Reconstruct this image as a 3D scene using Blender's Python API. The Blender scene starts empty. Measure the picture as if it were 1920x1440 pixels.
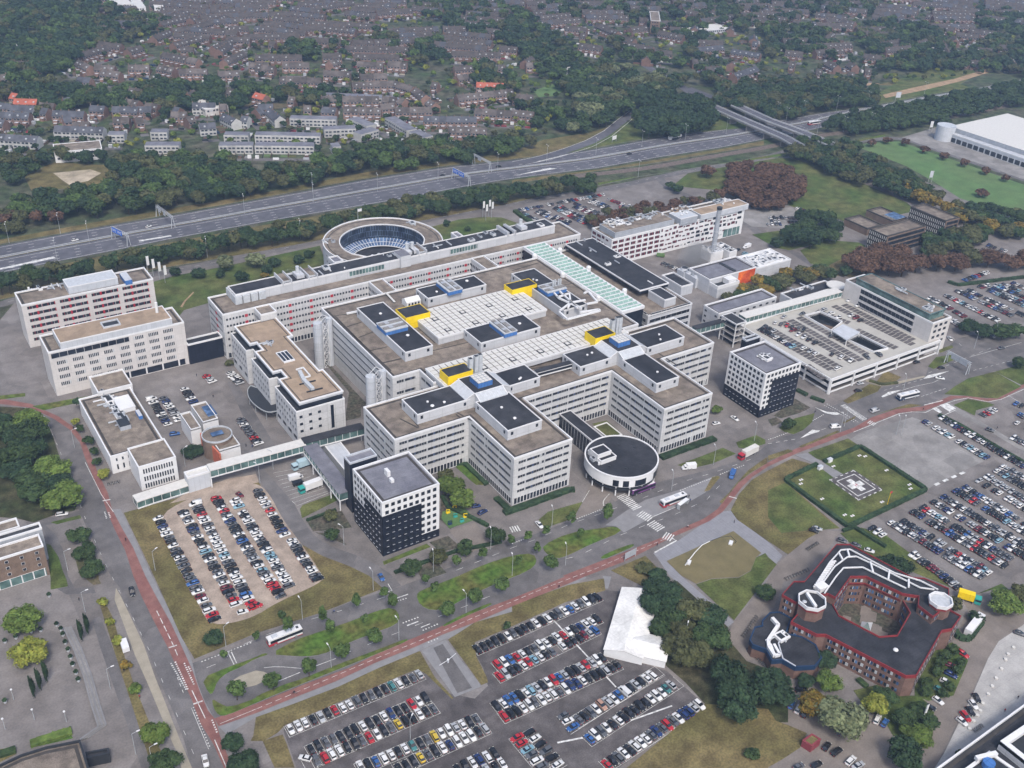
EXPO=0.74; HAZE=0.00014
import bpy, bmesh, math, random
from mathutils import Vector, Matrix
R=random.Random(7)
S=bpy.context.scene; COL=S.collection
# ---------------------------------------------------------------- camera geometry (surveyed from the photograph)
F=1975.62; PITCH=math.radians(31.124); ROLL=math.radians(-2.743); AZ=math.radians(34.308); H=260.0
cp,sp,cr,sr=math.cos(PITCH),math.sin(PITCH),math.cos(ROLL),math.sin(ROLL)
fwd=Vector((0,cp,-sp)); rgt=Vector((1,0,0)); dwn=Vector((0,-sp,-cp))
Rz=Matrix.Rotation(-AZ,3,'Z')
CX=Rz@(cr*rgt+sr*dwn); CY=Rz@(-sr*rgt+cr*dwn); CZ=Rz@fwd
T={str(i):((i%4)*480,(i//4)*360,4.) for i in range(16)}
T["J"]=(1440,560,4.); T.update(A=(1300,560,6.),B=(1080,360,6.),C=(1200,440,6.),D=(640,640,6.),E=(420,580,6.),F=(580,390,6.),G=(1390,1000,1920/460.),H=(300,730,6.),P=(0,0,1.))
def PX(s):
    "photo survey points: 'sheet: x,y x,y ...' -> full photo coordinates; ';' starts another sheet"
    out=[]
    for part in s.split(';'):
        t,r=part.split(':'); ox,oy,k=T[t.strip()]
        out+=[(ox+float(a.split(',')[0])/k,oy+float(a.split(',')[1])/k) for a in r.split()]
    return out
def g(x,y,z=0.0):
    d=CX*((x-960)/F)+CY*((y-720)/F)+CZ
    t=(H-z)/-d.z
    return Vector((d.x*t,d.y*t))
def proj(p):
    v=Vector(p)-Vector((0,0,H)); c=v.dot(CZ); return v.dot(CX)/c*F+960, v.dot(CY)/c*F+720
def W(s,z=0.0): return [g(x,y,z) for x,y in PX(s)]
def area(P): return sum(P[i].x*P[(i+1)%len(P)].y-P[(i+1)%len(P)].x*P[i].y for i in range(len(P)))/2
def ccw(P): return P if area(P)>0 else P[::-1]
def rot2(p,a): c,s=math.cos(a),math.sin(a); return Vector((p.x*c-p.y*s,p.x*s+p.y*c))
def snap(P,ang=None):
    "make a nearly right-angled outline exactly right-angled"
    n=len(P)
    if ang is None:
        sx=sy=0
        for i in range(n):
            d=P[(i+1)%n]-P[i]; a=math.atan2(d.y,d.x)*4; sx+=d.length*math.cos(a); sy+=d.length*math.sin(a)
        ang=math.atan2(sy,sx)/4
    Q=[rot2(p,-ang) for p in P]
    hor=[abs((Q[(i+1)%n]-Q[i]).x)>abs((Q[(i+1)%n]-Q[i]).y) for i in range(n)]
    for i in range(n):
        a,b=Q[i],Q[(i+1)%n]
        if hor[i]: m=(a.y+b.y)/2; Q[i]=Vector((a.x,m)); Q[(i+1)%n]=Vector((b.x,m))
        else: m=(a.x+b.x)/2; Q[i]=Vector((m,a.y)); Q[(i+1)%n]=Vector((m,b.y))
    return [rot2(q,ang) for q in Q]
def rect3(s,z=0,ang=0.0):
    "rectangle from 3 or 4 surveyed corners (third opposite first); right-angled in the campus grid"
    P=W(s,z)
    if len(P)==3: P.append(P[0]+P[2]-P[1])
    return ccw(snap(P,ang))
def offset(P,d):
    n=len(P); out=[]
    for i in range(n):
        a,b,c=P[i-1],P[i],P[(i+1)%n]
        e1=(b-a).normalized(); e2=(c-b).normalized()
        n1=Vector((-e1.y,e1.x)); n2=Vector((-e2.y,e2.x)); m=n1+n2
        if m.length<1e-3: m=n1
        m.normalize(); k=d/max(.35,m.dot(n1)); out.append(b+m*k)
    return out
# ---------------------------------------------------------------- materials
MATS={}
def lin(c): return tuple(pow(v,2.2) for v in c)
def mat(name,c,*a,patch=0,**k):
    if name in MATS: return MATS[name]
    m=mat0(name,c,*a,**k)
    if patch:
        nt=m.node_tree; N=nt.nodes; L=nt.links; b=N['Principled BSDF']; s_=b.inputs['Base Color'].links[0].from_socket
        g_=N.new('ShaderNodeNewGeometry'); v=N.new('ShaderNodeTexVoronoi'); v.distance='CHEBYCHEV'; v.inputs['Scale'].default_value=patch; L.new(g_.outputs['Position'],v.inputs['Vector'])
        sc=N.new('ShaderNodeSeparateColor'); L.new(v.outputs['Color'],sc.inputs[0]); r=N.new('ShaderNodeMapRange'); r.inputs[3].default_value=.86; r.inputs[4].default_value=1.12; L.new(sc.outputs[0],r.inputs[0])
        w=N.new('ShaderNodeTexNoise'); w.inputs['Scale'].default_value=.06; w.inputs['Detail'].default_value=8; w.inputs['Roughness'].default_value=.7; L.new(g_.outputs['Position'],w.inputs['Vector']); r2=N.new('ShaderNodeMapRange'); r2.inputs[1].default_value=.3; r2.inputs[2].default_value=.7; r2.inputs[3].default_value=.87; r2.inputs[4].default_value=1.13; L.new(w.outputs[0],r2.inputs[0])
        mm=N.new('ShaderNodeMath'); mm.operation='MULTIPLY'; L.new(r.outputs[0],mm.inputs[0]); L.new(r2.outputs[0],mm.inputs[1]); cb=N.new('ShaderNodeCombineColor')
        for i in range(3): L.new(mm.outputs[0],cb.inputs[i])
        x=N.new('ShaderNodeMix'); x.data_type='RGBA'; x.blend_type='MULTIPLY'; x.inputs[0].default_value=1; L.new(s_,x.inputs[6]); L.new(cb.outputs[0],x.inputs[7]); L.new(x.outputs[2],b.inputs['Base Color'])
    return m
def mat0(name,c,rough=.8,var=.12,scale=.4,c2=None,sc2=None,joint=None,metal=0.0,fine=True,rand=0.0,spec=.15):
    if name in MATS: return MATS[name]
    m=bpy.data.materials.new(name); m.use_nodes=True; MATS[name]=m
    nt=m.node_tree; N=nt.nodes; L=nt.links; b=N['Principled BSDF']
    b.inputs['Roughness'].default_value=rough; b.inputs['Metallic'].default_value=metal
    b.inputs['Specular IOR Level'].default_value=spec
    geo=N.new('ShaderNodeNewGeometry'); col=None
    def mix(f,a,bb,t='MIX'):
        x=N.new('ShaderNodeMix'); x.data_type='RGBA'; x.blend_type=t
        for s,v in ((x.inputs[0],f),(x.inputs[6],a),(x.inputs[7],bb)):
            if hasattr(v,'links'): L.new(v,s)
            else: s.default_value=v if isinstance(v,float) else (*v[:3],1)
        return x.outputs[2]
    def noise(sc,det=4.0,lo=.35,hi=.65):
        n=N.new('ShaderNodeTexNoise'); n.inputs['Scale'].default_value=sc; n.inputs['Detail'].default_value=det
        L.new(geo.outputs['Position'],n.inputs['Vector'])
        r=N.new('ShaderNodeMapRange'); r.inputs[1].default_value=lo; r.inputs[2].default_value=hi
        L.new(n.outputs[0],r.inputs[0]); return r.outputs[0]
    base=tuple(c)
    col=base
    if c2: col=mix(noise(sc2 or scale*.3),base,c2)
    if var>0:
        d=tuple(v*(1-var) for v in (1,1,1)); u=tuple(1+var for v in (1,1,1))
        col=mix(1.0,col,mix(noise(scale),d,u),'MULTIPLY')
        if fine: col=mix(1.0,col,mix(noise(scale*9,2.0),tuple(1-var*.7 for v in d),tuple(1+var*.7 for v in d)),'MULTIPLY')
    if rand:
        o=N.new('ShaderNodeObjectInfo'); r=N.new('ShaderNodeMapRange'); r.inputs[3].default_value=1-rand; r.inputs[4].default_value=1+rand
        L.new(o.outputs['Random'],r.inputs[0]); cb=N.new('ShaderNodeCombineColor')
        for i in range(3): L.new(r.outputs[0],cb.inputs[i])
        col=mix(1.0,col,cb.outputs[0],'MULTIPLY')
    if joint:
        uv=N.new('ShaderNodeUVMap'); bk=N.new('ShaderNodeTexBrick'); L.new(uv.outputs[0],bk.inputs['Vector'])
        w,h,k=joint[:3]
        bk.offset=0.5 if len(joint)>3 else 0.0; bk.squash=1
        bk.inputs['Scale'].default_value=1; bk.inputs['Brick Width'].default_value=w; bk.inputs['Row Height'].default_value=h
        bk.inputs['Mortar Size'].default_value=.05 if len(joint)<5 else joint[4]; bk.inputs['Mortar Smooth'].default_value=0
        bk.inputs['Color1'].default_value=(1,1,1,1); bk.inputs['Color2'].default_value=(.93,.93,.93,1); bk.inputs['Mortar'].default_value=(k,k,k,1)
        col=mix(1.0,col,bk.outputs[0],'MULTIPLY')
    if hasattr(col,'links'): L.new(col,b.inputs['Base Color'])
    else: b.inputs['Base Color'].default_value=(*col,1)
    return m
M=dict(
 wall=mat('pale_concrete_panels',(.50,.50,.50),.7,.07,.15,joint=(3.6,3.5,.55)),
 warm=mat('warm_concrete_panels',(.51,.50,.49),.7,.06,.15,joint=(3.6,3.5,.6)),
 whitew=mat('white_cladding',(.47,.48,.50),.6,.05,.2,joint=(6,4,.6)),
 white=mat('white_paint',(.62,.62,.62),.5,.04,.3),
 cream=mat('cream_cladding',(.53,.505,.485),.7,.05,.2,joint=(3.2,3.4,.8)),
 grey=mat('grey_metal_cladding',(.33,.35,.38),.45,.08,.3,joint=(2.5,6,.7)),
 lgrey=mat('light_grey_sheet',(.45,.47,.50),.5,.06,.3,joint=(2.2,9,.75)),
 black=mat('black_cladding',(.016,.019,.03),.35,.2,.3,joint=(1.8,1.75,.4)),
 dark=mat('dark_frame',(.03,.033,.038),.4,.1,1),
 roofb=mat('brown_gravel_roof',(.20,.168,.135),.95,.26,.3,c2=(.15,.125,.105),sc2=.07,patch=.11),
 rooft=mat('tan_gravel_roof',(.31,.235,.165),.95,.10,.3,c2=(.265,.20,.145),sc2=.06,patch=.14),
 roofd=mat('dark_bitumen_roof',(.027,.028,.033),.75,.22,.25,c2=(.040,.041,.046),sc2=.05,joint=(60,1.0,1.25,0,.04),patch=.2),
 roofg=mat('grey_bitumen_roof',(.14,.14,.165),.7,.15,.25,c2=(.19,.19,.21),sc2=.08,joint=(60,1.1,.8,0,.05)),
 rooftrim=mat('roof_edge_felt',(.055,.050,.046),.9,.15,.5),
 glass=mat('window_glass',(.008,.010,.016),.28,.25,.35,c2=(.022,.028,.04),sc2=.23,fine=False,spec=.25),
 glassg=mat('green_glass',(.045,.085,.08),.12,.3,.3,c2=(.12,.2,.19),sc2=.12,fine=False,spec=.7),
 glassb=mat('blue_glass',(.04,.075,.15),.2,.3,.4,c2=(.09,.15,.26),sc2=.2,fine=False),
 blind=mat('window_blind',(.4,.42,.43),.5,.1,1),
 frame=mat('window_frame_white',(.6,.6,.6),.5,.03,1),
 redtrim=mat('dark_red_fascia',(.20,.030,.033),.5,.1,.8),
 red=mat('red_panel',(.36,.03,.045),.45,.06,1),
 maroon=mat('dull_red_panel',(.20,.045,.055),.5,.1,1),
 blue=mat('blue_panel',(.06,.16,.40),.45,.1,.8,joint=(1.6,9,.5)),
 navyp=mat('navy_fascia',(.018,.04,.085),.5,.1,.8),
 louvre=mat('louvre_grey_brown',(.20,.19,.18),.6,.25,1.5),
 bluew=mat('blue_window_panel',(.03,.055,.13),.4,.1,1),
 yellow=mat('yellow_sheet',(.75,.53,.01),.4,.05,.5,joint=(12,9,.7)),
 orange=mat('orange_cladding',(.72,.16,.035),.5,.2,.12,c2=(.5,.06,.02),sc2=.2),
 brick=mat('brown_brick',(.185,.135,.105),.9,.14,.4,joint=(.9,.3,.75,0,.04)),
 brickr=mat('red_brown_brick',(.175,.11,.09),.9,.16,.4,joint=(.9,.3,.75,0,.04)),
 terra=mat('terracotta_wall',(.45,.13,.075),.8,.1,.5),
 metal=mat('galvanised_metal',(.42,.44,.46),.4,.1,.8),
 skyl=mat('skylight_panel',(.54,.525,.49),.5,.05,.6),
 green_roof=mat('glass_roof_green',(.20,.31,.27),.25,.12,.3),
 steel=mat('lamp_steel',(.35,.37,.38),.45,.05,1),
 rubber=mat('tyre_rubber',(.02,.02,.02),.8,.1,3),
 chrome=mat('rim_metal',(.35,.35,.36),.35,.05,3,metal=.6),
 carglass=mat('car_glass',(.012,.014,.018),.08,.1,1,fine=False,spec=.8),
)
# ---------------------------------------------------------------- mesh builder
class MB:
    def __init__(s): s.v=[]; s.f=[]; s.m=[]; s.mats=[]
    def mi(s,m):
        m=M.get(m,m) if isinstance(m,str) else m
        if m not in s.mats: s.mats.append(m)
        return s.mats.index(m)
    def face(s,pts,m):
        i=len(s.v); s.v+= [tuple(p) for p in pts]; s.f.append(tuple(range(i,i+len(pts)))); s.m.append(s.mi(m)); return s
    def prism(s,P,z0,z1,side,top=None,bottom=False):
        n=len(P); i=len(s.v)
        s.v+=[(p[0],p[1],z0) for p in P]+[(p[0],p[1],z1) for p in P]; k=s.mi(side)
        for a in range(n): b=(a+1)%n; s.f.append((i+a,i+b,i+n+b,i+n+a)); s.m.append(k)
        if top is not None: s.f.append(tuple(range(i+n,i+2*n))); s.m.append(s.mi(top))
        if bottom: s.f.append(tuple(range(i+n-1,i-1,-1))); s.m.append(k)
        return s
    def ring(s,P,w,z0,z1,m):
        "raised rim following outline P, w wide inwards"
        Q=offset(P,w); n=len(P); i=len(s.v); k=s.mi(m)
        s.v+=[(p[0],p[1],z1) for p in P]+[(p[0],p[1],z1) for p in Q]+[(p[0],p[1],z0) for p in Q]+[(p[0],p[1],z0) for p in P]
        for a in range(n):
            b=(a+1)%n
            s.f+=[(i+a,i+b,i+n+b,i+n+a),(i+n+a,i+n+b,i+2*n+b,i+2*n+a),(i+3*n+a,i+3*n+b,i+b,i+a)]; s.m+=[k]*3
        return s
    def box(s,x0,x1,y0,y1,z0,z1,m,top=None,ang=0,o=(0,0)):
        P=[(x0,y0),(x1,y0),(x1,y1),(x0,y1)]
        c,d=math.cos(ang),math.sin(ang); P=[(o[0]+x*c-y*d,o[1]+x*d+y*c) for x,y in P]
        return s.prism(P,z0,z1,m,top or m,True)
    def bar(s,a,b,w,m,h=None,n=4):
        "beam between two 3d points"
        a=Vector(a); b=Vector(b); d=(b-a).normalized(); u=d.cross(Vector((0,0,1)))
        if u.length<.01: u=Vector((1,0,0))
        u.normalize(); v=u.cross(d); h=h or w; i=len(s.v); k=s.mi(m)
        for p,sc in((a,1),(b,1)):
            for j in range(n):
                t=2*math.pi*(j+.5)/n; q=1/ math.cos(math.pi/n) if n==4 else 1
                s.v.append(tuple(p+u*math.cos(t)*w/2*q+v*math.sin(t)*h/2*q))
        for j in range(n): l=(j+1)%n; s.f.append((i+j,i+l,i+n+l,i+n+j)); s.m.append(k)
        s.f.append(tuple(range(i+n-1,i-1,-1))); s.f.append(tuple(range(i+n,i+2*n))); s.m+=[k,k]; return s
    def cyl(s,x,y,r,z0,z1,m,n=12,r2=None,top=None):
        r2=r if r2 is None else r2; i=len(s.v); k=s.mi(m)
        for z,q in((z0,r),(z1,r2)): s.v+=[(x+q*math.cos(2*math.pi*j/n),y+q*math.sin(2*math.pi*j/n),z) for j in range(n)]
        for j in range(n): l=(j+1)%n; s.f.append((i+j,i+l,i+n+l,i+n+j)); s.m.append(k)
        s.f.append(tuple(range(i+n,i+2*n))); s.m.append(s.mi(top or m)); return s
    def dome(s,x,y,z,r,m,hr=.6):
        for a in range(3):
            t0,t1=a*math.pi/6,(a+1)*math.pi/6
            s.cyl(x,y,r*math.cos(t0),z+r*hr*math.sin(t0),z+r*hr*math.sin(t1),m,10,r*math.cos(t1)+.01)
        return s
    def add(s,o,mtx=None):
        i=len(s.v); s.v+=[tuple(mtx@Vector(v)) if mtx else v for v in o.v]
        mm=[s.mi(m) for m in o.mats]
        s.f+=[tuple(i+a for a in f) for f in o.f]; s.m+=[mm[k] for k in o.m]; return s
    def mesh(s,name,off=(0,0,0),uv=True,smooth=False):
        me=bpy.data.meshes.new(name)
        ox,oy,oz=off
        me.from_pydata([(a-ox,b-oy,c-oz) for a,b,c in s.v],[],s.f)
        for m in s.mats: me.materials.append(m)
        me.polygons.foreach_set('material_index',s.m)
        if smooth: me.polygons.foreach_set('use_smooth',[True]*len(s.f))
        if uv and len(s.f)<20000:
            ul=me.uv_layers.new(name='UVMap'); me.update(); dat=[]
            for p in me.polygons:
                nx,ny,nz=p.normal
                if abs(nz)>.7:
                    for vi in p.vertices: c=me.vertices[vi].co; dat+=[c.x,c.y]
                else:
                    l=math.hypot(nx,ny); tx,ty=-ny/l,nx/l; t0=me.vertices[p.vertices[0]].co
                    for vi in p.vertices: c=me.vertices[vi].co; dat+=[c.x*tx+c.y*ty,c.z]
            ul.data.foreach_set('uv',dat)
        me.update(); return me
    def build(s,name,parent=None,smooth=False,**k):
        off=(0,0,0)
        if parent is not None and 'base' in parent: off=tuple(parent['base'])
        o=bpy.data.objects.new(name,s.mesh(name,off,smooth=smooth)); COL.objects.link(o)
        if parent is not None: o.parent=parent
        for a,b in k.items(): o[a]=b
        return o
def thing(name,label,cat,loc=(0,0,0),group=None,rz=0):
    o=bpy.data.objects.new(name,None); COL.objects.link(o); o.location=loc; o.rotation_euler=(0,0,rz); o.empty_display_size=.5
    if label: o['label']=label
    o['category']=cat
    if group: o['group']=group
    return o
def base(name,label,cat,P,group=None,z=0):
    c=sum((Vector((p[0],p[1])) for p in P),Vector((0,0)))/len(P)
    o=thing(name,label,cat,(c.x,c.y,z),group); BASES[o.name]=(c.x,c.y,z); o['base']=(c.x,c.y,z); return o
BASES={}
def inst(name,me,parent=None,loc=(0,0,0),rz=0,sc=1):
    o=bpy.data.objects.new(name,me); COL.objects.link(o); o.location=loc; o.rotation_euler=(0,0,rz)
    if sc!=1: o.scale=(sc,sc,sc) if not hasattr(sc,'__len__') else sc
    if parent is not None: o.parent=parent
    return o

def ordn(i):
    O=['first','second','third','fourth','fifth','sixth','seventh','eighth','ninth','tenth']
    return O[i] if i<10 else str(i+1)+{1:'st',2:'nd',3:'rd'}.get((i+1)%10 if (i+1)%100 not in(11,12,13) else 0,'th')
# ---------------------------------------------------------------- ground, roads, lawns
GM=dict(
 land=mat('built_up_land',(.040,.062,.026),.95,.45,.16,c2=(.078,.076,.052),sc2=.05),
 pave=mat('grey_block_paving',(.178,.164,.156),.9,.14,.16,c2=(.152,.137,.128),sc2=.035,patch=.05),
 road=mat('asphalt_road',(.115,.109,.109),.9,.14,.22,c2=(.134,.126,.123),sc2=.05,patch=.07),
 mway=mat('motorway_asphalt',(.082,.082,.095),.85,.16,.2,c2=(.108,.108,.122),sc2=.02),
 lot=mat('dark_lot_asphalt',(.082,.074,.074),.9,.22,.25,c2=(.108,.098,.096),sc2=.06,patch=.05),
 conc=mat('pale_concrete_paving',(.235,.225,.215),.9,.10,.12,c2=(.20,.19,.18),sc2=.05,patch=.09),
 plaza=mat('grey_plaza_slabs',(.225,.225,.24),.85,.06,.3,joint=(1.5,.75,.8)),
 bplaza=mat('brown_brick_plaza',(.165,.145,.13),.9,.12,.2,c2=(.19,.165,.145),sc2=.06),
 white=mat('white_concrete_square',(.36,.35,.335),.9,.1,.2,joint=(6,6,.8)),
 bike=mat('red_cycle_path',(.185,.085,.075),.9,.15,.3,c2=(.21,.105,.09),sc2=.1),
 path=mat('pavement_slabs',(.20,.197,.20),.9,.08,.4),
 tan=mat('tan_paved_strip',(.29,.26,.205),.9,.08,.4),
 gravel=mat('pinkish_gravel',(.325,.265,.215),.95,.16,.22,c2=(.265,.215,.175),sc2=.07),
 grass=mat('lawn_grass',(.055,.085,.022),.95,.3,.16,c2=(.098,.102,.036),sc2=.045),
 dry=mat('dry_grass',(.150,.118,.055),.95,.32,.16,c2=(.092,.084,.032),sc2=.04),
 lush=mat('green_ground_cover',(.062,.115,.020),.95,.35,.5,c2=(.10,.10,.03),sc2=.1),
 field=mat('green_field',(.085,.155,.055),.95,.12,.1,c2=(.10,.15,.06),sc2=.02),
 under=mat('dark_undergrowth',(.030,.042,.016),.95,.4,.3,c2=(.06,.055,.03),sc2=.06),
 bed=mat('planting_bed',(.06,.065,.045),.95,.4,.8,c2=(.09,.075,.06),sc2=.2),
 soil=mat('reddish_soil',(.14,.10,.075),.95,.3,.2,c2=(.08,.085,.04),sc2=.06),
 sand=mat('pale_sand',(.45,.38,.29),.95,.2,.15,c2=(.28,.24,.17),sc2=.05),
 pond=mat('olive_pond_water',(.135,.115,.055),.35,.08,.2,c2=(.155,.13,.065),sc2=.05),
 paint=mat('road_paint',(.52,.52,.50),.7,.3,.7),
 hoop=mat('railway_ballast',(.13,.105,.09),.95,.25,.5),
 clay=mat('worn_earth_track',(.30,.21,.13),.95,.2,.2),
)
M.update({'g_'+k:v for k,v in GM.items()})
ZB=dict(land=0,pave=.02,mway=.03,road=.035,lot=.04,gravel=.24,conc=.045,plaza=.07,bplaza=.055,white=.06,path=.085,tan=.09,bike=.11,hoop=.03,field=.05,grass=.16,dry=.13,lush=.19,under=.14,bed=.18,soil=.15,sand=.21,pond=.2,paint=.125,clay=.23)
ZC={}
NM=dict(land='land',pave='pavement',mway='motorway',road='road',lot='parking_lot',gravel='gravel_lot',conc='concrete_yard',plaza='plaza',bplaza='brick_plaza',white='square',path='pavement',tan='paved_strip',bike='cycle_path',hoop='railway_bed',field='field',grass='lawn',dry='dry_grass_ground',lush='green_verge',under='undergrowth_ground',bed='planting_bed',soil='bare_soil',sand='sand',pond='pond_water',paint='road_marking',clay='earth_track')
def zt(k):
    ZC[k]=ZC.get(k,0)+1; return ZB[k]+.0012*ZC[k]
def flat(k,P,z=None):
    if isinstance(P,str): P=W(P)
    P=ccw(P); z=z if z is not None else zt(k)
    b=MB()
    if k in('grass','dry','lush','bed','path'): b.prism(P,0,z,'g_path' if k!='path' else 'g_path','g_'+k)
    else: b.face([(p.x,p.y,z) for p in P],'g_'+k)
    return b.build(NM[k],kind='structure')
def ribbon(P,w,side=0):
    n=len(P); L_=[];R_=[]
    for i in range(n):
        d=(P[min(i+1,n-1)]-P[max(i-1,0)]).normalized(); m=Vector((-d.y,d.x))
        L_.append(P[i]+m*(w/2+side)); R_.append(P[i]-m*(w/2-side))
    return L_,R_
def strip(b,P,w,z,m,side=0):
    L_,R_=ribbon(P,w,side)
    for i in range(len(P)-1): b.face([(*R_[i],z),(*R_[i+1],z),(*L_[i+1],z),(*L_[i],z)],m)
def resamp(P,n):
    d=[0]
    for i in range(len(P)-1): d.append(d[-1]+(P[i+1]-P[i]).length)
    out=[];j=0
    for k in range(n):
        t=d[-1]*k/(n-1)
        while j<len(P)-2 and d[j+1]<t: j+=1
        u=(t-d[j])/max(1e-6,d[j+1]-d[j]); out.append(P[j].lerp(P[j+1],min(1,max(0,u))))
    return out
def smooth(P,it=2):
    for _ in range(it):
        Q=[P[0]]
        for i in range(len(P)-1): Q+= [P[i].lerp(P[i+1],.25),P[i].lerp(P[i+1],.75)]
        P=Q+[P[-1]]
    return P
def closed(P,it=2):
    for _ in range(it):
        Q=[]
        for i in range(len(P)): a,b=P[i],P[(i+1)%len(P)]; Q+=[a.lerp(b,.25),a.lerp(b,.75)]
        P=Q
    return P
def roadline(k,s,w,sm=2,z=None):
    P=s if not isinstance(s,str) else W(s)
    P=smooth(P,sm); L_,R_=ribbon(P,w); b=MB(); z=z or zt(k)
    for i in range(len(P)-1): b.face([(*R_[i],z),(*R_[i+1],z),(*L_[i+1],z),(*L_[i],z)],'g_'+k)
    b.build(NM[k],kind='structure'); return P
PAINT=MB()
def line(s,w=.15,dash=None,sm=0,z=None):
    P=s if not isinstance(s,str) else W(s)
    if sm: P=smooth(P,sm)
    z=z or .128
    if not dash: strip(PAINT,P,w,z,'g_paint'); return
    a,gap=dash; d=[0]
    for i in range(len(P)-1): d.append(d[-1]+(P[i+1]-P[i]).length)
    def at(t):
        j=0
        while j<len(P)-2 and d[j+1]<t: j+=1
        return P[j].lerp(P[j+1],(t-d[j])/max(1e-6,d[j+1]-d[j]))
    t=0
    while t+a<d[-1]: strip(PAINT,[at(t),at(t+a)],w,z,'g_paint'); t+=a+gap
def zebra(s,w,bar=.5,gap=.5):
    "crossing along the walking line s; bars lie across the walk, w wide"
    line(s,w,(bar,gap))
def patch(s,z=.129): PAINT.face([(*p,z) for p in ccw(W(s) if isinstance(s,str) else s)],'g_paint')

b=MB(); b.face([(-2400,-1400,0),(5100,-1400,0),(5100,5700,0),(-2400,5700,0)],'g_land'); b.build('ground',kind='structure')
flat('pave','P: -250,640 0,600 27,568 130,540 260,520 340,508 490,470 600,450 790,412 960,378 1100,356 1235,330 1310,316 1440,296 1478,296 1560,320 1700,330 1930,400 2300,560 2500,1000 2300,1800 960,1900 -300,1800 -500,1000')
# motorway
MN=W('P: -160,492 0,461 106,441 212,422 300,408 390,392 480,375 575,358 655,342 730,330 842,312 960,301 1085,285 1172,270 1252,255 1360,242 1440,229 1540,212 1640,199 1740,180 1825,167 1930,146 2100,112')
MS=W('P: -160,546 0,512 110,490 240,465 300,452 400,434 480,419 580,402 655,390 760,372 860,352 960,335 1122,315 1235,295 1350,277 1440,260 1540,240 1600,215 1690,199 1775,182 1850,172 1930,157 2100,120')
n=60; MNr=resamp(MN,n); MSr=resamp(MS,n)
b=MB(); z=zt('mway')
for i in range(n-1): b.face([(*MSr[i],z),(*MSr[i+1],z),(*MNr[i+1],z),(*MNr[i],z)],'g_mway')
b.build('motorway',kind='structure')
def ml(f): return [a.lerp(c,f) for a,c in zip(MNr,MSr)]
for f,w,d in((.06,.3,0),(.17,.3,(3,9)),(.28,.3,(3,9)),(.40,.3,0),(.56,.3,0),(.67,.3,(3,9)),(.78,.3,(3,9)),(.89,.3,(3,9)),(.97,.3,0)): line(ml(f),w,d or None,z=.06)
GR=MB(); mm=ml(.465)
for q in(-1,1):
    P=[p+Vector((0,q*.9)) for p in mm]
    for a,c in zip(P,P[1:]): GR.bar((*a,.75),(*c,.75),.12,'metal',.35)
    for p in P: GR.box(-.06,.06,-.06,.06,0,.7,'metal',o=(p.x,p.y))
o=GR.build('crash_barrier'); o['label']='double steel crash barrier running along the motorway median'; o['category']='barrier'
b=MB(); strip(b,mm,1.6,.065,'g_dry'); b.build('median_strip',kind='structure')
for s in('2:1250,0 1250,0',): pass
RAMP=roadline('mway','P: 940,309 1010,299 1060,283 1100,270 1135,252 1165,228 1195,206 1215,190',8.5,z=.24)
line('P: 985,309 1035,299 1075,287 1112,275 1147,256 1176,232 1199,212',.4,z=.26); line('P: 960,304 1012,293 1060,278 1098,264 1132,246 1160,223 1188,203',.4,z=.26)
for s in ('P: 1000,306 1010,302 1070,288 1065,290','P: 960,330 1030,315 1045,316 985,326','P: 0,503 100,481 105,484 0,506','P: 260,451 320,441 322,443 262,453'): patch(s,.066)
# railway and strips south of the motorway, right
flat('dry','P: 960,338 1122,318 1350,280 1432,264 1432,272 1200,310 1110,322 960,345')
roadline('hoop','P: 1080,330 1160,322 1235,312 1310,298 1440,276 1480,266 1560,250 1660,240 1740,228 1800,216 1930,190',7)
flat('lush','P: 1120,343 1310,314 1440,292 1520,280 1660,252 1660,256 1510,285 1440,297 1350,308 1200,331 1122,348')
flat('dry','P: 0,450 106,430 300,395 480,365 600,340 730,315 850,303 960,285 1020,262 1100,250 1150,236 1188,208 1180,222 1130,258 1090,275 1030,290 960,299 842,310 655,340 480,373 300,405 0,458')
flat('grass','P: 1100,272 1120,262 1160,240 1195,214 1240,240 1330,235 1345,200 1400,232 1400,240 1252,253 1172,267 1085,283 1060,288')
flat('soil','P: 1330,238 1345,205 1360,200 1400,222 1402,232 1370,240')
flat('dry','P: 0,562 130,535 250,512 480,473 700,432 950,383 1100,350 1120,345 1100,338 960,350 760,375 480,425 240,470 0,520')
# service road behind the hospital
SRV=roadline('road','P: -200,610 0,572 27,562 100,552 200,535 295,512 380,497 475,478 545,463 600,452 700,432 787,415 855,402 960,382 1035,370 1100,360 1160,350 1235,332 1310,317 1440,295 1475,283 1530,276 1590,268 1640,261 1690,258 1740,276 1840,310 1920,337 2100,400',7)
line(SRV,.15,(3,6))
roadline('road','P: 1235,332 1250,350 1300,372 1380,400 1410,425 1440,455 1485,470 1530,500 1560,520',6)
flat('road','P: 1450,300 1480,292 1500,300 1480,310')
# lawns at the back
flat('grass','P: 255,560 290,528 330,517 420,500 480,487 600,461 612,500 520,545 400,566 345,582 330,600 300,640 262,640')
flat('dry','P: 345,535 420,520 520,498 590,480 600,500 520,535 400,560 340,575 330,560')
flat('clay','P: 338,576 345,565 362,548 364,549 348,566 342,577')
flat('grass','P: 800,428 860,412 905,407 940,408 975,420 985,432 960,448 880,462 840,470')
flat('grass','P: 1262,348 1290,325 1400,306 1455,297 1480,297 1560,318 1620,345 1700,380 1718,396 1600,420 1500,392 1400,362 1290,352')
flat('field','P: 1600,273 1640,267 1685,265 1740,284 1840,318 1930,350 2100,420 2100,500 1930,405 1880,396 1800,372 1750,340 1700,312 1640,288')
flat('conc','P: 1545,392 1598,376 1630,385 1580,405')
flat('conc','P: 1690,258 1760,237 1930,270 2100,300 2100,390 1930,340 1840,308 1760,282')
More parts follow.
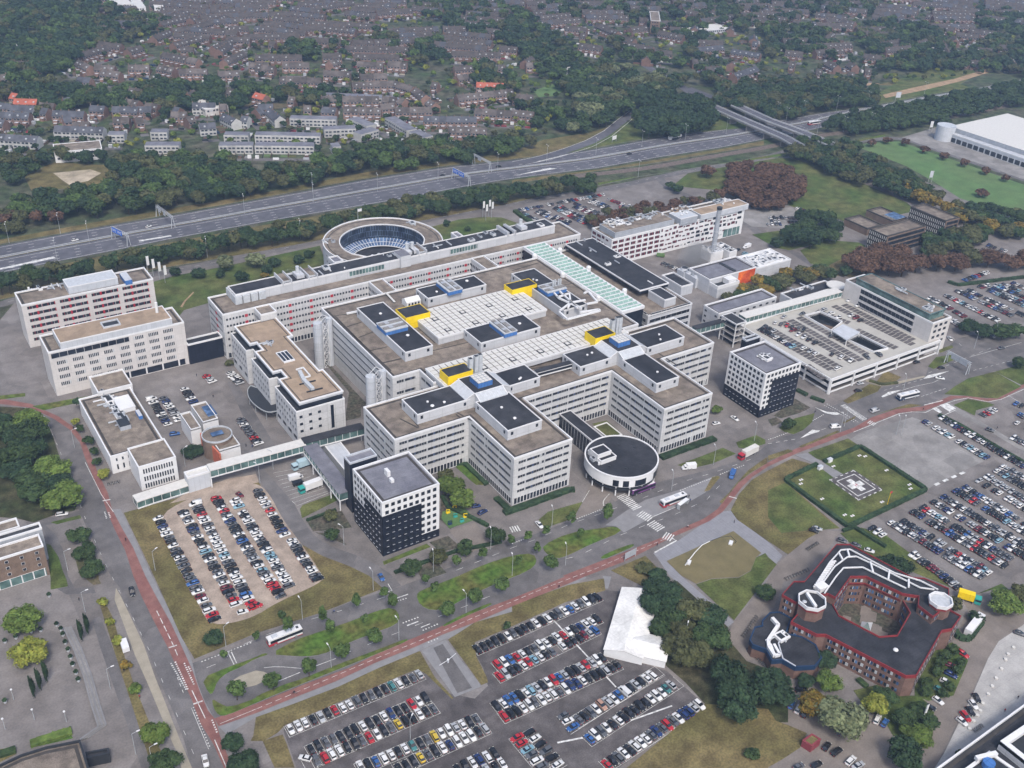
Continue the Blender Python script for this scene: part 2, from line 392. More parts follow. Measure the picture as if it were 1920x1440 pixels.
flat('grass','P: 1630,195 1640,180 1720,130 1830,118 1870,125 1830,140 1800,158 1820,165 1740,178 1640,197')
flat('clay','P: 1655,178 1720,163 1790,148 1855,128 1862,134 1800,153 1730,170 1660,184')
flat('clay','P: 1535,157 1570,153 1620,155 1650,157 1620,162 1570,163 1540,172')
flat('dry','P: 1640,160 1830,118 1840,122 1800,140 1680,160')
flat('grass','P: 1500,470 1545,450 1610,455 1625,462 1550,500 1520,495')
flat('dry','P: 1520,490 1600,462 1690,490 1600,520 1540,515')
flat('grass','P: 1410,440 1480,430 1560,440 1540,455 1480,470 1455,465')
flat('conc','P: 1360,395 1440,395 1500,385 1540,400 1500,430 1410,425')
# top-left clearings
flat('dry','P: 45,330 100,305 200,310 215,330 200,350 150,352 60,360')
flat('sand','P: 100,325 170,318 190,325 165,340 130,347 115,337')
flat('field','P: 90,82 105,68 150,66 140,88 110,90')
flat('path','P: 95,25 103,25 106,45 98,60 104,70 94,72 92,50')
flat('soil','P: 430,190 540,195 600,195 600,205 540,200 520,205 440,200')
flat('field','P: 1000,170 1060,150 1065,165 1040,180 1010,182')
flat('field','P: 600,92 612,82 625,92 610,100')
# left road with cycle path
flat('road','8:180,170 340,250 410,400 460,560 510,720 560,880 600,960 650,1080 740,1250 830,1440;12:900,90 950,220 1040,400 1130,620 1220,840 1300,1020 1370,1200 1440,1440 1490,1700 1850,1700 1680,1440 1600,1260 1500,1100 1440,930 1350,740 1250,520 1150,330 1060,150 1000,0;8:940,1250 860,1090 800,950 760,830 700,700 640,560 600,440 520,340 400,260 230,190')
flat('bike','8:-600,120 0,150 230,180 400,260 520,340 600,440 640,560 700,700 760,830 800,950 860,1090 940,1250;12:1000,0 1060,150 1150,330 1250,520 1350,740 1440,930 1500,1100 1600,1260 1680,1440 1850,1700 1910,1700 1750,1440 1700,1330 1650,1200 1610,1070 1560,1010 1500,870 1440,700 1350,500 1280,350 1180,170 1090,0;8:1000,1230 920,1090 840,940 810,820 740,680 690,560 640,440 560,330 440,245 230,150 0,110 -600,60')
flat('path','8:840,940 905,940 1000,1140 1090,1330 1140,1440;12:1230,180 1330,350 1390,510 1440,640 1480,800 1530,930 1600,1060 1560,1010 1500,870 1440,700 1350,500 1280,350 1180,170 1090,0;8:1000,1230 920,1090')
flat('tan','12:870,90 910,160 1000,350 1080,520 1160,750 1240,950 1310,1130 1380,1300 1440,1440 1540,1700 1450,1700 1360,1440 1320,1310 1250,1150 1180,980 1100,790 1010,590 930,370 860,180')
flat('road','12:690,330 750,300 870,600 1000,950 1100,1250 1180,1500 1220,1700 1120,1700 1060,1440 960,1130 860,850 760,560')
flat('path','12:1265,540 1328,512 1333,522 1270,550'); flat('bplaza','8:0,720 0,680 60,690 120,850 250,860 240,900 100,990 0,1000')
# area by the left edge: shrubs, loop drive
flat('under','8:0,170 180,180 340,260 400,400 450,560 500,700 540,860 575,920 560,950 420,980 250,1040 130,1010 0,1000 -200,900 -200,200')
flat('lot','8:0,730 60,690 130,830 240,870 110,890 60,960 0,940 -200,960 -200,760')
flat('road','8:300,1000 430,1000 590,950 620,960 630,990 500,1030 340,1060 420,1130 480,1260 510,1440;12:560,90 700,80 720,130 500,140 400,80;8:380,1440 440,1440 420,1300 380,1200 340,1120 310,1060')
flat('grass','8:380,1040 600,985 610,1010 480,1040 430,1055'); flat('grass','8:350,1200 380,1210 440,1300 470,1400;12:500,30 510,80 380,105 380,20')
flat('soil','8:660,1160 700,1220 740,1400;12:740,20 760,60 700,70 640,20;8:600,1440 560,1300'); flat('dry','12:740,190 780,185 850,320 900,500 1000,800 1080,1000 1200,1300 1290,1440 1140,1440 1000,1000 900,700')
# garden ring
flat('lush','8:240,170 330,200 690,120 680,90 560,110'); flat('lush','8:-100,100 190,70 190,95 0,120')
flat('dry','P: 232,962 340,932 405,905 478,893 505,938 532,985 560,1018 605,1043 655,1062 692,1080 718,1104 600,1150 480,1188 365,1236 340,1195 300,1105 265,1030')
flat('dry','P: 300,1090 370,1180 480,1172 600,1110 700,1090 712,1104 600,1148 480,1185 367,1232 340,1190')
flat('gravel',closed(W('P: 292,972 350,936 430,912 480,905 505,925 530,975 565,1020 606,1080 602,1094 520,1130 470,1162 395,1176 375,1140 330,1050'),2))
flat('gravel','P: 318,945 350,925 430,898 480,890 486,905 430,918 350,938')
flat('dry','13:0,1062 280,962 620,832 920,692 1230,565 1340,760 1480,915 1470,925 1300,760 1280,740 1210,700 1100,745 220,1120 160,1180 60,1240;12:1880,1240 1900,1200'); flat('dry','13:50,1240 200,1190 230,1260 290,1440 140,1440')
flat('lot','P: 532,1372 536,1358 800,1258 840,1300 890,1310 915,1286 905,1250 884,1215 960,1180 1135,1106 1190,1112 1165,1165 1142,1226 1250,1258 1322,1322 1240,1380 1160,1440 1080,1500 600,1520 556,1440')
flat('dry','13:1440,480 1640,350 1920,270;14:0,230 200,150 420,70 690,20 700,110 400,200 0,380;13:1640,500 1650,600 1730,760 1740,800 1690,820 1560,640')
flat('path','13:1240,560 1420,478 1690,830 1490,910'); flat('road','13:1330,540 1400,510 1620,840 1510,880',.0985)
# boulevard
NE=W('12:1440,655 1700,560 1900,490;13:0,470 290,330 480,290 700,200 880,140 1000,110 1130,60 1260,10;9:1500,1360 1700,1260;10:0,1160 160,1130 460,1020 560,980 700,920 820,860 900,820 1080,740 1250,700 1500,640 1700,570 1830,520 1920,450;11:100,400 200,370;J:330,880 360,820 500,800 560,770 860,670 980,640 1180,590 1200,520 1300,400 1420,300 1540,270 1700,300 1920,320 2400,280')
SO=W('J:2400,420 1920,480 1700,560 1400,680 1310,740 1190,800 1060,820 960,830 780,890 640,970 440,1040 200,1130 0,1230;10:1780,680 1700,740 1620,840 1540,940 1440,1010 1260,1090 1180,1130 850,1260 560,1370 380,1440;14:400,5 200,90 0,170;13:1600,290 1390,380 1150,480 900,590 700,690 400,800 200,880 0,960;12:1610,1070 1560,1000 1500,860')
flat('road',NE+SO)
flat('bike',W('13:-310,1070 0,960 200,880 400,800 700,690 900,590 1150,480 1390,380 1600,290;14:0,170 200,90 400,5;10:380,1440 560,1370 850,1260 1180,1130 1260,1090 1440,1010 1540,940 1620,840 1700,740 1780,680;11:0,590 200,490 440,400 640,330 780,250 960,190 1060,180 1160,170 1300,120 1370,90 1500,90 1640,110 1740,90 1830,40 1920,0 2300,-160 2300,-130 1920,25 1750,115 1650,135 1500,110 1400,110 1310,150 1180,200 1060,210 980,220 800,290 640,360 460,430 220,520 0,620;10:1800,700 1720,780 1660,860 1580,960 1480,1030 1300,1110 1200,1150 930,1290 850,1330 560,1440;14:420,60 200,150 0,230;13:1640,350 1400,440 1200,530 900,650 600,790 270,920 0,1030 -280,1130'))
flat('path','13:-220,1190 0,1060 280,960 620,830 920,690 1230,560 1430,470 1660,380 1920,270;14:200,180 420,80 560,15 540,0 420,62 200,152 0,232;13:1640,352 1400,442 1200,532 900,652 600,792 270,922 0,1032 -280,1130')
for s in('13:100,590 300,480 480,420 720,340 900,265 1030,235 1085,310 1050,370 880,430 690,505 560,570 430,605 300,605','12:1510,770 1700,690 1920,612;13:60,580 100,590 0,620;12:1800,690 1700,730 1630,790 1600,880 1570,890','12:1590,920 1650,960 1720,990 1920,920;13:0,905 200,820 360,770 600,670 900,560 1130,470 1140,490 900,590 600,710 400,790 150,890 0,955;12:1700,1050 1640,1050 1600,990',
 '13:1400,370 1550,290 1760,200 1770,220 1560,310 1410,385','P: 780,1116 790,1107 850,1085 905,1060 960,1042 1000,1038 1008,1055 990,1072 930,1095 880,1118 840,1140 810,1146 788,1136','10:225,1215 420,1120 690,1080 780,1070 830,1110 600,1200 420,1290 330,1315 250,1270','10:660,1300 760,1250 900,1200 925,1215 790,1275 680,1320'):
    flat('lush',closed(W(s),1))
flat('tan','12:1720,800 1800,750 1920,710;13:60,720 100,740 60,790 0,820;12:1800,850 1740,840',.105)
flat('path','10:700,1060 860,950 1000,870 1270,790 1520,690 1545,700 1450,815 1320,890 1050,1000 840,1115 780,1068',.1)
flat('bplaza','10:560,800 620,740 760,830 720,900 700,925 560,985 470,1020 540,880',.099)
for s in('10:190,1030 270,960 530,885 500,940 460,1010 270,1075 220,1060','10:1240,610 1430,540 1580,480 1680,525 1500,600 1330,640','10:1680,440 1830,385 1900,420 1900,450 1780,490 1700,480','10:600,300 710,275 840,390 720,400','J:80,970 200,900 350,860 330,930 260,990 190,1020 120,1000','J:1200,510 1260,440 1400,420 1420,450 1240,530','J:1280,380 1380,350 1390,370 1290,410'): flat('grass',s)
for s in('J:230,1110 520,990 540,1000 250,1120','J:0,1180 150,1130 190,1145 0,1220','10:1440,810 1500,700 1545,690 1560,700 1480,800','10:1555,885 1620,825 1680,750 1770,650 1860,585 1915,548 1915,596 1860,625 1785,672 1700,738 1620,838 1575,900','J:560,930 660,880 650,900 570,940','J:780,880 960,820 1060,790 1160,800 1060,820 960,830'): flat('dry',s)
flat('dry','J:560,770 760,640 850,660 820,700 600,790',.16); flat('dry','J:800,640 880,540 1000,590 960,620'); flat('tan','J:730,620 850,660 980,640 1180,590 1170,580 960,625 840,650 740,600',.15)
flat('dry','10:1640,950 1700,830 1800,720 1920,650;11:180,560 350,610 120,725 540,1085 420,1095 300,1160 150,1280 0,1180;10:1690,1020')
flat('grass','11:130,740 420,1000 530,1080 420,1095 300,1100 100,1120 0,1000 0,800')
flat('grass','11:300,515 600,410 690,470 420,580 360,560'); flat('grass',snap(W('11:130,730 680,480 1185,800 620,1075'),None))
flat('path','11:200,535 290,520 580,690 520,725 350,600',.215)
HELI=W('11:455,720 640,645 860,790 680,880'); flat('lot',HELI,.22)
flat('conc','J:610,1060 700,1000 1080,890 1180,920 1660,1200 1240,1400 1190,1440;11:680,470')
for s in('J:1320,720 1400,660 1500,600 1700,550 1900,660 1720,750 1600,745 1480,730','J:1390,800 1500,755 1650,780 1700,800 1560,840 1550,880','J:1700,550 1920,490 2200,420 2200,540 1900,650'): flat('grass',s)
flat('path','J:1680,550 1900,660 1920,650 1710,545'); flat('conc','J:1360,780 1560,900 1920,1110 2300,1330 2300,1390 1920,1150 1700,1020 1340,810 1280,800')
flat('plaza','10:1060,1270 1240,1180 1560,960 1640,950 1690,1020 1660,1105 1160,1330 1100,1320')
flat('plaza','10:1100,1320 1160,1330 1270,1440;14:1360,80 1665,345 1620,385 1240,50 1180,0'); flat('plaza','10:1660,1000 1700,1020 1920,1185;11:50,1230 110,1290 60,1350 0,1320;10:1920,1350 1660,1105')
flat('pond','10:1160,1330 1660,1105 1870,1270 1830,1300 1790,1400;14:1700,10 1500,20 1380,60 1270,0')
flat('grass','14:1380,66 1500,25 1700,15;10:1790,1405 1830,1305 1900,1270;11:0,1300 65,1355;14:1665,335'); flat('dry','10:740,1400 1000,1290 1130,1420;14:1000,90 860,20')
flat('bplaza','11:60,1360 140,1290 300,1160 420,1095 560,1110 500,1150 480,1200 300,1440;15:120,40 60,200 0,330;14:1900,330 1920,600 1700,650 1600,500 1640,400 1665,345 1900,60')
flat('bplaza','15:0,1100 60,900 160,800 280,900 700,1050 1000,1000 1200,880 1500,250 1400,100 1600,120 1920,300 1920,380 1730,490 1640,640 1320,1300 1250,1440 1240,1600 0,1600 40,1350 290,1180')
flat('white','15:1925,360 1730,490 1650,620 1530,900 1320,1330 1250,1440 1200,1600 1500,1500 1920,960 2300,700 2300,300')
flat('grass','15:640,860 900,800 960,900 1130,900 1250,1000 1200,1300 1080,1290 930,1190 880,1100 700,950'); flat('grass','15:1100,780 1230,560 1380,500 1440,540 1500,640 1390,900 1200,940 1100,900')
flat('dry','14:860,1440 1450,960 1920,1000;15:60,1090 150,1120 290,1180 240,1290 120,1370 0,1440;14:1920,1460 1850,1600 700,1600'); flat('under','14:1010,130 1100,60 1240,40 1620,385 1640,500 1760,640 1920,700;15:150,800 150,1100 0,1100;14:1500,1020 1300,800 1160,680 1100,560 990,480 1030,300')
flat('grass','11:540,1120 700,1080 860,1120 1050,1260 1300,1440;15:1400,100 1300,60 900,-100;11:700,1280'); flat('grass','15:1560,140 1700,100 1900,250 1900,180 1750,60'); 
flat('path','14:680,0 745,5 720,95 690,95'); flat('lush','12:230,1250 500,1150 550,1220 250,1290'); flat('dry','12:0,1300 120,1290 120,1340 0,1400')
# access road past the gravel lot and the loading yard
ACC=roadline('road','9:-60,430 60,640 200,880 290,1060 400,1200 540,1270 720,1330 860,1400 950,1460 1020,1540',7.5)
flat('pave','9:60,640 430,550 560,760 600,810 440,870 310,915 270,880',.05)
flat('road','H:760,-80 860,-80 1300,640 1130,700 1050,560',.05); flat('grass','9:330,940 350,910 600,820 640,860 345,1010')
for s in('9:380,1030 640,950 720,1080 430,1110','9:440,1115 620,1130 680,1210 600,1180','9:1210,1400 1330,1310 1430,1420 1250,1480','9:1300,1190 1440,1140 1540,1230 1380,1260','J:40,880 200,750 320,820 240,860 100,900','J:0,910 60,890 110,930 30,960','9:1390,820 1460,840 1620,1010 1460,1090 1380,1020','E:1150,580 1600,1060 1560,1120 1100,560','D:40,900 90,560 220,720 220,860'): flat('bed',s)
flat('lush','9:950,1335 1280,1200 1310,1225 960,1360'); flat('lush','9:1470,600 1590,580 1740,760 1650,760'); flat('bplaza','9:1450,1100 1640,1040 1780,1190 1590,1280',.06)
# markings
line('8:640,590 760,830 850,960',.2); line('12:1175,262 1300,520 1350,640',.25,(3,1.2)); line('12:1440,860 1540,1070',.25); line('12:1610,1230 1700,1440',.25)
for s in('8:770,878 828,868','12:1265,540 1328,520','12:1450,963 1520,938','10:1628,845 1688,860'): line(s,.5)
line('8:330,240 440,480 560,800 660,1060 780,1330;12:960,240 1120,560 1300,980 1480,1400',.12,(2,6))
for s in('12:1282,655 1400,860','12:1315,645 1415,865','12:1382,655 1462,830','12:1412,680 1440,730'): line(s,.5,(.5,.5))
line('12:1330,760 1380,890',.15,(1.5,1.5)); line('12:1590,1080 1630,1180',.5,(.5,.5)); line('8:785,960 800,1010',.5,(.5,.5)); line('8:815,965 830,1010',.5,(.5,.5))
line('12:1435,990 1565,1300',.15); line('12:1450,985 1580,1300',.4,(.4,.8)); line('12:1650,1110 1920,1000',.15); line('12:1510,645 1900,495',.4,(.5,.6))
line('12:1710,575 1755,665',.3); line('12:1735,570 1775,655',.3); line('12:1550,690 1700,630;13:-200,560 60,450 400,330 640,260 900,180 1120,110',.15,(3,5))
line('13:0,1000 480,800 900,620 1380,425 1640,310 1920,195;14:200,110 460,10;10:620,1390 940,1250 1180,1150',.15,(2,1.2)); line('13:60,690 160,680 340,695',.2,sm=1); line('13:170,790 330,725',.25); line('13:440,680 600,620',.25)
line('13:650,590 980,460 1150,390 1540,240 1760,150;9:1500,1440;10:200,1300 330,1330 500,1290 800,1140 1000,1060 1200,990 1460,870 1520,800 1620,700',.15,(3,6))
line('9:1500,1400 1920,1230;10:170,1170 440,1050 700,960 1000,850 1260,740 1500,670 1700,600 1860,540',.15,(3,5)); line('10:0,1200 100,1160',.4,(.5,.5)); line('10:470,1020 690,935',.4,(.6,.5)); line('10:1260,800 1520,700',.4,(.6,.6)); line('10:1560,680 1740,610',.4,(.6,.6))
line('13:1100,355 1220,310',.5,(.5,.6)); line('13:1250,410 1380,355',.5,(.5,.6)); line('13:1060,190 1140,165',.5,(.5,.5)); line('13:1290,500 1365,470',.5,(.5,.6)); patch('13:1130,370 1215,340 1220,345 1135,378'); patch('13:1235,385 1305,357 1308,362 1238,390'); patch('13:1055,165 1140,135 1142,142 1058,170'); line('13:940,135 1020,110 990,60',.25)
zebra('10:815,835 945,940',4.5); zebra('10:955,970 1050,1020',4.5); zebra('10:1040,1040 1130,1100',4.5); zebra('10:1140,1135 1220,1165',4.5); zebra('10:-10,1095 65,1080',3.5); zebra('J:560,800 735,915',3.2,.45,.45); zebra('J:755,925 810,950',3.2,.45,.45)
line('10:1070,1265 1235,1175 1200,1160',.6); line('J:440,790 680,930',.4,(.6,.6)); line('J:420,800 660,935',.3,(.6,.6)); line('J:430,850 530,870',.2)
patch('J:350,815 430,860 500,875 540,868 520,855 440,850 400,835'); patch('J:240,1050 330,985 390,990 380,1000 330,1015'); patch('J:850,735 905,700 1000,685 960,705 860,742'); patch('J:1165,600 1200,575 1360,543 1240,590 1170,602')
line('J:0,1060 200,990 420,870',.4,(.7,.6)); line('J:0,1090 230,1050',.2,(2,2)); line('J:400,985 560,930',.15,(3,4)); line('J:1150,735 1340,672',.25,(2,1)); line('J:1000,690 1100,660 1240,630 1300,600',.2); line('J:870,690 1000,650 1180,600',.2,(2,2)); line('J:1200,560 1500,440 1700,360',.15,(3,4)); line('J:1540,540 1850,460',.2,(2,2)); line('J:1380,290 1500,400',.15,(3,4)); line('J:1510,440 1900,330',.2)
line('J:640,1003 980,865 1080,850 1180,855 1300,800 1400,765 1500,745 1650,775 1750,755 1920,680',.3); line('J:1440,1140 1440,1140 1480,1150',.1); line('J:1170,800 1310,765',.5); patch('J:1285,800 1340,785 1410,825 1360,850',.13); patch('J:1230,825 1260,815 1305,850 1290,862',.13); line('J:1310,880 1410,835',.3); line('J:1800,725 1920,800',.2)
line('10:1050,1000 1240,920',.25); line('10:690,925 680,880 730,825',.25,sm=2); line('10:500,930 580,800',.2)
line('J:1250,1400 1500,1290',1.3,(3,2.5))
# helipad markings
H4=[HELI[0],HELI[1],HELI[2],HELI[3]]
hu=(H4[1]-H4[0]); hv=(H4[3]-H4[0])
def hp(u,v): return H4[0]+hu*u+hv*v
def hbox(u0,u1,v0,v1): patch([hp(u0,v0),hp(u1,v0),hp(u1,v1),hp(u0,v1)],.226)
for a in(.02,.955):
    for k in range(5):
        hbox(a,a+.025,.0+k*.215,.1+k*.215); hbox(.0+k*.215,.1+k*.215,a,a+.025)
for q in((.14,.86,.14,.165),(.14,.86,.835,.86),(.14,.165,.165,.835),(.835,.86,.165,.835),(.41,.59,.25,.75),(.25,.41,.41,.59),(.59,.75,.41,.59)): hbox(*q)
PAINT.build('road_markings',kind='structure')
b=MB()
for q in((.45,.46,.43,.57),(.54,.55,.43,.57),(.46,.54,.49,.51)):
    P=ccw([hp(q[0],q[2]),hp(q[1],q[2]),hp(q[1],q[3]),hp(q[0],q[3])]); b.face([(*p,.231) for p in P],'red')
b.build('helipad_letter',kind='structure')
# ---------------------------------------------------------------- buildings: walls, roofs, window parts
WC={}; WINS={}
def wmesh(key):
    "window meshes in local frame: x along the wall, -y outward"
    if key in WC: return WC[key]
    kind=key[0]; b=MB()
    if kind=='w':      # single window: w,h,frame,glass,ledge
        _,w,h,fr,gl,n,ledge=key
        b.box(0,w,-.02,.05,0,h,fr); pw=(w-.12)/n
        for i in range(n): b.box(.09+i*pw,.03+(i+1)*pw,-.06,-.01,.08,h-.08,gl)
        if ledge: b.box(-.08,w+.08,-.22,0,-.12,0,ledge)
    elif kind=='band': # ribbon: cells ((kind,width),...) repeated over length L
        _,cells,L_,h,sill,vr=key; x=0;i=0; rv=random.Random(vr*31+int(L_*10))
        while x<L_-.05:
            k,w=cells[i%len(cells)]; i+=1; e=min(L_,x+w)
            if k=='g' and w<2.5 and rv.random()<.08: k='w' if rv.random()<.5 else 'd'
            if k in DX and e-x>.15:
                m=DX[k]
                if k=='g' : b.box(x,e,-.05,.05,0,h,'glass')
                elif k=='r': b.box(x,e,-.16,.05,-.15,h+.15,m)
                else: b.box(x,e,-.07,.05,0,h,m)
            x=e
        if sill: b.box(0,L_,-.16,.05,-.10,0,sill); b.box(0,L_,-.12,.05,h,h+.06,sill)
    elif kind=='panel':
        _,w,h,m=key; b.box(0,w,-.12,.06,0,h,m)
    WC[key]=b; return b
DX=dict(g='glass',b='bluew',r='red',w='blind',f='frame',m='maroon',G='glassg',B='glassb',d='dark')
def addwin(root,key,A,ang,z,name=None):
    if key[0]=='band' and len(key)==5: key=key+(int(z*7+A.x)%4,)
    WINS.setdefault(root.name,[root,[]])[1].append((key,A,ang,z,name or ('window_band' if key[0]=='band' else 'window' if key[0]=='w' else 'panel')))
WM={}
def flush():
    for root,L_ in WINS.values():
        bx,by,bz=root['base']
        L_.sort(key=lambda t:-(wsize(t[0])/(t[1].length_squared+H*H)))
        for key,A,ang,z,nm in L_[:96]:
            if key not in WM: WM[key]=wmesh(key).mesh(nm)
            inst(nm,WM[key],root,(A.x-bx,A.y-by,z-bz),ang)
        if len(L_)>96:
            b=MB()
            for key,A,ang,z,nm in L_[96:]: b.add(wmesh(key),Matrix.Translation((A.x,A.y,z))@Matrix.Rotation(ang,4,'Z'))
            b.build('window',root,kind='stuff')
    WINS.clear()
def wsize(k): return k[1]*k[2] if k[0]!='band' else k[2]*k[3]
def seen(A,B):
    n=Vector(((B-A).y,-(B-A).x)); return n.dot(-(A+B)/2)>0
def band(root,P,zs,cells,h=1.3,m0=1.2,m1=1.2,sill=None,edges=None,name=None):
    n=len(P)
    for i in range(n):
        A,B=P[i],P[(i+1)%n]
        if (edges is not None and i not in edges) or (edges is None and not seen(A,B)): continue
        L_=(B-A).length
        if L_<m0+m1+1.5: continue
        d=(B-A).normalized(); ang=math.atan2(d.y,d.x)
        for z in zs: addwin(root,('band',cells,round(L_-m0-m1,2),h,sill),A+d*m0,ang,z,name)
def punch(root,A,B,zs,w,h,n=None,gap=None,m0=1,m1=1,fr='frame',gl='glass',panes=2,ledge=None,skip=None,group=None):
    L_=(B-A).length; d=(B-A).normalized(); ang=math.atan2(d.y,d.x)
    if n is None: n=max(1,int((L_-m0-m1+gap)/(w+gap)))
    st=(L_-m0-m1-w)/(max(1,n-1))
    for zi,z in enumerate(zs):
        for i in range(n):
            if skip and skip(zi,i): continue
            g_=gl if isinstance(gl,str) else gl(zi,i)
            addwin(root,('w',w,h,fr,g_,panes,ledge),A+d*(m0+i*st),ang,z)
def bld(name,label,cat,P,z,wall='wall',roof='roofb',drop=.7,cop='white',cw=.55,z0=0,group=None,trim=True,root=None,wname='wall',rname='roof'):
    if isinstance(P,str): P=rect3(P,z)
    P=ccw(P)
    r=root or base(name,label,cat,P,group)
    b=MB(); b.prism(P,z0,z-.02,wall,None,z0>0); b.build(wname,r)
    b=MB(); b.prism(offset(P,.05),max(z0,z-drop-.3),z-drop,'dark',roof)
    if trim and drop>.3 and abs(area(P))>250:
        b.ring(offset(P,cw+.5),1.0,z-drop-.2,z-drop+.06,'rooftrim')
    b.build(rname,r)
    b=MB(); b.ring([p for p in offset(P,-.06)],cw,z-drop-.1,z,cop); b.build('coping',r)
    return r,P
def plant(r,P,z0,z1,wall='whitew',roof='roofd',vents=3,name='plant_room',wins=True,cop='frame'):
    if isinstance(P,str): P=rect3(P,z1)
    P=ccw(P); b=MB(); b.prism(P,z0-.6,z1,wall,None); b.prism(offset(P,.35),z1-.4,z1-.22,roof,roof); b.ring(offset(P,-.08),.45,z1-.4,z1+.02,cop)
    o=b.build(name,r)
    xs=[p for p in P]; rr=random.Random(int(abs(P[0].x)*10))
    for k in range(vents):
        a,b2=rr.uniform(.2,.8),rr.uniform(.2,.8)
        q=xs[0].lerp(xs[1],a).lerp(xs[3%len(xs)].lerp(xs[2],a),b2)
        v=MB(); v.cyl(q.x,q.y,.5,z1-.3,z1+.2,'metal',8); v.dome(q.x,q.y,z1+.2,rr.uniform(.5,.9),'white')
        v=v.build('roof_vent',r); v.parent=o
    if wins:
        n=len(P)
        for i in range(n):
            A,B=P[i],P[(i+1)%n]; L_=(B-A).length
            if seen(A,B) and L_>8:
                d=(B-A).normalized()
                for t in(1.5,L_-3): addwin(r,('w',1.2,1.5,'dark','glass',1,None),A+d*t,math.atan2(d.y,d.x),z1-2.6)
    return o
def seams(r,P,z,n1,n2,m='rooftrim'):
    "felt strips dividing a rectangular roof"
    b=MB(); P=offset(P,1.2)
    for n,a,b_,c,d in((n1,0,1,3,2),(n2,0,3,1,2)):
        for k in range(1,n+1):
            t=k/(n+1); p=P[a].lerp(P[b_],t); q=P[c].lerp(P[d],t); b.bar((*p,z),(*q,z),.7,m,.08)
    b.build('roof_seams',r)
def bump(r,z,n,P,seed,name='roof_equipment',mats=('metal','white','grey')):
    "clutter of ducts, units and vents"
    rr=random.Random(seed)
    for k in range(min(n,60)):
        b=MB(); a,c=rr.random(),rr.random(); p=P[0].lerp(P[1],a).lerp(P[3].lerp(P[2],a),c); t=rr.random(); nm='air_unit'
        if t<.35: w,l,h=rr.uniform(.6,1.8),rr.uniform(.6,2.2),rr.uniform(.5,1.5); b.box(-w,w,-l,l,z,z+h,rr.choice(mats),o=(p.x,p.y)); b.box(-w*.6,w*.6,-l*.6,l*.6,z+h,z+h+.15,'dark',o=(p.x,p.y))
        elif t<.7: d=Vector((rr.uniform(3,7),0)) if rr.random()<.5 else Vector((0,rr.uniform(3,7))); c0=sum(P,Vector((0,0)))/len(P); d=d if (c0-p).dot(d)>0 else -d; b.bar((p.x,p.y,z+.6),(p.x+d.x,p.y+d.y,z+.6),.5,rr.choice(mats)); nm='roof_duct'
        else: b.cyl(p.x,p.y,rr.uniform(.25,.7),z,z+rr.uniform(.5,1.3),rr.choice(mats),8); nm='roof_vent'
        b.build(nm,r)
CELL_H=(('g',1.0),('x',.16),('g',1.0),('x',.16),('g',1.0),('x',.16),('w',.45),('x',.1),('g',2.5),('x',.1),('b',.6),('x',.1),('g',1.4),('x',.16))
CELL_R=tuple([('g',.85),('x',.75)]*5+[('g',.85),('x',.4),('r',1.5),('x',.4)])
CELL_L=(('g',3.4),('f',.15))
CELL_T=(('g',1.0),('f',.3),('g',1.0),('f',.3),('b',.9),('f',.3))
# ---------------------------------------------------------------- front ward block
zt_=23.3
FP=snap(W('D:228,715 595,1100 1440,850;P:960,855 1077,825;P:986,747;10:370,40 800,-60;P:1247,766 1337,737;10:840,-100;P:1341,641;P:1265,600;7:900,1030;D:1070,480',zt_),0.0)
def G2(s,z): return W(s,z)
# regular outline measured on the roof plane: two crosses side by side
a=G2('D:228,715',zt_)[0]; b_=G2('D:595,1100',zt_)[0]; c_=G2('D:1440,850',zt_)[0]; d_=G2('P:960,857',zt_)[0]; e_=G2('P:1077,825',zt_)[0]
f_=G2('10:110,105',zt_)[0]; h_=G2('10:740,-105',zt_)[0]; i_=G2('P:1247,766',zt_)[0]; j_=G2('P:1337,737',zt_)[0]; k_=G2('6:1120,1250',zt_)[0]; l_=G2('6:1530,1135',zt_)[0]; m_=G2('6:1225,950',zt_)[0]
X0=a.x;X1=(b_.x+a.x)/2
y_back=(a.y+m_.y)/2; y_w=(b_.y+c_.y+f_.y)/3
FP=[Vector(p) for p in [(min(a.x,b_.x),b_.y),(c_.x,c_.y),(c_.x,(d_.y+e_.y)/2),(e_.x,(d_.y+e_.y)/2),(e_.x,f_.y),(h_.x,h_.y),(h_.x,(i_.y+j_.y)/2),(j_.x,(i_.y+j_.y)/2),(j_.x,k_.y),(l_.x,k_.y),(l_.x,m_.y),(a.x,a.y)]]
FP=snap(FP,0.0)
print('front block',[tuple(round(v,1) for v in p) for p in FP])
r,P=bld('ward_block','long pale ward block shaped as two joined crosses with brown roofs','building',FP,zt_)
band(r,P,[19.9,16.4,12.9,9.4,5.9],CELL_H,1.25,2.2,1.4,'wall')
band(r,P,[.5],(('g',1.2),('f',.35)),2.9,1.0,1.0,'frame',name='ground_floor_glazing')
ZP=28.0
for s,v in (('D:665,640 845,820 1500,655 1230,500',2),('D:1520,620 1920,1040;9:1910,340;D:1960,590;D:1690,560',1)): pass
plant(r,'D:665,640 850,820 1480,645 1250,500',zt_,ZP-.6)
plant(r,'9:1640,140 1900,350;10:208,272;10:-10,50',zt_,ZP-.6,vents=2)
plant(r,'D:1690,365 1860,500;10:220,-50;10:90,-150',zt_,ZP-.6,vents=2)
plant(r,'6:375,1215 515,1310 760,1240 600,1150',zt_,ZP-.6,vents=2)
plant(r,'6:835,1255 1075,1440 1260,1385 990,1205',zt_,ZP-.6,vents=1)
plant(r,'6:870,1070 1010,1170 1295,1085 1155,995',zt_,ZP-.6,vents=2)
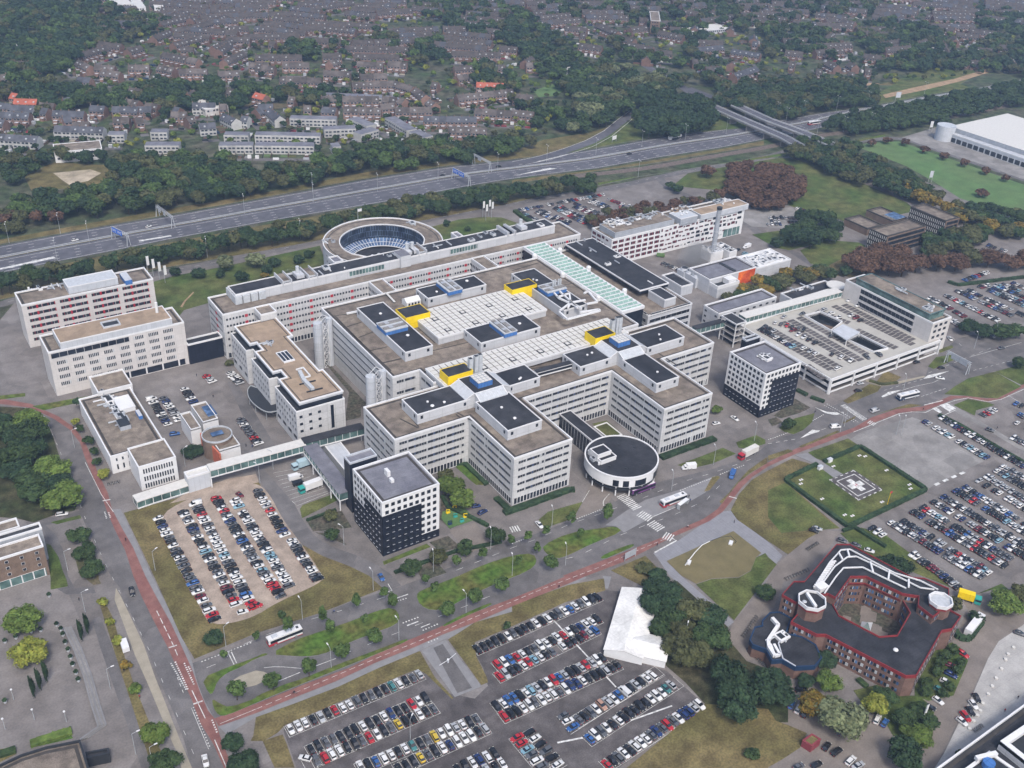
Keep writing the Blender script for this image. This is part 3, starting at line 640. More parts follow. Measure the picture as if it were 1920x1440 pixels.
def cross(s,name='central_plant_room'):
    Q=ccw(rect3(s,ZP+1.5)); b=MB(); n=4; za,zb=ZP+1.48,ZP-.5
    b.face([(*p,ZP+1.5) for p in Q],'roofd')
    for i in range(n):
        j=(i+1)%n; d=(Q[j]-Q[i]).normalized(); u=Vector((d.y,-d.x))*4.2; A_,B_=Q[i]+d*.3,Q[j]-d*.3; C_,D_=A_+u,B_+u
        b.face([(*C_,zb),(*D_,zb),(*B_,za),(*A_,za)],'metal'); b.face([(*C_,22.5),(*D_,22.5),(*D_,zb),(*C_,zb)],'whitew'); b.face([(*A_,22.5),(*C_,22.5),(*C_,zb),(*A_,za)],'whitew'); b.face([(*D_,22.5),(*B_,22.5),(*B_,za),(*D_,zb)],'whitew')
        for k in range(1,14): p_=A_.lerp(B_,k/14); b.bar((*p_,za+.03),(*(p_+u),zb+.03),.12,'lgrey',.08)
        b.bar((*A_,za),(*C_,zb),.3,'frame'); b.bar((*B_,za),(*D_,zb),.3,'frame')
    b.prism(Q,zt_-1,ZP+1.4,'whitew'); b.ring(offset(Q,-.1),.3,ZP+1.2,ZP+1.6,'frame')
    return b.build(name,r),Q
for s,cs,ch in (('D:1310,425 1505,590 1820,490 1630,335','P:879,704.6 897.3,718.8 924.3,711.7 908,698.2',[(1450,400),(1505,360),(1555,350)]),('6:660,1110 800,1200 960,1150 830,1065','6:728,1085 798,1132 895,1108 818,1062',None)):
    o,Q=cross(s)
    C=ccw(rect3(cs,ZP+4)); b=MB(); b.prism(C,ZP+1.4,ZP+3.8,'blue'); b.prism(offset(C,.15),ZP+3.8,ZP+4.0,'metal','skyl')
    for k in range(1,4):
        for A_,B_ in((C[0].lerp(C[1],k/4),C[3].lerp(C[2],k/4)),(C[0].lerp(C[3],k/4),C[1].lerp(C[2],k/4))): b.bar((*A_,ZP+4.02),(*B_,ZP+4.02),.22,'grey',.12)
    b.build('cooling_unit',r)
b=MB()
for s in('D:1448,385','D:1510,355','D:1555,335','6:745,1080','6:780,1060','6:800,1058'):
    p=W(s,ZP-1)[0]; b=MB(); b.box(-.9,.9,-.9,.9,ZP-2,ZP+7.5,'metal',o=(p.x,p.y)); b.box(-.7,.7,-.7,.7,ZP+7.5,ZP+7.7,'dark',o=(p.x,p.y)); b.build('flue_stack',r)
b=MB(); Q=offset(P,1.4)
for q in range(0,12): b.bar((*Q[q],zt_-.66),(*Q[(q+1)%12],zt_-.66),.5,'rooftrim',.12)
for s in('D:660,700 870,960','9:1080,260 1220,330','9:1500,210 1650,290','6:1100,1210 1240,1300','10:960,60 1060,90','10:0,390 100,330','6:60,1340 300,1300','D:1290,820 1350,870'):
    p,q=W(s,zt_-.66); b.bar((*p,zt_-.66),(*q,zt_-.66),.6,'rooftrim',.14)
b.build('roof_seams',r)
p0,p1=W('D:1920,690;6:260,1360',zt_) if 0 else W('6:175,1345 440,1275',ZP-1.5)
b=MB(); b.bar((*p0,25.2),(*p1,25.2),2.6,'frame',2.4); b.bar((*p0,25.3),(*p1,25.3),2.66,'glass',1.2); b.bar((*p0,26.5),(*p1,26.5),2.9,'roofd',.2); b.build('rooftop_corridor',r)
# ---------------------------------------------------------------- central treatment block
zc=25.0
yb=FP[-1].y
cl=W('P:601,577',zc)[0]; cf=W('P:736,707',zc)[0]; cr_=W('6:870,935',zc)[0]; cb=W('6:225,510',zc)[0]; cn=W('D:890,330',zc)[0]; cn2=W('D:1060,485',zc)[0]
xr=cr_.x; ybk=cl.y; xn=cn.x
CP=[Vector(q) for q in [(cf.x,cf.y),(xn,cf.y),(xn,yb+.5),(xr,yb+.5),(xr,ybk),(cf.x,ybk)]]
print('central',[tuple(round(v,1) for v in p) for p in CP],'cl',cl,'cb',cb,'cn2',cn2)
r,P=bld('treatment_block','huge pale treatment block with brown roof, white grid skylights and yellow rooftop boxes','building',CP,zc)
CB=r
band(r,P,[21.2,17.5,13.8,10.1,6.4],(('g',5.8),('w',.12),('g',5.8),('f',.1)),1.0,2.5,2.5,'lgrey',edges=[5]); band(r,P,[21.2,15.5,10.0,5],CELL_H,1.2,2,2,None,edges=[0,1]); band(r,P,[21.2,17.5],CELL_H,1.2,2,xr-CP[2].x-6,None,edges=[])
punch(r,P[2].lerp(P[3],.97),P[3],[20,16],3.4,1.2,n=1,m0=.2,m1=.2)
def grid(s,z,name='skylight_field',pitch=3.0,thick=1.6):
    Q=ccw(rect3(s,z)); b=MB(); b.prism(Q,zc-1,z-.25,'whitew','rooftrim')
    x0,x1=min(p.x for p in Q),max(p.x for p in Q); y0,y1=min(p.y for p in Q),max(p.y for p in Q)
    nx=max(1,round((x1-x0)/pitch)); ny=max(1,round((y1-y0)/pitch)); dx=(x1-x0)/nx; dy=(y1-y0)/ny
    for i in range(nx):
        for j in range(ny):
            x=x0+i*dx; y=y0+j*dy; sp=(i%5==2 and j%4==1)
            b.box(x+.24,x+dx-.24,y+.24,y+dy-.24,z-.25,z+.05,'dark' if sp else 'skyl')
            if sp: b.box(x+.6,x+dx-.6,y+.6,y+dy-.6,z+.04,z+.12,'skyl')
    b.ring(offset(Q,-.3),.5,z-1,z-.05,'frame'); return b.build(name,r),Q
grid('5:1190,945 1365,1090;6:265,870;6:40,715;5:1780,680;5:1240,800',zc+3.2) if 0 else grid('P:780,596 822,633 1028,578 953,532',zc+3.2)
grid('P:804,695 838,727 1170,620 1135,592',zc+2.0)
PR=[('5:765,865 1110,1210 1325,1145 955,825','plant_room'),('5:1565,1025 1675,1135;6:210,1015;6:90,915','plant_room'),('5:1190,725 1300,800 1720,690 1640,625','plant_room'),('6:5,605 375,890 575,840 165,575','plant_room')]
PH=[]
for s,nm in PR: plant(r,s,zc,zc+4.2,vents=2); PH.append(ccw(rect3(s,zc+4.2)))
for s in('5:915,980 970,1045 1130,1000 1070,930','5:1765,970 1855,1060 1960,1030 1840,940','5:1365,670 1445,750 1540,710 1450,640','6:200,690 260,755 400,715 350,665'):
    Q=ccw(rect3(s,zc+6.6)); b=MB(); b.prism(Q,zc+3.9,zc+6.2,'blue'); b.ring(offset(Q,-.15),.5,zc+5.8,zc+6.3,'metal')
    b.face([(*p,zc+6.15) for p in Q],'metal')
    L0,L1=(Q[1]-Q[0]).length,(Q[3]-Q[0]).length
    n=max(2,int(max(L0,L1)/3))
    for l in(.27,.73):
        A_,B_=(Q[0].lerp(Q[3],l),Q[1].lerp(Q[2],l)) if L0>L1 else (Q[0].lerp(Q[1],l),Q[3].lerp(Q[2],l))
        b.bar((*A_,zc+6.4),(*B_,zc+6.4),1.9,'louvre',.6)
        for k in range(1,n): q_=A_.lerp(B_,k/n); b.box(-1,1,-1,1,zc+6.5,zc+6.74,'grey',o=(q_.x,q_.y),ang=0) if k%2 else None
    b.build('cooling_unit',r)
for s,zz in (('5:1055,880 1120,955 1295,900 1235,835',zc+5.6),('5:1870,690 1920,750;6:175,685;6:130,650',zc+5.6),('5:1385,1335 1445,1400 1590,1340 1590,1270',zc+6),('6:575,1045 620,1120 725,1060 725,990',zc+6)):
    Q=ccw(rect3(s,zz)); b=MB(); b.prism(Q,zc-.6,zz,'yellow'); b.prism(offset(Q,.3),zz,zz+.04,'roofd','roofd'); b.ring(offset(Q,-.04),.3,zz-.2,zz+.12,'yellow'); b.build('yellow_plant_box',r)
b=MB()
def duct(s,z,w=.9,m='white',bb=None):
    Q=W(s,z); t=bb or b
    for p,q in zip(Q,Q[1:]): t.bar((*p,z),(*q,z),w,m)
for s in('6:355,900 415,955 660,890 650,880 510,905','6:540,760 570,745 640,825 560,840','6:300,740 350,795 470,850 520,875','6:350,740 440,820 490,870','6:360,890 400,860 440,830 550,810','6:340,790 430,760 440,830','6:420,870 440,830 520,870'): duct(s,zc+5.2,.8)
for s in('6:305,745','6:320,740','6:345,735','6:360,732'):
    p=W(s,zc+4)[0]; b.cyl(p.x,p.y,.45,zc+4,zc+10,'metal',8)
b.build('white_ductwork',r)
b=MB(); Q=rect3('F:1050,1000 1090,1050 1240,1010 1205,955',zc+3)
b.prism(Q,zc-.7,zc+1.9,'white'); 
x0,x1=min(p.x for p in Q),max(p.x for p in Q); y0,y1=min(p.y for p in Q),max(p.y for p in Q)
b.face([(x0,y0,zc+1.9),(x1,y0,zc+1.9),(x1,(y0+y1)/2,zc+3.4),(x0,(y0+y1)/2,zc+3.4)],'white'); b.face([(x1,y1,zc+1.9),(x0,y1,zc+1.9),(x0,(y0+y1)/2,zc+3.4),(x1,(y0+y1)/2,zc+3.4)],'white'); b.face([(x0,y1,zc+1.9),(x0,y0,zc+1.9),(x0,(y0+y1)/2,zc+3.4)],'white')
for k in range(4): t=x0+(x1-x0)*(.12+.22*k); b.box(t,t+1.0,y0-.06,y0+.1,zc+.1,zc+1.3,'glass')
b.build('roof_tent',r)
b=MB(); 
for s in('5:600,925 765,910','5:680,1010 840,960','5:770,1090 900,1040','5:850,1190 985,1160','5:960,1280 1140,1240','E:1150,0 1880,690','5:950,1280 1300,1195 1660,1110','5:590,925 1020,1370','5:980,840 1060,960','6:0,590 200,530','6:380,700 620,650','5:1180,980 1340,1130'): 
    Q=W(s,zc-.6)
    for p,q in zip(Q,Q[1:]): b.bar((*p,zc-.64),(*q,zc-.64),.5,'rooftrim',.1)
b.build('roof_seams',r)
b=MB(); p,q=W('5:680,912 765,895',zc); b.bar((*p,zc),(*q,zc),.8,'white'); b.build('roof_duct',r); b=MB(); p,q=W('5:975,760 1040,830',zc); b.bar((*p,zc+.4),(*q,zc+.4),1,'skyl',.2); b.build('roof_duct',r)
# cylindrical stair towers with trusses on the west face
for s in('E:1050,140','E:1620,745'):
    p=W(s,25)[0]; x=CP[0].x
    t=base('escape_stair','',"stair tower",[p]); t['label']='silver cylindrical stair tower with lattice truss near the '+('rear' if s[2:4]=='10' else 'front')+' end of the treatment block'
    b=MB(); b.cyl(x-7.5,p.y,2.2,0,24.5,'lgrey',14,top='metal')
    for z in range(2,25,4): b.cyl(x-7.5,p.y,2.28,z,z+.2,'steel',14)
    b.build('stair_cylinder',t)
    b=MB(); b.cyl(x-1.6,p.y,1.6,0,25.5,'lgrey',12,top='metal')
    for z in range(0,24,4):
        for dy in(-1.5,1.5): b.bar((x-5.6,p.y+dy,z),(x-2.8,p.y+dy,z+4),.22,'frame'); b.bar((x-2.8,p.y+dy,z),(x-5.6,p.y+dy,z+4),.22,'frame'); b.bar((x-5.6,p.y+dy,z),(x-2.8,p.y+dy,z),.2,'frame')
    for dy in(-1.5,1.5):
        for xx in(-5.6,-2.8): b.bar((x+xx,p.y+dy,0),(x+xx,p.y+dy,24.5),.25,'frame')
        b.bar((x-7.5,p.y+dy,24.5),(x-4.2,p.y+dy,27.3),.2,'frame'); b.bar((x-4.2,p.y+dy,27.3),(x-1.6,p.y+dy,25.5),.2,'frame')
    b.build('lattice_truss',t)
# ---------------------------------------------------------------- long rear slab
zr=24.4
A0=W('P:390,557',zr)[0]; A1=W('P:416,590',zr)[0]; A2=W('B:135,515',zr)[0]; A3=W('6:395,250',zr)[0]; A4=W('6:570,345',zr)[0]
x0=(A0.x+A1.x)/2; y0=A1.y; y1=A0.y; x1=A4.x
yf=W('5:850,690',zr)[0].y
SP=[Vector(q) for q in((x0,y0),(x1,y0),(x1,y1),(x0,y1))]
print('slab',[tuple(round(v,1) for v in p) for p in SP],yf,A3)
r,P=bld('rear_slab','very long pale rear slab with rows of small windows and red panels','building',SP,zr,cop='white',roof='roofb')
band(r,P,[20.6,17.1,13.6,10.1,6.6],CELL_R,1.1,1.5,1.5,None); band(r,P,[.6],(('g',1.3),('f',.4)),2.6,1,1,'frame',name='ground_floor_glazing')
L_=x1-x0; ym=(y0+y1)/2; D_=y1-y0
b=MB()
xs=x0+10
b.box(xs,x1-12,y0+D_*.42,y1-1.6,zr-.8,zr+4.0,'whitew','roofd'); b.ring([Vector(q) for q in((xs-.1,y0+D_*.42-.1),(x1-11.9,y0+D_*.42-.1),(x1-11.9,y1-1.5),(xs-.1,y1-1.5))],.4,zr+3.5,zr+4.4,'frame'); b.build('plant_storey',r)
for s in('5:720,630 975,570','5:1490,470 1705,435'):
    p,q=W(s,zr+2); addwin(r,('band',(('G',1.6),('f',.2)),round((q-p).length,1),2.6,'frame'),Vector((p.x,y0+D_*.42)),0,zr+.6)
b=MB()
for s in('5:145,625 245,740','5:345,590 445,695','5:1190,435 1275,510','5:1860,300 1920,370','6:0,330 50,400'):
    p=W(s,zr+5)[0]
    for xx in(p.x-.3,p.x+4.2): b.box(xx,xx+.5,y0+D_*.40,y1-1,zr+3.6,zr+6.2,'whitew')
    b.box(p.x+.2,p.x+4.2,y0+D_*.5,y1-1.4,zr+3.6,zr+5.0,'lgrey','roofb')
for s in('5:300,600','5:1150,450','5:1180,435','6:90,270'):
    p=W(s,zr+5)[0]; b.box(-2,2,-3,3,zr+3.6,zr+5.8,'whitew',o=(p.x,ym+4)); b.cyl(p.x,ym+5,1,zr+5.8,zr+9,'metal',10)
p=W('5:1050,510',zr)[0]; b.box(p.x-2,p.x+4,y0+D_*.35,ym+5,zr-.5,zr+6.0,'whitew','roofg')
b.build('roof_superstructure',r)
bump(r,zr+4,26,[Vector((x0+12,ym)),Vector((x1-14,ym)),Vector((x1-14,y1-3)),Vector((x0+12,y1-3))],3,'roof_vents')
b=MB()
for s in('4:1740,720 1920,700;5:30,690 60,760',):
    Q=rect3('4:1735,735 1810,860 1920,850;4:1850,705',zr+5.5) if 0 else None
p=W('4:1800,780',zr+3)[0]
for k in range(4):
    for l in range(2): b.box(p.x-3+k*4,p.x+.4+k*4,y0+D_*.35+l*7,y0+D_*.35+6+l*7,zr-.5,zr+3.4,'metal'); b.cyl(p.x-1.3+k*4,y0+D_*.35+3+l*7,1.3,zr+3.4,zr+3.8,'lgrey',10,top='dark')
b.build('cooling_unit',r)
# flying links between the slab and the treatment block
for s in('E:380,0','5:870,680','5:1660,520'):
    p=W(s,zr)[0]; t=base('link_wing','',"link building",[Vector((p.x,y0-4))])
    t['label']={'E':'pale narrow link wing behind the zigzag block','5:8':'pale narrow link wing between rear slab and treatment block, left one','5:1':'pale narrow link wing between rear slab and treatment block, right one'}[s[:1] if s[0]=='E' else s[:3]]
    Q=[Vector(q) for q in((p.x-1,ybk-.3 if s[0]!='E' else y0-9),(p.x+7,ybk-.3 if s[0]!='E' else y0-9),(p.x+7,y0+.3),(p.x-1,y0+.3))]
    bld('','','',Q,zr+.15,root=t,roof='roofb',trim=False)
    band(t,Q,[20,16.5,13,9.5,6],(('g',1.2),('f',.4)),1.6,.6,.6,None,edges=[3,1])
from mathutils.geometry import tessellate_polygon
def circ(s,z):
    a,b_,c=W(s,z)
    d=2*(a.x*(b_.y-c.y)+b_.x*(c.y-a.y)+c.x*(a.y-b_.y))
    ux=(a.length_squared*(b_.y-c.y)+b_.length_squared*(c.y-a.y)+c.length_squared*(a.y-b_.y))/d
    uy=(a.length_squared*(c.x-b_.x)+b_.length_squared*(a.x-c.x)+c.length_squared*(b_.x-a.x))/d
    o=Vector((ux,uy)); return o,(a-o).length
def holed(b,P,holes,z,m):
    allp=[Vector((p.x,p.y,0)) for p in P]; hs=[[Vector((p.x,p.y,0)) for p in h] for h in holes]
    flatp=allp+[q for h in hs for q in h]
    for t in tessellate_polygon([allp]+hs):
        tr=[flatp[i] for i in t]
        if (tr[1]-tr[0]).cross(tr[2]-tr[0]).z<0: tr=tr[::-1]
        b.face([(q.x,q.y,z) for q in tr],m)
def roadset(name,label,cat,s,z,**k):
    return bld(name,label,cat,rect3(s,z) if isinstance(s,str) else s,z,**k)
M['curtain']=mat('dark_curtain_wall',(.014,.02,.035),.2,.35,.3,c2=(.03,.042,.062),sc2=.2,joint=(2.0,3.4,5,0,.09),fine=False)
M['deck']=mat('beige_parking_deck',(.37,.355,.32),.8,.06,.2)
# ring building
o,ro=circ('F:150,360 830,103 1330,190',17.5); oi,ri=circ('F:345,360 850,182 1290,350',17.5)
ri=ri; print('ring',o,ro,oi,ri)
al=W('F:520,495',17.5)[0]; ar=W('F:1300,350',17.5)[0]
t0=math.atan2((al-oi).y,(al-oi).x); t1=math.atan2((ar-oi).y,(ar-oi).x)
t0=t0%(2*math.pi); t1=t1%(2*math.pi)
yb_=463.2
def arc(c,r_,a,b2,n): return [c+Vector((math.cos(a+(b2-a)*k/n),math.sin(a+(b2-a)*k/n)))*r_ for k in range(n+1)]
if t0<t1: t0+=2*math.pi
s0=math.pi+math.asin(min(.99,max(-.99,(o.y-yb_-3)/ro))); s1=-math.asin(min(.99,max(-.99,(o.y-yb_-3)/ro)))
RP=arc(o,ro,s1,s0,64)+arc(oi,ri,t0,t1,48)
RP=ccw(RP); r=base('ring_building','round horseshoe-shaped white building with brown roof and glazed inner court','building',RP)
b=MB(); n=65
Q=arc(o,ro,s1,s0,64)
for p,q in zip(Q,Q[1:]): b.face([(*p,0),(*q,0),(*q,17.48),(*p,17.48)],'whitew')
b.build('wall',r)
b=MB(); I=arc(oi,ri,t0,t1,48); allp=I
for p,q in zip(I,I[1:]): b.face([(*p,5),(*q,5),(*q,17.0),(*p,17.0)],'curtain')
for p,q in((Q[-1],I[0]),(I[-1],Q[0])): b.face([(*p,0),(*q,0),(*q,17),(*p,17)],'curtain')
b.build('curtain_wall',r)
b=MB(); holed(b,RP,[],16.9,'roofb'); b.build('roof',r)
b=MB(); b.ring(RP,.55,16.5,17.5,'white'); b.build('coping',r)
b=MB(); O2=arc(o,ro-2.6,s1,s0,64)
for p,q in zip(O2,O2[1:]): b.bar((*p,16.95),(*q,16.95),.5,'rooftrim',.1)
b.build('roof_seams',r)
b=MB(); A_=arc(oi,ri-.1,t0-.1,t1+.1,40); B_=arc(oi,ri-6.5,t0-.1,t1+.1,40)
for k in range(40): b.face([(*A_[k],9),(*A_[k+1],9),(*B_[k+1],6.6),(*B_[k],6.6)],'glassb'); b.bar((*A_[k],9.05),(*B_[k],6.65),.22,'frame')
C_=[a.lerp(c,.5) for a,c in zip(A_,B_)]
for k in range(40): b.bar((*C_[k],7.85),(*C_[k+1],7.85),.2,'frame'); b.bar((*B_[k],6.65),(*B_[k+1],6.65),.4,'frame')
b.build('glass_canopy',r)
b=MB(); b.cyl(oi.x,oi.y,ri-6.3,0,5.6,'whitew',48,top='roofd'); x_,y_=oi
b.box(-ri+4,ri-4,yb_-y_,0,0,5.55,'whitew','roofd',o=(x_,y_))
for k in range(6): a=.5+k*.45; b.dome(x_+math.cos(a)*ri*.4,y_+math.sin(a)*ri*.35,5.6,.9,'lgrey')
b.build('court_roof',r)
for z in(13.6,10.2,6.8,3.4):
    for k in range(3,62,3):
        p,q=Q[k],Q[k+1]
        if (p-o).dot(-p)>0: d=(q-p).normalized(); addwin(r,('w',1.1,1.3,'frame','glass',1,None),p,math.atan2(d.y,d.x),z)
bump(r,16.9,8,[o+Vector((-ro*.9,ro*.3)),o+Vector((-ro*.75,ro*.3)),o+Vector((-ro*.75,ro*.5)),o+Vector((-ro*.9,ro*.5))],5)
bump(r,16.9,8,[o+Vector((ro*.7,ro*.45)),o+Vector((ro*.8,ro*.4)),o+Vector((ro*.8,ro*.5)),o+Vector((ro*.7,ro*.55))],6)
for s,l in(('F:210,550 280,610 385,590','left'),('F:1575,275 1690,330 1765,320','right')):
    t,P=bld('stair_block','small white rooftop stair block at the '+l+' shoulder of the ring building','stair block',rect3(s,19.5),19.5,wall='whitew',roof='roofg',trim=False)
    band(t,P,[14.5,11],CELL_L,2,.8,.8,None,edges=[0])
# flag on the ring
def pole(name,label,cat,p,h,z0=0,r_=.12,m='steel',flag=None,group=None):
    t=thing(name,label,cat,(p.x,p.y,z0),group); b=MB(); b.cyl(0,0,r_,0,h,m,6,r_*.7); inst('pole',b.mesh('pole'),t)
    if flag:
        w_,hh,mm,dz=flag; b=MB(); b.box(.1,w_,-.04,.04,h-dz-hh,h-dz,mm); inst('flag',b.mesh('flag'),t)
    return t
pole('flagpole','white flag flying on the roof of the round ring building','flag',W('F:548,150',17)[0],8,17,.15,'steel',(2.6,1.7,'white',.3))
for k,s in enumerate(('4:1110,610','4:1152,632','4:1198,655','4:1240,682')): pole('banner_pole',['leftmost','second','third','rightmost'][k]+' of four tall white banners on the lawn beside the cream office slab','banner flag',W(s)[0],10.5,flag=(1.5,5.5,'white',.2),group='white banners on the left lawn')
for k,s in enumerate(('5:1700,190','5:1722,215','5:1745,180','5:1765,195')): pole('banner_pole',['leftmost','second','third','rightmost'][k]+' of four tall white banners on the lawn right of the ring building','banner flag',W(s)[0],11,flag=(1.5,4.5,'white',.2),group='white banners behind the ring building')
# zigzag block
zt2,zb2=21.2,17.6
ZP2=ccw(snap(W('E:120,185 275,385 370,372 430,450 350,475 540,700 640,685 700,760 615,785 830,1040 1360,925 1105,675 1060,685 730,305 775,290 575,85',zt2),0.0))
r=base('zigzag_block','pale office block in three staggered bays under a tan roof','building',ZP2)
xm=sum(p.x for p in ZP2)/len(ZP2)
BP=[Vector((p.x-(2.0 if p.x<xm else 0),p.y)) for p in ZP2]; ymn=min(p.y for p in BP); BP=[Vector((p.x,p.y-1.2 if p.y<ymn+.1 else p.y)) for p in BP]
b=MB(); b.prism(BP,0,zb2,'wall','dark'); b.build('wall',r)
b=MB(); b.prism(offset(ZP2,.2),zb2-.1,zb2+2.2,'glass'); b.prism(ZP2,zb2+2.2,zt2-.05,'lgrey'); b.build('attic_storey',r)
b=MB(); b.prism(offset(ZP2,.3),zt2-.5,zt2-.35,'dark','rooft'); b.ring(offset(ZP2,1.3),.45,zt2-.4,zt2-.3,'rooftrim'); b.build('roof',r)
b=MB(); b.ring(offset(ZP2,-.15),.7,zt2-.6,zt2,'white'); b.ring(offset(BP,-.05),.4,zb2-.1,zb2+.5,'white'); b.build('coping',r)
n=len(BP)
for i in range(n):
    A,B=BP[i],BP[(i+1)%n]
    if seen(A,B) and (B-A).length>5:
        west=abs((B-A).y)>abs((B-A).x)
        punch(r,A,B,[14.4,10.9,7.4] if west else [14.2,10.6,7.0],1.25 if west else 1.6,1.4,gap=1.3 if west else 1.7,m0=1.2,m1=1.2 if west else 11,gl='glass',panes=1)
        if west: punch(r,A,B,[3.2],3.6,1.8,gap=1.8,panes=3)
        elif (B-A).length>20: addwin(r,('panel',1.4,11.5,'glass'),A+(B-A)*.70,math.atan2((B-A).y,(B-A).x),5,'stair_window')
b=MB()
for s in('E:590,480 660,595 790,570',):
    Q=rect3(s,zt2+.3); b.prism(Q,zt2-.4,zt2+.25,'white','white'); 
    for k in range(3):
        a,c=Q[0].lerp(Q[3],.06+.32*k),Q[0].lerp(Q[3],.06+.32*k+.24); d,e=Q[1].lerp(Q[2],.06+.32*k),Q[1].lerp(Q[2],.06+.32*k+.24)
        b.prism(ccw([a.lerp(d,.1),c.lerp(e,.1),c.lerp(e,.9),a.lerp(d,.9)]),zt2+.2,zt2+.34,'glass','glass')
b.build('roof_light',r)
b=MB(); duct('E:850,700 900,800 1000,900',zt2+.6,1.6,'metal',b); duct('E:810,680 890,655 970,750 900,770',zt2+.2,.6,'white',b); duct('E:850,845 1030,800',zt2,.5,'dark',b); duct('E:930,930 1110,885',zt2,.5,'dark',b); b.build('roof_duct',r)
bump(r,zt2-.3,6,ccw(rect3('E:430,380 560,430 600,400',zt2)),8)
t=base('canopy','black curved entrance canopy on the street side of the zigzag block','canopy',W('9:0,100 200,200'))
b=MB(); Q=ccw(smooth(W('E:300,860 260,900 270,1000 350,1090 480,1170 600,1150',4.6),2)+W('E:600,1050 430,900',4.6)); b.prism(Q,4.2,4.6,'dark','dark',True); b.ring(Q,.25,4.55,5.0,'steel')
for k in range(1,len(Q)-3,4): b.cyl(Q[k].x+.6,Q[k].y+.6,.15,0,4.2,'steel',6)
b.build('canopy_roof',t)
# cream office slabs at the left
r,P=bld('office_slab','cream office slab with red-framed windows, farther of the two at the left','office building',rect3('4:100,745 155,840 1155,655',23.3),23.3,wall='cream',cop='white'); 
CW1=(('g',.9),('m',.35),('g',.9),('f',.15),('d',.8),('g',.9),('r',.9),('g',1.6),('f',.15),('m',.3),('g',1.4))
L_=max((P[i]-P[i-1]).length for i in range(4))
for z in(20.3,16.9,13.5,10.1,6.7,3.3):
    for k in range(4):
        A=P[0]; d=(P[1]-P[0]).normalized()
        for i in range(4):
            if seen(P[i],P[(i+1)%4]) and (P[(i+1)%4]-P[i]).length>40:
                d=(P[(i+1)%4]-P[i]).normalized(); L_=(P[(i+1)%4]-P[i]).length; addwin(r,('band',CW1,round(L_/4-3.0,1),1.5,None),P[i]+d*(2.4+k*(L_-3)/4),math.atan2(d.y,d.x),z)
plant(r,'4:480,655 500,720 870,640',23.3,26.5,wall='lgrey',roof='metal',vents=0,wins=False); bump(r,22.7,10,ccw(rect3('4:200,730 230,760 500,700',23)),11)
q=ccw(rect3('4:900,610 935,670 985,655',25)); b=MB(); b.prism(q,22.6,25,'blue','lgrey'); b.build('cooling_unit',r)
r,P=bld('office_slab','cream office slab with grouped narrow windows, nearer of the two at the left','office building',rect3('4:275,1075 370,1195 1395,975',22.8),22.8,wall='cream',cop='white')
S2=P
for i in range(4):
    A,B=P[i],P[(i+1)%4]
    if seen(A,B) and (B-A).length>40:
        L_=(B-A).length; d=(B-A).normalized(); a=math.atan2(d.y,d.x)
        addwin(r,('band',CELL_L,round(L_*.56,1),2.4,'lgrey'),A+d*1,a,19.2)
        for zi,z in enumerate((19.2,15.6,12.0,8.4,4.8)):
            for k in range(8):
                if zi==0 and k<5: continue
                addwin(r,('band',(('g',.55),('f',.22)),4.4,1.7,None),A+d*(2.8+k*(L_-6)/8),a,z)
        addwin(r,('band',(('g',7),('f',.7)),round(L_*.55,1),3.1,None),A+d*L_*.42,a,.4,'ground_floor_glazing')  # dark glass strip stands in for the shade of the ground-floor recess
plant(r,'4:400,1020 430,1130 1280,955',22.8,26,wall='lgrey',roof='rooft',vents=0,wins=False); b=MB(); Q=ccw(rect3('4:740,985 790,1020 915,980',26.5)); b.ring(Q,.5,25.6,26.6,'metal'); b.prism(offset(Q,.5),25.6,25.9,'dark','dark'); b.build('roof_well',r); p=W('4:1178,900',26)[0]; b=MB(); b.cyl(p.x,p.y,.7,25,31,'white',10); b.build('flue_stack',r)
r,P=bld('link_building','black glazed link between the cream office slabs and the rear slab','link building',[Vector((S2[1].x if 0 else max(p.x for p in S2)+.1,446)),Vector((133.9,446)),Vector((133.9,452)),Vector((max(p.x for p in S2)+.1,452))],11,wall='black',roof='roofd',trim=False)
# black and white tower
r,P=bld('tower_block','black and white tower block with grey roof beside the loading yard','building',rect3('9:720,635 945,890 1380,745',25),25,wall='white',roof='roofg')
TW=P
def grid_tower(r,P,rows,blk,hh=1.55,pitch=None):
    for i in range(4):
        A,B=P[i],P[(i+1)%4]
        if not seen(A,B): continue
        L_=(B-A).length; d=(B-A).normalized(); a=math.atan2(d.y,d.x); south=abs(d.x)>abs(d.y); n=9; st=(L_-1.6)/n
        for w0,w1,z0,z1 in blk[0 if south else 1]: addwin(r,('panel',round((w1-w0)*L_,2),z1-z0,'black'),A+d*w0*L_,a,z0,'black_cladding')
        for k in range(n):
            for z in rows:
                f=(1.5+k*st)/L_; inb=any(w0<=f<=w1-.02 and z0-.5<=z<=z1-.6 for w0,w1,z0,z1 in blk[0 if south else 1])
                if inb: addwin(r,('w',.9,1.1,'dark','glass',1,'grey'),A+d*(1.5+k*st)+Vector((d.y,-d.x))*.13,a,z)
                else: addwin(r,('w',1.45,hh,'dark','glass',2,None),A+d*(1.3+k*st),a,z)
grid_tower(r,P,[22.1,19.1,16.1,13.1,10.1,7.1,4.1,1.3],([(0,.68,0,18.6),(.68,1,0,3.6)],[(0,.42,0,12.6),(.42,1,0,18.6)]))
b=MB(); 
for s,h_ in(('9:965,660 985,690 1005,680',1.6),('9:1000,715 1015,735 1035,725',.6)): Q=ccw(rect3(s,25)); b.prism(Q,24.2,25+h_,'white','white')
b.build('roof_hatch',r)
r2,P=bld('stair_core','tall black stair core against the rear corner of the black and white tower','stair block',rect3('9:665,545 705,600 900,525',24),24,wall='black',roof='roofg',cop='lgrey',trim=False)
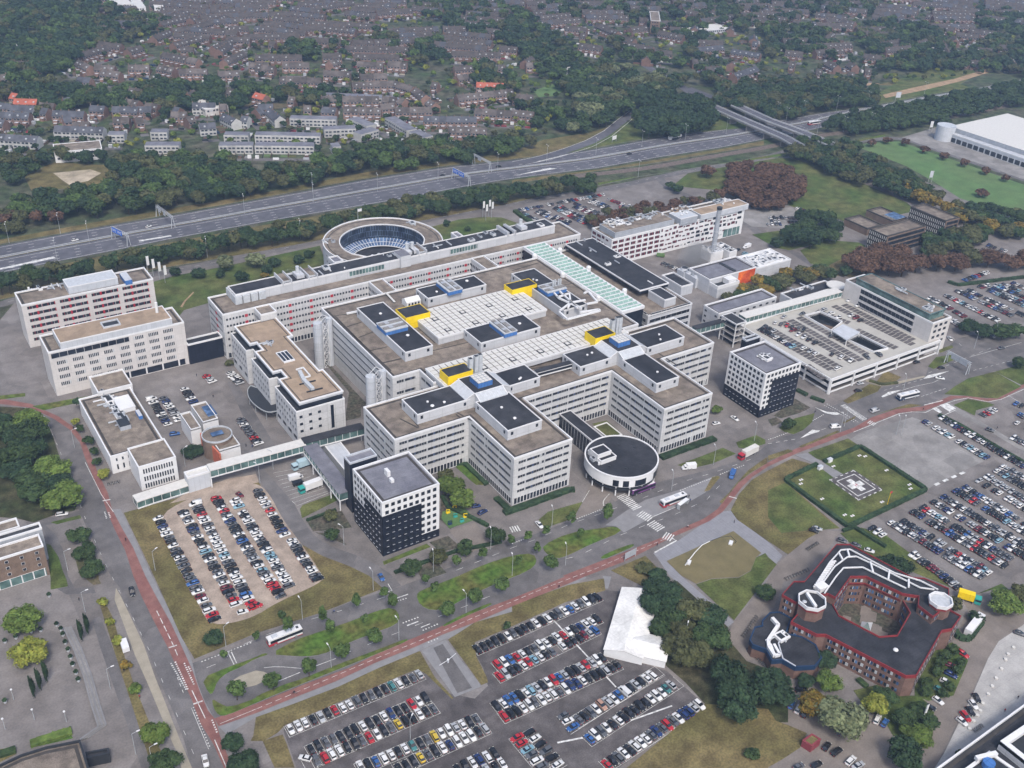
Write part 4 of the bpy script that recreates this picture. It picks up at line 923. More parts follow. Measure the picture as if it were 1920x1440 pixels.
r,P=bld('tower_block','white tower block with black plinth and grey roof beside the parking deck','building',rect3('A:410,595 820,850 1220,715',23.4),23.4,wall='white',roof='roofg')
grid_tower(r,P,[20.9,18.1,15.3,12.5,9.7,6.9,4.1,1.3],([(.22,1,0,18.6),(0,.22,0,4.2)],[(0,1,0,6.2)]))
bump(r,22.8,14,ccw(rect3('A:730,620 780,680 860,650',24)),21); 
r2,P=bld('stair_core','dark stair core standing behind the white tower beside the parking deck','stair block',rect3('A:550,435 590,470 750,425',22),22,wall='black',roof='roofd',cop='lgrey',trim=False)
# parking deck
zd=7.6; DP=ccw(rect3('P:1400,608 1546,717 1752,643',zd)); t=base('parking_deck','open multi-storey parking deck with beige top level, white beams and ramp openings','parking garage',DP)
h1=ccw(snap(W('7:280,935 400,905 560,985 470,1050',zd),0)); h1=ccw(W('7:280,935 390,905 550,980 470,1045',zd)); h2=ccw(W('7:600,1115 680,1075 890,1180 790,1205',zd))
b=MB(); holed(b,DP,[h1,h2],zd,'deck'); TD=b
b=MB(); holed(b,offset(DP,.6),[],3.9,'dark'); b.prism(offset(DP,3),0,7.3,'dark'); b.build('inner_levels',t)  # dark core and floor put the shade of the open levels into colour
b=MB(); 
for h_ in(h1,h2):
    b.ring(offset(h_,-.5),.5,zd-1,zd+1.0,'frame')
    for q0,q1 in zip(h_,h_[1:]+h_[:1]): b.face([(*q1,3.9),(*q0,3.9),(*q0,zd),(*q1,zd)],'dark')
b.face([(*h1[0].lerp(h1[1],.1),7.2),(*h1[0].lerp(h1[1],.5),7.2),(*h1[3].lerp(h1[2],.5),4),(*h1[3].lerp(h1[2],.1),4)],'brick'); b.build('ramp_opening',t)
b=MB()
for z0,z1 in((6.6,zd+.7),(3.3,4.7),(.2,.9)): b.ring(offset(DP,-.2),.4,z0,z1,'frame')
for i in range(4):
    A,B=DP[i],DP[(i+1)%4]; k=int((B-A).length/14)
    for j in range(k+1): p=A.lerp(B,j/k); n_=Vector(((B-A).y,-(B-A).x)).normalized()*.45; b.box(-.35,.35,-.35,.35,0,zd+.3,'frame',o=tuple(p+n_))
b.build('edge_beams',t)
b=MB()
def bays(s0,side=1,off=0,w=2.45,l=4.6):
    p,q=W(s0,zd); d=(q-p); L_=d.length; d.normalize(); nrm=Vector((-d.y,d.x))*side
    for k in range(int(L_/w)):
        a=p+d*(k*w+.18)+nrm*off; c=a+d*(w-.36); P4=ccw([a,c,c+nrm*l,a+nrm*l]); b.face([(*x,zd+.02) for x in P4],'g_lot')
for s in('7:660,860 1215,1125','7:470,860 1080,1160','7:545,850 1100,1135','7:205,945 740,1240','7:640,1040 950,1185','7:345,900 610,1000','A:960,270 1790,745','A:1050,250 1880,720','A:700,345 1560,835','A:790,330 1650,810','A:1225,750 1470,935'): bays(s,1)
TD.add(b); TD.build('top_deck',t)
b=MB(); Q=W('7:480,1040 560,990 690,1050 590,1110',zd+3); b.prism(ccw(Q),zd+2.6,zd+3,'lgrey','lgrey',True); 
for q in Q: b.cyl(q.x,q.y,.2,zd,zd+2.6,'frame',6)
b.build('ramp_canopy',t)
# office along the deck
r,P=bld('office_wing','long cream-ended office wing with glass bands along the far side of the parking deck','office building',rect3('7:570,655 1240,975 1395,935',19),19,wall='cream',roof='roofb')
for i in range(4):
    A,B=P[i],P[(i+1)%4]; L_=(B-A).length
    if seen(A,B):
        d=(B-A).normalized(); a=math.atan2(d.y,d.x)
        if L_>50:
            f0=.2; 
            for z in(8.2,12.0,15.6): addwin(r,('band',(('g',2.6),('d',.12)),round(L_*.62,1),2.5,'frame'),A+d*L_*.19,a,z)
        else: punch(r,A,B,[15.6,12.4,9.0,5.6],2.4,1.7,n=3,m0=2,m1=2.5,panes=2)
r_,Q=P,ccw(rect3('7:675,640 1210,925 1320,880',22.2)); b=MB(); b.prism(offset(Q,.5),18.3,21.6,'glassg'); b.prism(Q,21.6,21.9,'white','roofb'); b.ring(Q,.5,21.6,22.2,'glassg'); b.build('penthouse',r)
bump(r,22,5,ccw(rect3('7:950,730 980,750 1030,740',22)),31); bump(r,22,5,ccw(rect3('7:1170,880 1190,895 1260,870',22)),32)
# sheds and walkway left of the deck
r,P=bld('office_shed','long three-storey white building with grey roof behind the covered walkway','office building',rect3('C:715,785 880,885 1545,700',10.7),10.7,wall='whitew',roof='roofg')
punch(r,*[(P[i],P[(i+1)%4]) for i in range(4) if seen(P[i],P[(i+1)%4]) and (P[(i+1)%4]-P[i]).length>30][0],[7.6,4.4],2.2,1.3,gap=2.2,panes=2)
punch(r,*[(P[i],P[(i+1)%4]) for i in range(4) if seen(P[i],P[(i+1)%4]) and (P[(i+1)%4]-P[i]).length<=30][0],[7.6,4.4,1.4],1.8,1.3,gap=2.6,panes=2)
r,P=bld('office_shed','lower white building with dark roof at the far end of the covered walkway','office building',rect3('7:95,750 170,805 520,715',9),9,wall='whitew',roof='roofd'); bump(r,8.4,8,ccw(rect3('7:170,735 190,750 320,715',9)),33)
def walkway(name,label,s,z,w=4.5,h_=3.2,m='glassg',roof='skyl',step=14,z0=None,col=True):
    Q=W(s,z); t=base(name,label,'walkway',Q)
    b=MB(); g_=MB(); f=MB()
    for p,q in zip(Q,Q[1:]):
        g_.bar((*p,z-h_/2),(*q,z-h_/2),w-.3,m,h_-.5); b.bar((*p,z-.12),(*q,z-.12),w+.3,roof,.3); f.bar((*p,z-h_),(*q,z-h_),w+.1,'frame',.5)
        L_=(q-p).length; k=max(1,int(L_/3)); d=(q-p).normalized(); nn=Vector((-d.y,d.x))
        for j in range(k+1):
            c=p.lerp(q,j/k)
            for sg in(-1,1): c2=c+nn*sg*(w/2-.1); f.bar((*c2,z-h_),(*c2,z-.2),.16,'frame')
        if col:
            k=max(1,int(L_/step))
            for j in range(k+1):
                c=p.lerp(q,j/k)
                for sg in(-1,1): c2=c+nn*sg*(w/2-.3); f.cyl(c2.x,c2.y,.28,0,z-h_,'frame',8)
    g_.build('glazing',t); b.build('roof',t); f.build('frame',t); return t
walkway('covered_walkway','long covered walkway with green glass between parking deck and white sheds','C:1150,925 ;7:525,735' ,11.5) if 0 else walkway('covered_walkway','long covered walkway with green glass between parking deck and white sheds','P:1392,592 1573,543',11.5,5.5)
t=base('lookout_pavilion','round flat canopy at the end of the covered walkway beside the office wing','canopy',W('7:515,695',11)); p=W('7:515,695',11)[0]; b=MB(); b.cyl(p.x,p.y,5.5,10.4,11,'skyl',24); b.cyl(p.x,p.y,4,0,10.4,'glassg',16); b.build('canopy_roof',t)
walkway('link_bridge','glazed footbridge joining the ward block to the stair tower by the parking deck','C:610,1045 940,960',11,3.6,3.2,'glassg','roofd',20)
r=base('stair_tower','open-frame stair tower with dark flat roof beside the parking deck','stair tower',W('C:1050,950',13.5)); Q=ccw(rect3('C:910,912 1085,1015 1205,980',13.5)); b=MB(); b.prism(Q,13.1,13.5,'frame','roofd',True); b.ring(Q,.4,13.4,13.8,'frame'); b.build('roof',r); b=MB()
for z in(9.7,6.3,3): b.prism(offset(Q,.4),z,z+.25,'frame','g_conc',True)
for q in offset(Q,.5): b.cyl(q.x,q.y,.3,0,13.1,'frame',8)
b.prism(offset(Q,2.5),0,13.1,'glass'); b.build('frame',r)
# white and red building
r,P=bld('patterned_block','long white building with red and black window pattern and two-part rooftop storey','building',rect3('B:150,395 400,520;P:1402,392',17),17,wall='white',roof='roofb')
rr=random.Random(4)
for i in range(4):
    A,B=P[i],P[(i+1)%4]; L_=(B-A).length
    if seen(A,B):
        d=(B-A).normalized(); a=math.atan2(d.y,d.x); n=int(L_/4.6)
        for zi,z in enumerate((13.8,10.8,7.8,4.8,1.8)):
            x=.8
            while x<L_-4.2:
                f=x/L_; w_=3.5 if f<.33 else rr.choice((1.2,2.4,3.0,1.8,3.4))
                if f>.84 and z<6 and L_>50: break
                hh=1.75 if f<.33 else rr.choice((1.0,1.7,.9)); 
                cells=(('g',.75),('m',.5),('g',.8),('m',.7),('g',.75)) if f<.5 or rr.random()<.5 else (('g',w_),)
                addwin(r,('band',cells,w_,hh,None),A+d*x,a,z+(0 if f<.33 else rr.choice((0,.5))),'window'); x+=w_+ (1.1 if f<.33 else rr.choice((.8,1.4)))
        if L_>50: addwin(r,('band',(('G',3.5),('f',.3)),round(L_*.13,1),5.2,None),A+d*L_*.85,a,.4,'entrance_glazing')
plant(r,'B:265,345 400,455 1110,325',17,20.0,wall='grey',roof='roofb',vents=0,wins=False,cop='grey'); plant(r,'B:1330,180 1345,265 1905,150',17,20,wall='lgrey',roof='rooft',vents=2,wins=False); plant(r,'B:1110,225 1130,320 1310,270',17,20.5,wall='grey',roof='metal',vents=2,wins=False)
bump(r,20,45,ccw(rect3('B:330,350 420,410 580,360',20)),41,mats=('white','white','skyl')); bump(r,20,22,ccw(rect3('B:560,290 640,360 980,270',20)),42); bump(r,20,30,ccw(rect3('B:1090,180 1130,230 1300,190',21)),43,mats=('white','metal','rooft')); bump(r,20,16,ccw(rect3('B:1540,110 1560,140 1720,100',20)),44)
# atrium roof and dark-roofed block
xa0=303.6; q=W('6:980,840',26)[0]; xa1=q.x; ya0=q.y-1; ya1=440
r=base('atrium','long atrium with pale green ridged glass roof between treatment block and dark-roofed block','building',[Vector((xa0,ya0)),Vector((xa1,ya1))])
Q=[Vector(v) for v in((xa0,ya0),(xa1,ya0),(xa1,ya1),(xa0,ya1))]
b=MB(); b.prism(Q,0,24.6,'glass','lgrey'); b.build('glass_wall',r)
b=MB(); n=int((ya1-ya0)/3.4); st=(ya1-ya0)/n
for k in range(n):
    y=ya0+k*st; b.face([(xa0+.6,y+.25,25.2),(xa1-.6,y+.25,25.2),(xa1-.6,y+st/2,26.1),(xa0+.6,y+st/2,26.1)],'green_roof'); b.face([(xa1-.6,y+st-.25,25.2),(xa0+.6,y+st-.25,25.2),(xa0+.6,y+st/2,26.1),(xa1-.6,y+st/2,26.1)],'green_roof')
    b.bar((xa0+.6,y+st/2,26.15),(xa1-.6,y+st/2,26.15),.25,'frame'); b.box(xa0,xa1,y-.2,y+.2,24.6,25.4,'lgrey')
    for q in(.25,.5,.75): x=xa0+(xa1-xa0)*q; b.bar((x,y+.25,25.25),(x,y+st/2,26.15),.12,'frame')
b.build('ridged_glass_roof',r)
b=MB(); b.ring(offset(Q,-.3),1.2,24,25.6,'white')
for k in(.2,.55,.85):
    for x in(xa0-1.6,xa1+1.6): b.cyl(x,ya0+(ya1-ya0)*k,1.3,24.4,26.3,'white',12); b.dome(x,ya0+(ya1-ya0)*k,26.3,1.3,'white')
b.build('roof_edge',r)
q=W('B:1325,1205',20)[0]; q0=W('B:810,1335',20)[0]; y9=(q.y+q0.y)/2
L9=[Vector(v) for v in((max(xa1+.1,q0.x),y9),(q.x,y9),(q.x,441),(max(xa1+.1,q0.x),441))]
r,P=bld('laboratory_block','white banded block with dark bitumen roof right of the glass-roofed atrium','building',L9,17.5,wall='whitew',roof='roofb')
band(r,P,[16.4,12.8,9.2,5.6,2],CELL_L,1.9,1.5,1.5,'frame')
q1=W('B:720,1110',21)[0]; q2=Vector((q.x-.7,0))
Q=[Vector(v) for v in((q1.x,q1.y),(q2.x,q1.y),(q2.x,440.5),(q1.x,440.5))]
b=MB(); b.prism(Q,19,21.0,'glass','roofd'); b.ring(offset(Q,-.2),.5,20.5,21.2,'white'); b.build('upper_storey',r)
Q2=ccw(rect3('B:800,1105 1005,1210 1145,1180',21.3)); b=MB(); b.prism(Q2,0,21.2,'whitew','roofd'); b.ring(offset(Q2,-.1),.4,20.8,21.5,'white'); b.build('stair_core',r); bump(r,21,10,Q,51)
# entrance pavilion
zp=9.6; o_,rp=circ('10:545,520 1100,575 860,708',zp); print('pav',o_,rp)
r=base('entrance_pavilion','round white entrance pavilion with dark roof standing over the bus stop','building',[o_]); cx,cy=o_
b=MB(); b.cyl(cx,cy,rp,5.0,zp,'white',56,top='white'); b.build('wall',r)
b=MB(); b.cyl(cx,cy,rp-.5,zp,zp+.03,'roofd',56); 
for k in range(7): a=k*.8+.3; b.cyl(cx+math.cos(a)*rp*.6,cy+math.sin(a)*rp*.55,.6,zp,zp+.3,'dark',10)
b.build('roof',r)
b=MB(); Q=[Vector((cx+math.cos(2*math.pi*k/56)*(rp+.1),cy+math.sin(2*math.pi*k/56)*(rp+.1))) for k in range(56)]; b.ring(Q,.6,zp-.3,zp+.35,'white'); b.build('coping',r)
b=MB(); b.cyl(cx,cy,rp-1.1,3.6,5.0,'glass',48); b.cyl(cx,cy,rp*.62,0,3.6,'glass',32); b.build('glazing',r)
b=MB(); b.cyl(cx,cy,rp-.4,3.2,3.7,'dark',48)
for k in range(16): a=2*math.pi*k/16; b.cyl(cx+math.cos(a)*(rp-1),cy+math.sin(a)*(rp-1),.3,0,5,'frame',8)
b.build('columns',r)
for a0,w_ in((-2.45,.16),(-2.18,.16),(-1.85,.34),(-1.2,.3),(-.85,.3)):
    b=MB(); n=5
    for k in range(n):
        a,c=a0+w_*k/n,a0+w_*(k+1)/n; R1=rp+.06; f=lambda t,z:(cx+math.cos(t)*R1,cy+math.sin(t)*R1,z)
        b.face([f(a,5.2),f(c,5.2),f(c,8.2),f(a,8.2)],'glass')
    b.build('window',r)
Q=ccw(rect3('10:580,485 660,575 775,535',12)); b=MB(); b.prism(Q,zp,11.3,'white','roofd'); b.ring(offset(Q,-.1),.4,11,11.6,'white'); Q2=ccw(rect3('10:590,485 650,535 740,490',13.5)); b.prism(Q2,11,13,'white','roofd'); b.ring(offset(Q2,-.1),.4,12.7,13.3,'white'); b.build('rooftop_room',r)
bump(r,zp,8,ccw(rect3('10:610,560 640,610 670,600',zp)),52)
r=base('entrance_link','glazed link with black roof joining the ward block to the round pavilion','link building',W('10:500,330',9)); Q=ccw(snap(W('10:380,258 590,412 668,380 470,228',9),0)); x0,x1=min(p.x for p in Q),max(p.x for p in Q); Q=[Vector(v) for v in((x0,cy+rp*.8),(x1,cy+rp*.8),(x1,311.6),(x0,311.6))]
b=MB(); b.prism(offset(Q,.25),0,8.6,'glass'); b.build('glazing',r); b=MB(); b.prism(Q,8.6,9,'frame','roofd',True); b.ring(Q,.3,8.9,9.3,'frame'); b.build('roof',r); 
punch(r,Q[3]+Vector((.2,0)),Q[0]+Vector((.2,0)),[.3],1.9,8.1,gap=.2,panes=2)
r,P=bld('garden_terrace','low walled grass terrace between the ward block wings behind the pavilion','terrace',rect3('10:600,305 710,400 840,390',1.5),1.5,wall='frame',roof='g_grass',trim=False,drop=.3)
# energy plant
r,P=bld('plant_hall','dark-roofed energy hall with a bright orange wall panel','industrial building',rect3('C:560,365 760,505 1305,370',9),9,wall='whitew',roof='roofg')
for i in range(4):
    A,B=P[i],P[(i+1)%4]; d=(B-A).normalized()
    if seen(A,B) and abs(d.x)>.7: addwin(r,('panel',round((B-A).length*.36,1),8.2,'orange'),A+d*(B-A).length*.62,math.atan2(d.y,d.x),.2,'orange_panel')
b=MB()
for k in range(6): q=P[0].lerp(P[1],.2+.12*k).lerp(P[3].lerp(P[2],.2+.12*k),.6); b.dome(q.x,q.y,8.4,1.5,'dark',.4)
b.build('roof_domes',r)
r,P=bld('clean_laboratory','white flat laboratory roof crowded with white ventilation units, right of the orange panel','industrial building',rect3('C:1310,372 1720,275 1460,158',7.2),7.2,wall='whitew',roof='white',trim=False); bump(r,6.6,150,offset(P,2),61,mats=('white','white','frame','metal'))
r,P=bld('plant_annex','low grey-walled annex with black roof left of the energy hall','industrial building',rect3('C:235,455 480,580 610,543',6.2),6.2,wall='lgrey',roof='roofd')
r,P=bld('plant_annex','white open-topped annex in front of the energy hall','industrial building',rect3('C:750,515 875,580 1130,518',7.5),7.5,wall='whitew',roof='dark',trim=False,drop=2)
Q=ccw(rect3('C:950,465 985,510 1080,490',9)); b=MB(); b.prism(Q,5,8.6,'white','white'); b.build('air_unit',r)
r,P=bld('plant_annex','narrow grey link wall between the two annexes of the energy hall','industrial building',rect3('C:480,582 620,640 750,520',6),6,wall='lgrey',roof='roofg',trim=False) if 0 else (r,P)
for k,s in enumerate(('C:505,375','C:570,405','C:640,445')):
    p=W(s,7)[0]; t=thing('cooling_tower',['left','middle','right'][k]+' one of three grey cooling towers beside the energy hall','cooling tower',(p.x,p.y,0),'cooling towers by the energy hall'); b=MB(); b.box(-3,3,-3,3,0,6,'lgrey'); b.cyl(0,0,2.5,6,7.3,'lgrey',14,2.1); b.cyl(0,0,1.9,7.3,7.35,'dark',14); inst('tower_body',b.mesh('tower_body'),t)
p=W('B:1530,755')[0]; t=thing('chimney','tall grey steel chimney beside the energy hall','chimney',(p.x,p.y,0)); b=MB(); b.cyl(0,0,1.5,0,33,'grey',16,1.4); inst('shaft',b.mesh('shaft'),t); 
for z0,z1,m_ in((32,33.4,'dark'),(18,18.4,'metal'),(10,10.4,'metal')): b=MB(); b.cyl(0,0,1.62,z0,z1,m_,16); inst('chimney_ring',b.mesh('chimney_ring'),t)
r,P=bld('plant_units','white plant units with black pipes behind the chimney','industrial building',rect3('B:1430,635 1520,700 1640,655',6),6,wall='white',roof='white',trim=False); bump(r,5.4,16,offset(P,.5),62,mats=('white','lgrey'))
r,P=bld('plant_units','white plant units with a black side right of the chimney','industrial building',rect3('B:1600,585 1700,680 1790,660',6),6,wall='white',roof='dark',trim=False); bump(r,5.4,10,offset(P,.5),63,mats=('white','lgrey'))
# lower-left white group
r,P=bld('white_hall','long low white building with brown roof and pipework beside the red cycle path','building',rect3('8:605,135 835,575 1212,405',8.6),8.6,wall='white',roof='roofb')
for i in range(4):
    if seen(P[i],P[(i+1)%4]) and (P[(i+1)%4]-P[i]).length<50: punch(r,P[i],P[(i+1)%4],[5.6],.8,1.5,n=4,m0=2,m1=12,panes=1); punch(r,P[i],P[(i+1)%4],[1.5],.8,2.6,n=4,m0=2,m1=12,panes=1)
bump(r,7.9,60,ccw(rect3('8:720,150 830,380 1000,200',8.6)),71); plant(r,'8:850,110 900,200 1010,160',8,10,wall='white',roof='white',vents=0,wins=False); q=ccw(rect3('8:1020,190 1035,240 1060,230',10)); b=MB(); b.prism(q,7.8,9.6,'blue','lgrey'); b.build('cooling_unit',r); q=ccw(rect3('8:880,270 895,330 970,300',10)); b=MB(); b.prism(q,7.8,9.9,'grey','dark'); b.build('air_unit',r)
r,P=bld('white_cube','white corner block with slot windows beside the curved glass entrance','building',rect3('8:950,480 1037,622 1322,545',11.5),11.5,wall='white',roof='roofb')
for i in range(4):
    if seen(P[i],P[(i+1)%4]) and abs((P[(i+1)%4]-P[i]).x)>10: punch(r,P[i],P[(i+1)%4],[7.6,4.0,.6],.75,2.3,n=12,m0=1.5,m1=1.5,panes=1)
r,P=bld('white_cube','small white block with brown roof between the white hall and the cream slab','building',rect3('P:165,706 184,735 249,720',10),10,wall='white',roof='roofb'); 
for i in range(4):
    if seen(P[i],P[(i+1)%4]) and abs((P[(i+1)%4]-P[i]).x)>10: punch(r,P[i],P[(i+1)%4],[5.5],.8,1.7,n=8,m0=2,m1=2,panes=1)
# skybridge group
walkway('curved_entrance','curved low glass entrance with pale roof at the foot of the white corner block','8:1010,860 1130,820 1260,780 1400,735',3.8,5,3.3,'glassg','skyl',40,col=False)
r,P=bld('bridge_head','plain grey concrete block where the skybridge meets the ground','building',rect3('8:1378,655 1400,700 1575,655',7.8),7.8,wall='lgrey',roof='skyl',trim=False)
walkway('skybridge','long glass skybridge on white columns crossing the access road','H:545,880 1620,590',8.6,4.8,3.4,'glassg','skyl',22)
walkway('skybridge','glass skybridge with black roof leading to the ward block','9:350,425 800,310',9,4.5,3.4,'glassg','roofd',14)
walkway('dock_gallery','glazed gallery with grey roof above the loading docks','9:405,455 675,810',8.4,6,3.4,'glassg','roofg',9)
r,P=bld('loading_shed','light grey flat shed between the loading docks and the ward block','shed',rect3('9:500,440 690,640 760,600',4.5) if 0 else ccw(W('9:495,440 625,420 705,520 700,600 660,640',5)),5,wall='lgrey',roof='lgrey',trim=False,drop=.2)
P0,P1=W('9:430,560 575,770'); d=(P1-P0).normalized()
for k in range(8):
    p=P0+d*(1.5+k*(P1-P0).length/8); t=thing('dock_door',['first','second','third','fourth','fifth','sixth','seventh','eighth'][k]+' black loading dock door counted from the skybridge','dock door',(p.x,p.y,0),'black loading dock doors',math.atan2(d.y,d.x)); b=MB(); b.box(-1.4,1.4,-.2,.9,0,3.9,'dark'); inst('door_surround',b.mesh('door_surround'),t); b=MB(); b.box(-1,1,-.26,-.2,.8,3.2,'grey'); inst('door_panel',b.mesh('door_panel'),t)
# artful white and terracotta building
r=base('childrens_centre','white and terracotta building with a round drum, slanted roofs and solar panels','building',W('H:560,450'))
b=MB(); 
for s,z,m in(('H:310,205 530,375 690,310',8,'white'),('H:222,282 345,460 465,432',8,'white'),('H:655,690 905,640 790,470',7.5,'white')): Q=ccw(rect3(s,z)); b=MB(); b.prism(Q,0,z,m); b.build('wall',r)
b=MB()
for s,z in(('H:310,205 530,375 690,310',8),('H:222,282 345,460 465,432',8),('H:655,690 905,640 790,470',7.5)): Q=offset(ccw(rect3(s,z)),.3); b.face([(*p,z-.3) for p in Q],'roofb')
b.build('roof',r); b=MB()
for s,z in(('H:310,205 530,375 690,310',8),('H:222,282 345,460 465,432',8),('H:655,690 905,640 790,470',7.5)): b.ring(ccw(rect3(s,z)),.35,z-.4,z+.5,'frame')
b.build('coping',r); p=W('H:640,510',9)[0]; b=MB(); b.cyl(p.x,p.y,6.2,0,8.6,'brick',32,top='roofb'); b.build('drum',r); b=MB(); Q=[Vector((p.x+6.3*math.cos(k*.2),p.y+6.3*math.sin(k*.2))) for k in range(31)]; b.ring(Q,.35,8.8,9.5,'metal'); b.build('drum_rim',r)
b=MB(); A=W('H:455,480',8)[0]; B=W('H:650,690',8)[0]; C_=W('H:640,790',5)[0]; d=(B-A).normalized(); b.bar((*A,3.5),(*(B+d*2),3.5),.6,'terra',8); b.build('terracotta_wall',r)
b=MB(); Q=ccw(rect3('H:470,190 535,305 640,275',8.6)); b.prism(Q,8.2,8.4,'steel','glassb'); q=W('H:640,490',9.4)[0]; b.box(-2.5,2.5,-1.5,1.5,9.1,9.3,'glassb',o=tuple(q)); b.build('solar_panels',r)
# loading etc. Left edge brick building
zb=13.5
r,P=bld('brick_office','brown brick office with flat roof at the left edge','office building',rect3('8:290,1125 325,1212 -260,1385',zb),zb,wall='brick',roof='roofb')
for i in range(4):
    A,B=P[i],P[(i+1)%4]
    if seen(A,B) and (B-A).length>18: punch(r,A,B,[10.5,7.8,5.1],1.2,1.2,gap=3.2,m0=2,m1=2,panes=1); band(r,[A,B,B+Vector((0,50)),A+Vector((0,50))],[.3],(('G',3.4),('f',.4)),3.3,1,1,'frame',edges=[0],name='ground_floor_glazing')
r,P=bld('office_annex','grey-topped glazed middle strip of the brick office at the left edge','office building',rect3('8:300,1040 312,1085 -260,1240',14.6),14.6,wall='grey',roof='roofd',trim=False)
r,P=bld('office_annex','rear wing of the brick office at the left edge, beside the shrubs','office building',rect3('8:128,1005 145,1075 -260,1180',13),13,wall='brick',roof='roofb',trim=False)
r,P=bld('corner_building','brown-roofed building with white edge in the bottom-left corner','building',ccw(W('12:-60,1440 150,1340 340,1280 600,1228 665,1440 700,1600 0,1700',7)),7,wall='white',roof='roofb',cop='dark')
r,P=bld('corner_annex','small black-roofed annex beside the bottom-left corner building','building',ccw(W('12:640,1320 815,1288 818,1330 650,1365',4)),4,wall='dark',roof='roofd',trim=False,cop='dark')
# steps beside the brick square
t=base('garden_steps','long pale stone steps along the edge of the brick square at bottom left','steps',W('12:700,900')); b=MB()
for k in range(5):
    f=k/5; Q=W('12:480,400 560,570 630,760 690,980 740,1140 600,1240',0); off=Vector((.55*k,0)); Pn=[q+off for q in Q]
    for p_,q_ in zip(Pn,Pn[1:]): b.bar((*p_,.2+.12*(4-k)),(*q_,.2+.12*(4-k)),.5,'g_conc' if k%2 else 'g_path',.3)
b.build('stone_steps',t)
# gabled white hall
def gable(t,A,B,w,e,rz,wall='white',roof='white',over=.3,ret=False):
    "gabled block along the line A-B"
    d=(B-A).normalized(); n_=Vector((-d.y,d.x)); a0,a1,b0,b1=A+n_*w/2,A-n_*w/2,B+n_*w/2,B-n_*w/2
    b=MB(); b.prism([a1,b1,b0,a0],0,e,wall); b.face([(*a0,e),(*a1,e),(*A,rz)],wall); b.face([(*b1,e),(*b0,e),(*B,rz)],wall); b.build('wall',t)
    A2,B2=A-d*over,B+d*over; k=(rz-e)/(w/2)*over; u=n_*(w/2+over); b=MB()
    for sg in(1,-1):
        q=[(*(A2+u*sg),e-k),(*(B2+u*sg),e-k),(*B2,rz),(*A2,rz)]; q2=[(x,y,z+.15) for x,y,z in q]
        if sg>0: q,q2=q[::-1],q2[::-1]
        b.face(q2,roof); b.face(q[::-1],roof)
        for i in range(4): j=(i+1)%4; b.face([q[i],q[j],q2[j],q2[i]],roof)
    b.build('roof',t); return a1,b1
M['whiteroof']=mat('white_sheet_roof',(.64,.63,.60),.5,.12,.12,joint=(5,40,.8))
A,B=W('14:965,95',4.6)[0],W('14:838,560',4.6)[0]; t=base('white_pavilion','white gabled L-shaped temporary hall beside the dark trees','building',[A.lerp(B,.5)])
gable(t,A,B,13,3.2,4.6,roof='whiteroof'); qa,qb=W('14:735,598 1150,695'); dq=(qb-qa).normalized(); nq=Vector((-dq.y,dq.x)); C1,C2=qa.lerp(qb,.36)+nq*5.4,qa.lerp(qb,.985)+nq*5.4; gable(t,C1,C2,10.6,3.15,4.5,roof='whiteroof')
q0,q1=W('14:735,598 1150,695'); d=(q1-q0).normalized(); p0=q0
for f in(.06,.11,.3,.42,.47,.58,.62,.82,.87): addwin(t,('w',1.3,1.0,'frame','glass',2,None),q0.lerp(q1,f)-Vector((-d.y,d.x))*.02+Vector((0,.3)),math.atan2(d.y,d.x),1.2)
# red-trimmed university building
zl,zu=9.6,12.8
LO=ccw(W('G:390,690 590,790 660,790 1290,1115 1370,1110 1570,760 1650,745 1720,645 1560,540 1300,480',zl)+W('G:1250,470 830,330 640,480',zl)); CT=W('G:720,560 765,640 1080,805 1220,795 1320,620 1262,525',zl)
n1,n2,n3=W('G:735,500 855,340 980,340',zu); n4=W('G:1265,470',zu)[0]
CT=ccw(CT+[n4,n3,n2,n1])
LO=ccw(W('G:390,690 590,790 660,790 1290,1115 1370,1110 1570,760 1650,745 1720,645 1600,580',zl)+W('G:1620,470 1200,300 880,220 700,330 500,560',zl))
r=base('courtyard_building','brick building with red trim, black roofs and white roof ducts around a courtyard','building',LO)
b=MB(); b.prism(LO,0,zl-.1,'brickr'); 
for p_,q_ in zip(CT,CT[1:]+CT[:1]): b.face([(*q_,0),(*p_,0),(*p_,zl-.1),(*q_,zl-.1)],'brickr')
b.build('wall',r); b=MB(); holed(b,LO,[CT],zl-.5,'roofd'); b.build('roof',r)
b=MB(); b.ring(offset(LO,-.1),.3,zl-1.2,zl+.1,'redtrim'); 
Q=CT; O_=offset(CT,-.3)
for i in range(len(CT)): j=(i+1)%len(CT); b.face([(*CT[i],zl+.12),(*CT[j],zl+.12),(*O_[j],zl+.12),(*O_[i],zl+.12)][::-1],'redtrim'); b.face([(*O_[i],zl-.5),(*O_[j],zl-.5),(*O_[j],zl+.12),(*O_[i],zl+.12)],'redtrim'); b.face([(*CT[j],zl-.9),(*CT[i],zl-.9),(*CT[i],zl+.12),(*CT[j],zl+.12)],'redtrim')
b.build('red_fascia',r)
UP=ccw(W('G:320,478 430,540 560,480 680,470 735,500 855,335 980,335 1265,470 1390,490 1385,560 1500,650 1625,550 1622,430 1430,350 1340,345 850,85 745,85 495,375 412,375',zu))
b=MB(); b.prism(UP,0,zu-.1,'brickr'); b.build('upper_wall',r); b=MB(); b.face([(*p_,zu-.4) for p_ in UP],'roofd'); b.build('upper_roof',r); b=MB(); b.ring(offset(UP,-.1),.22,zu-1.0,zu+.1,'redtrim'); b.build('upper_fascia',r)
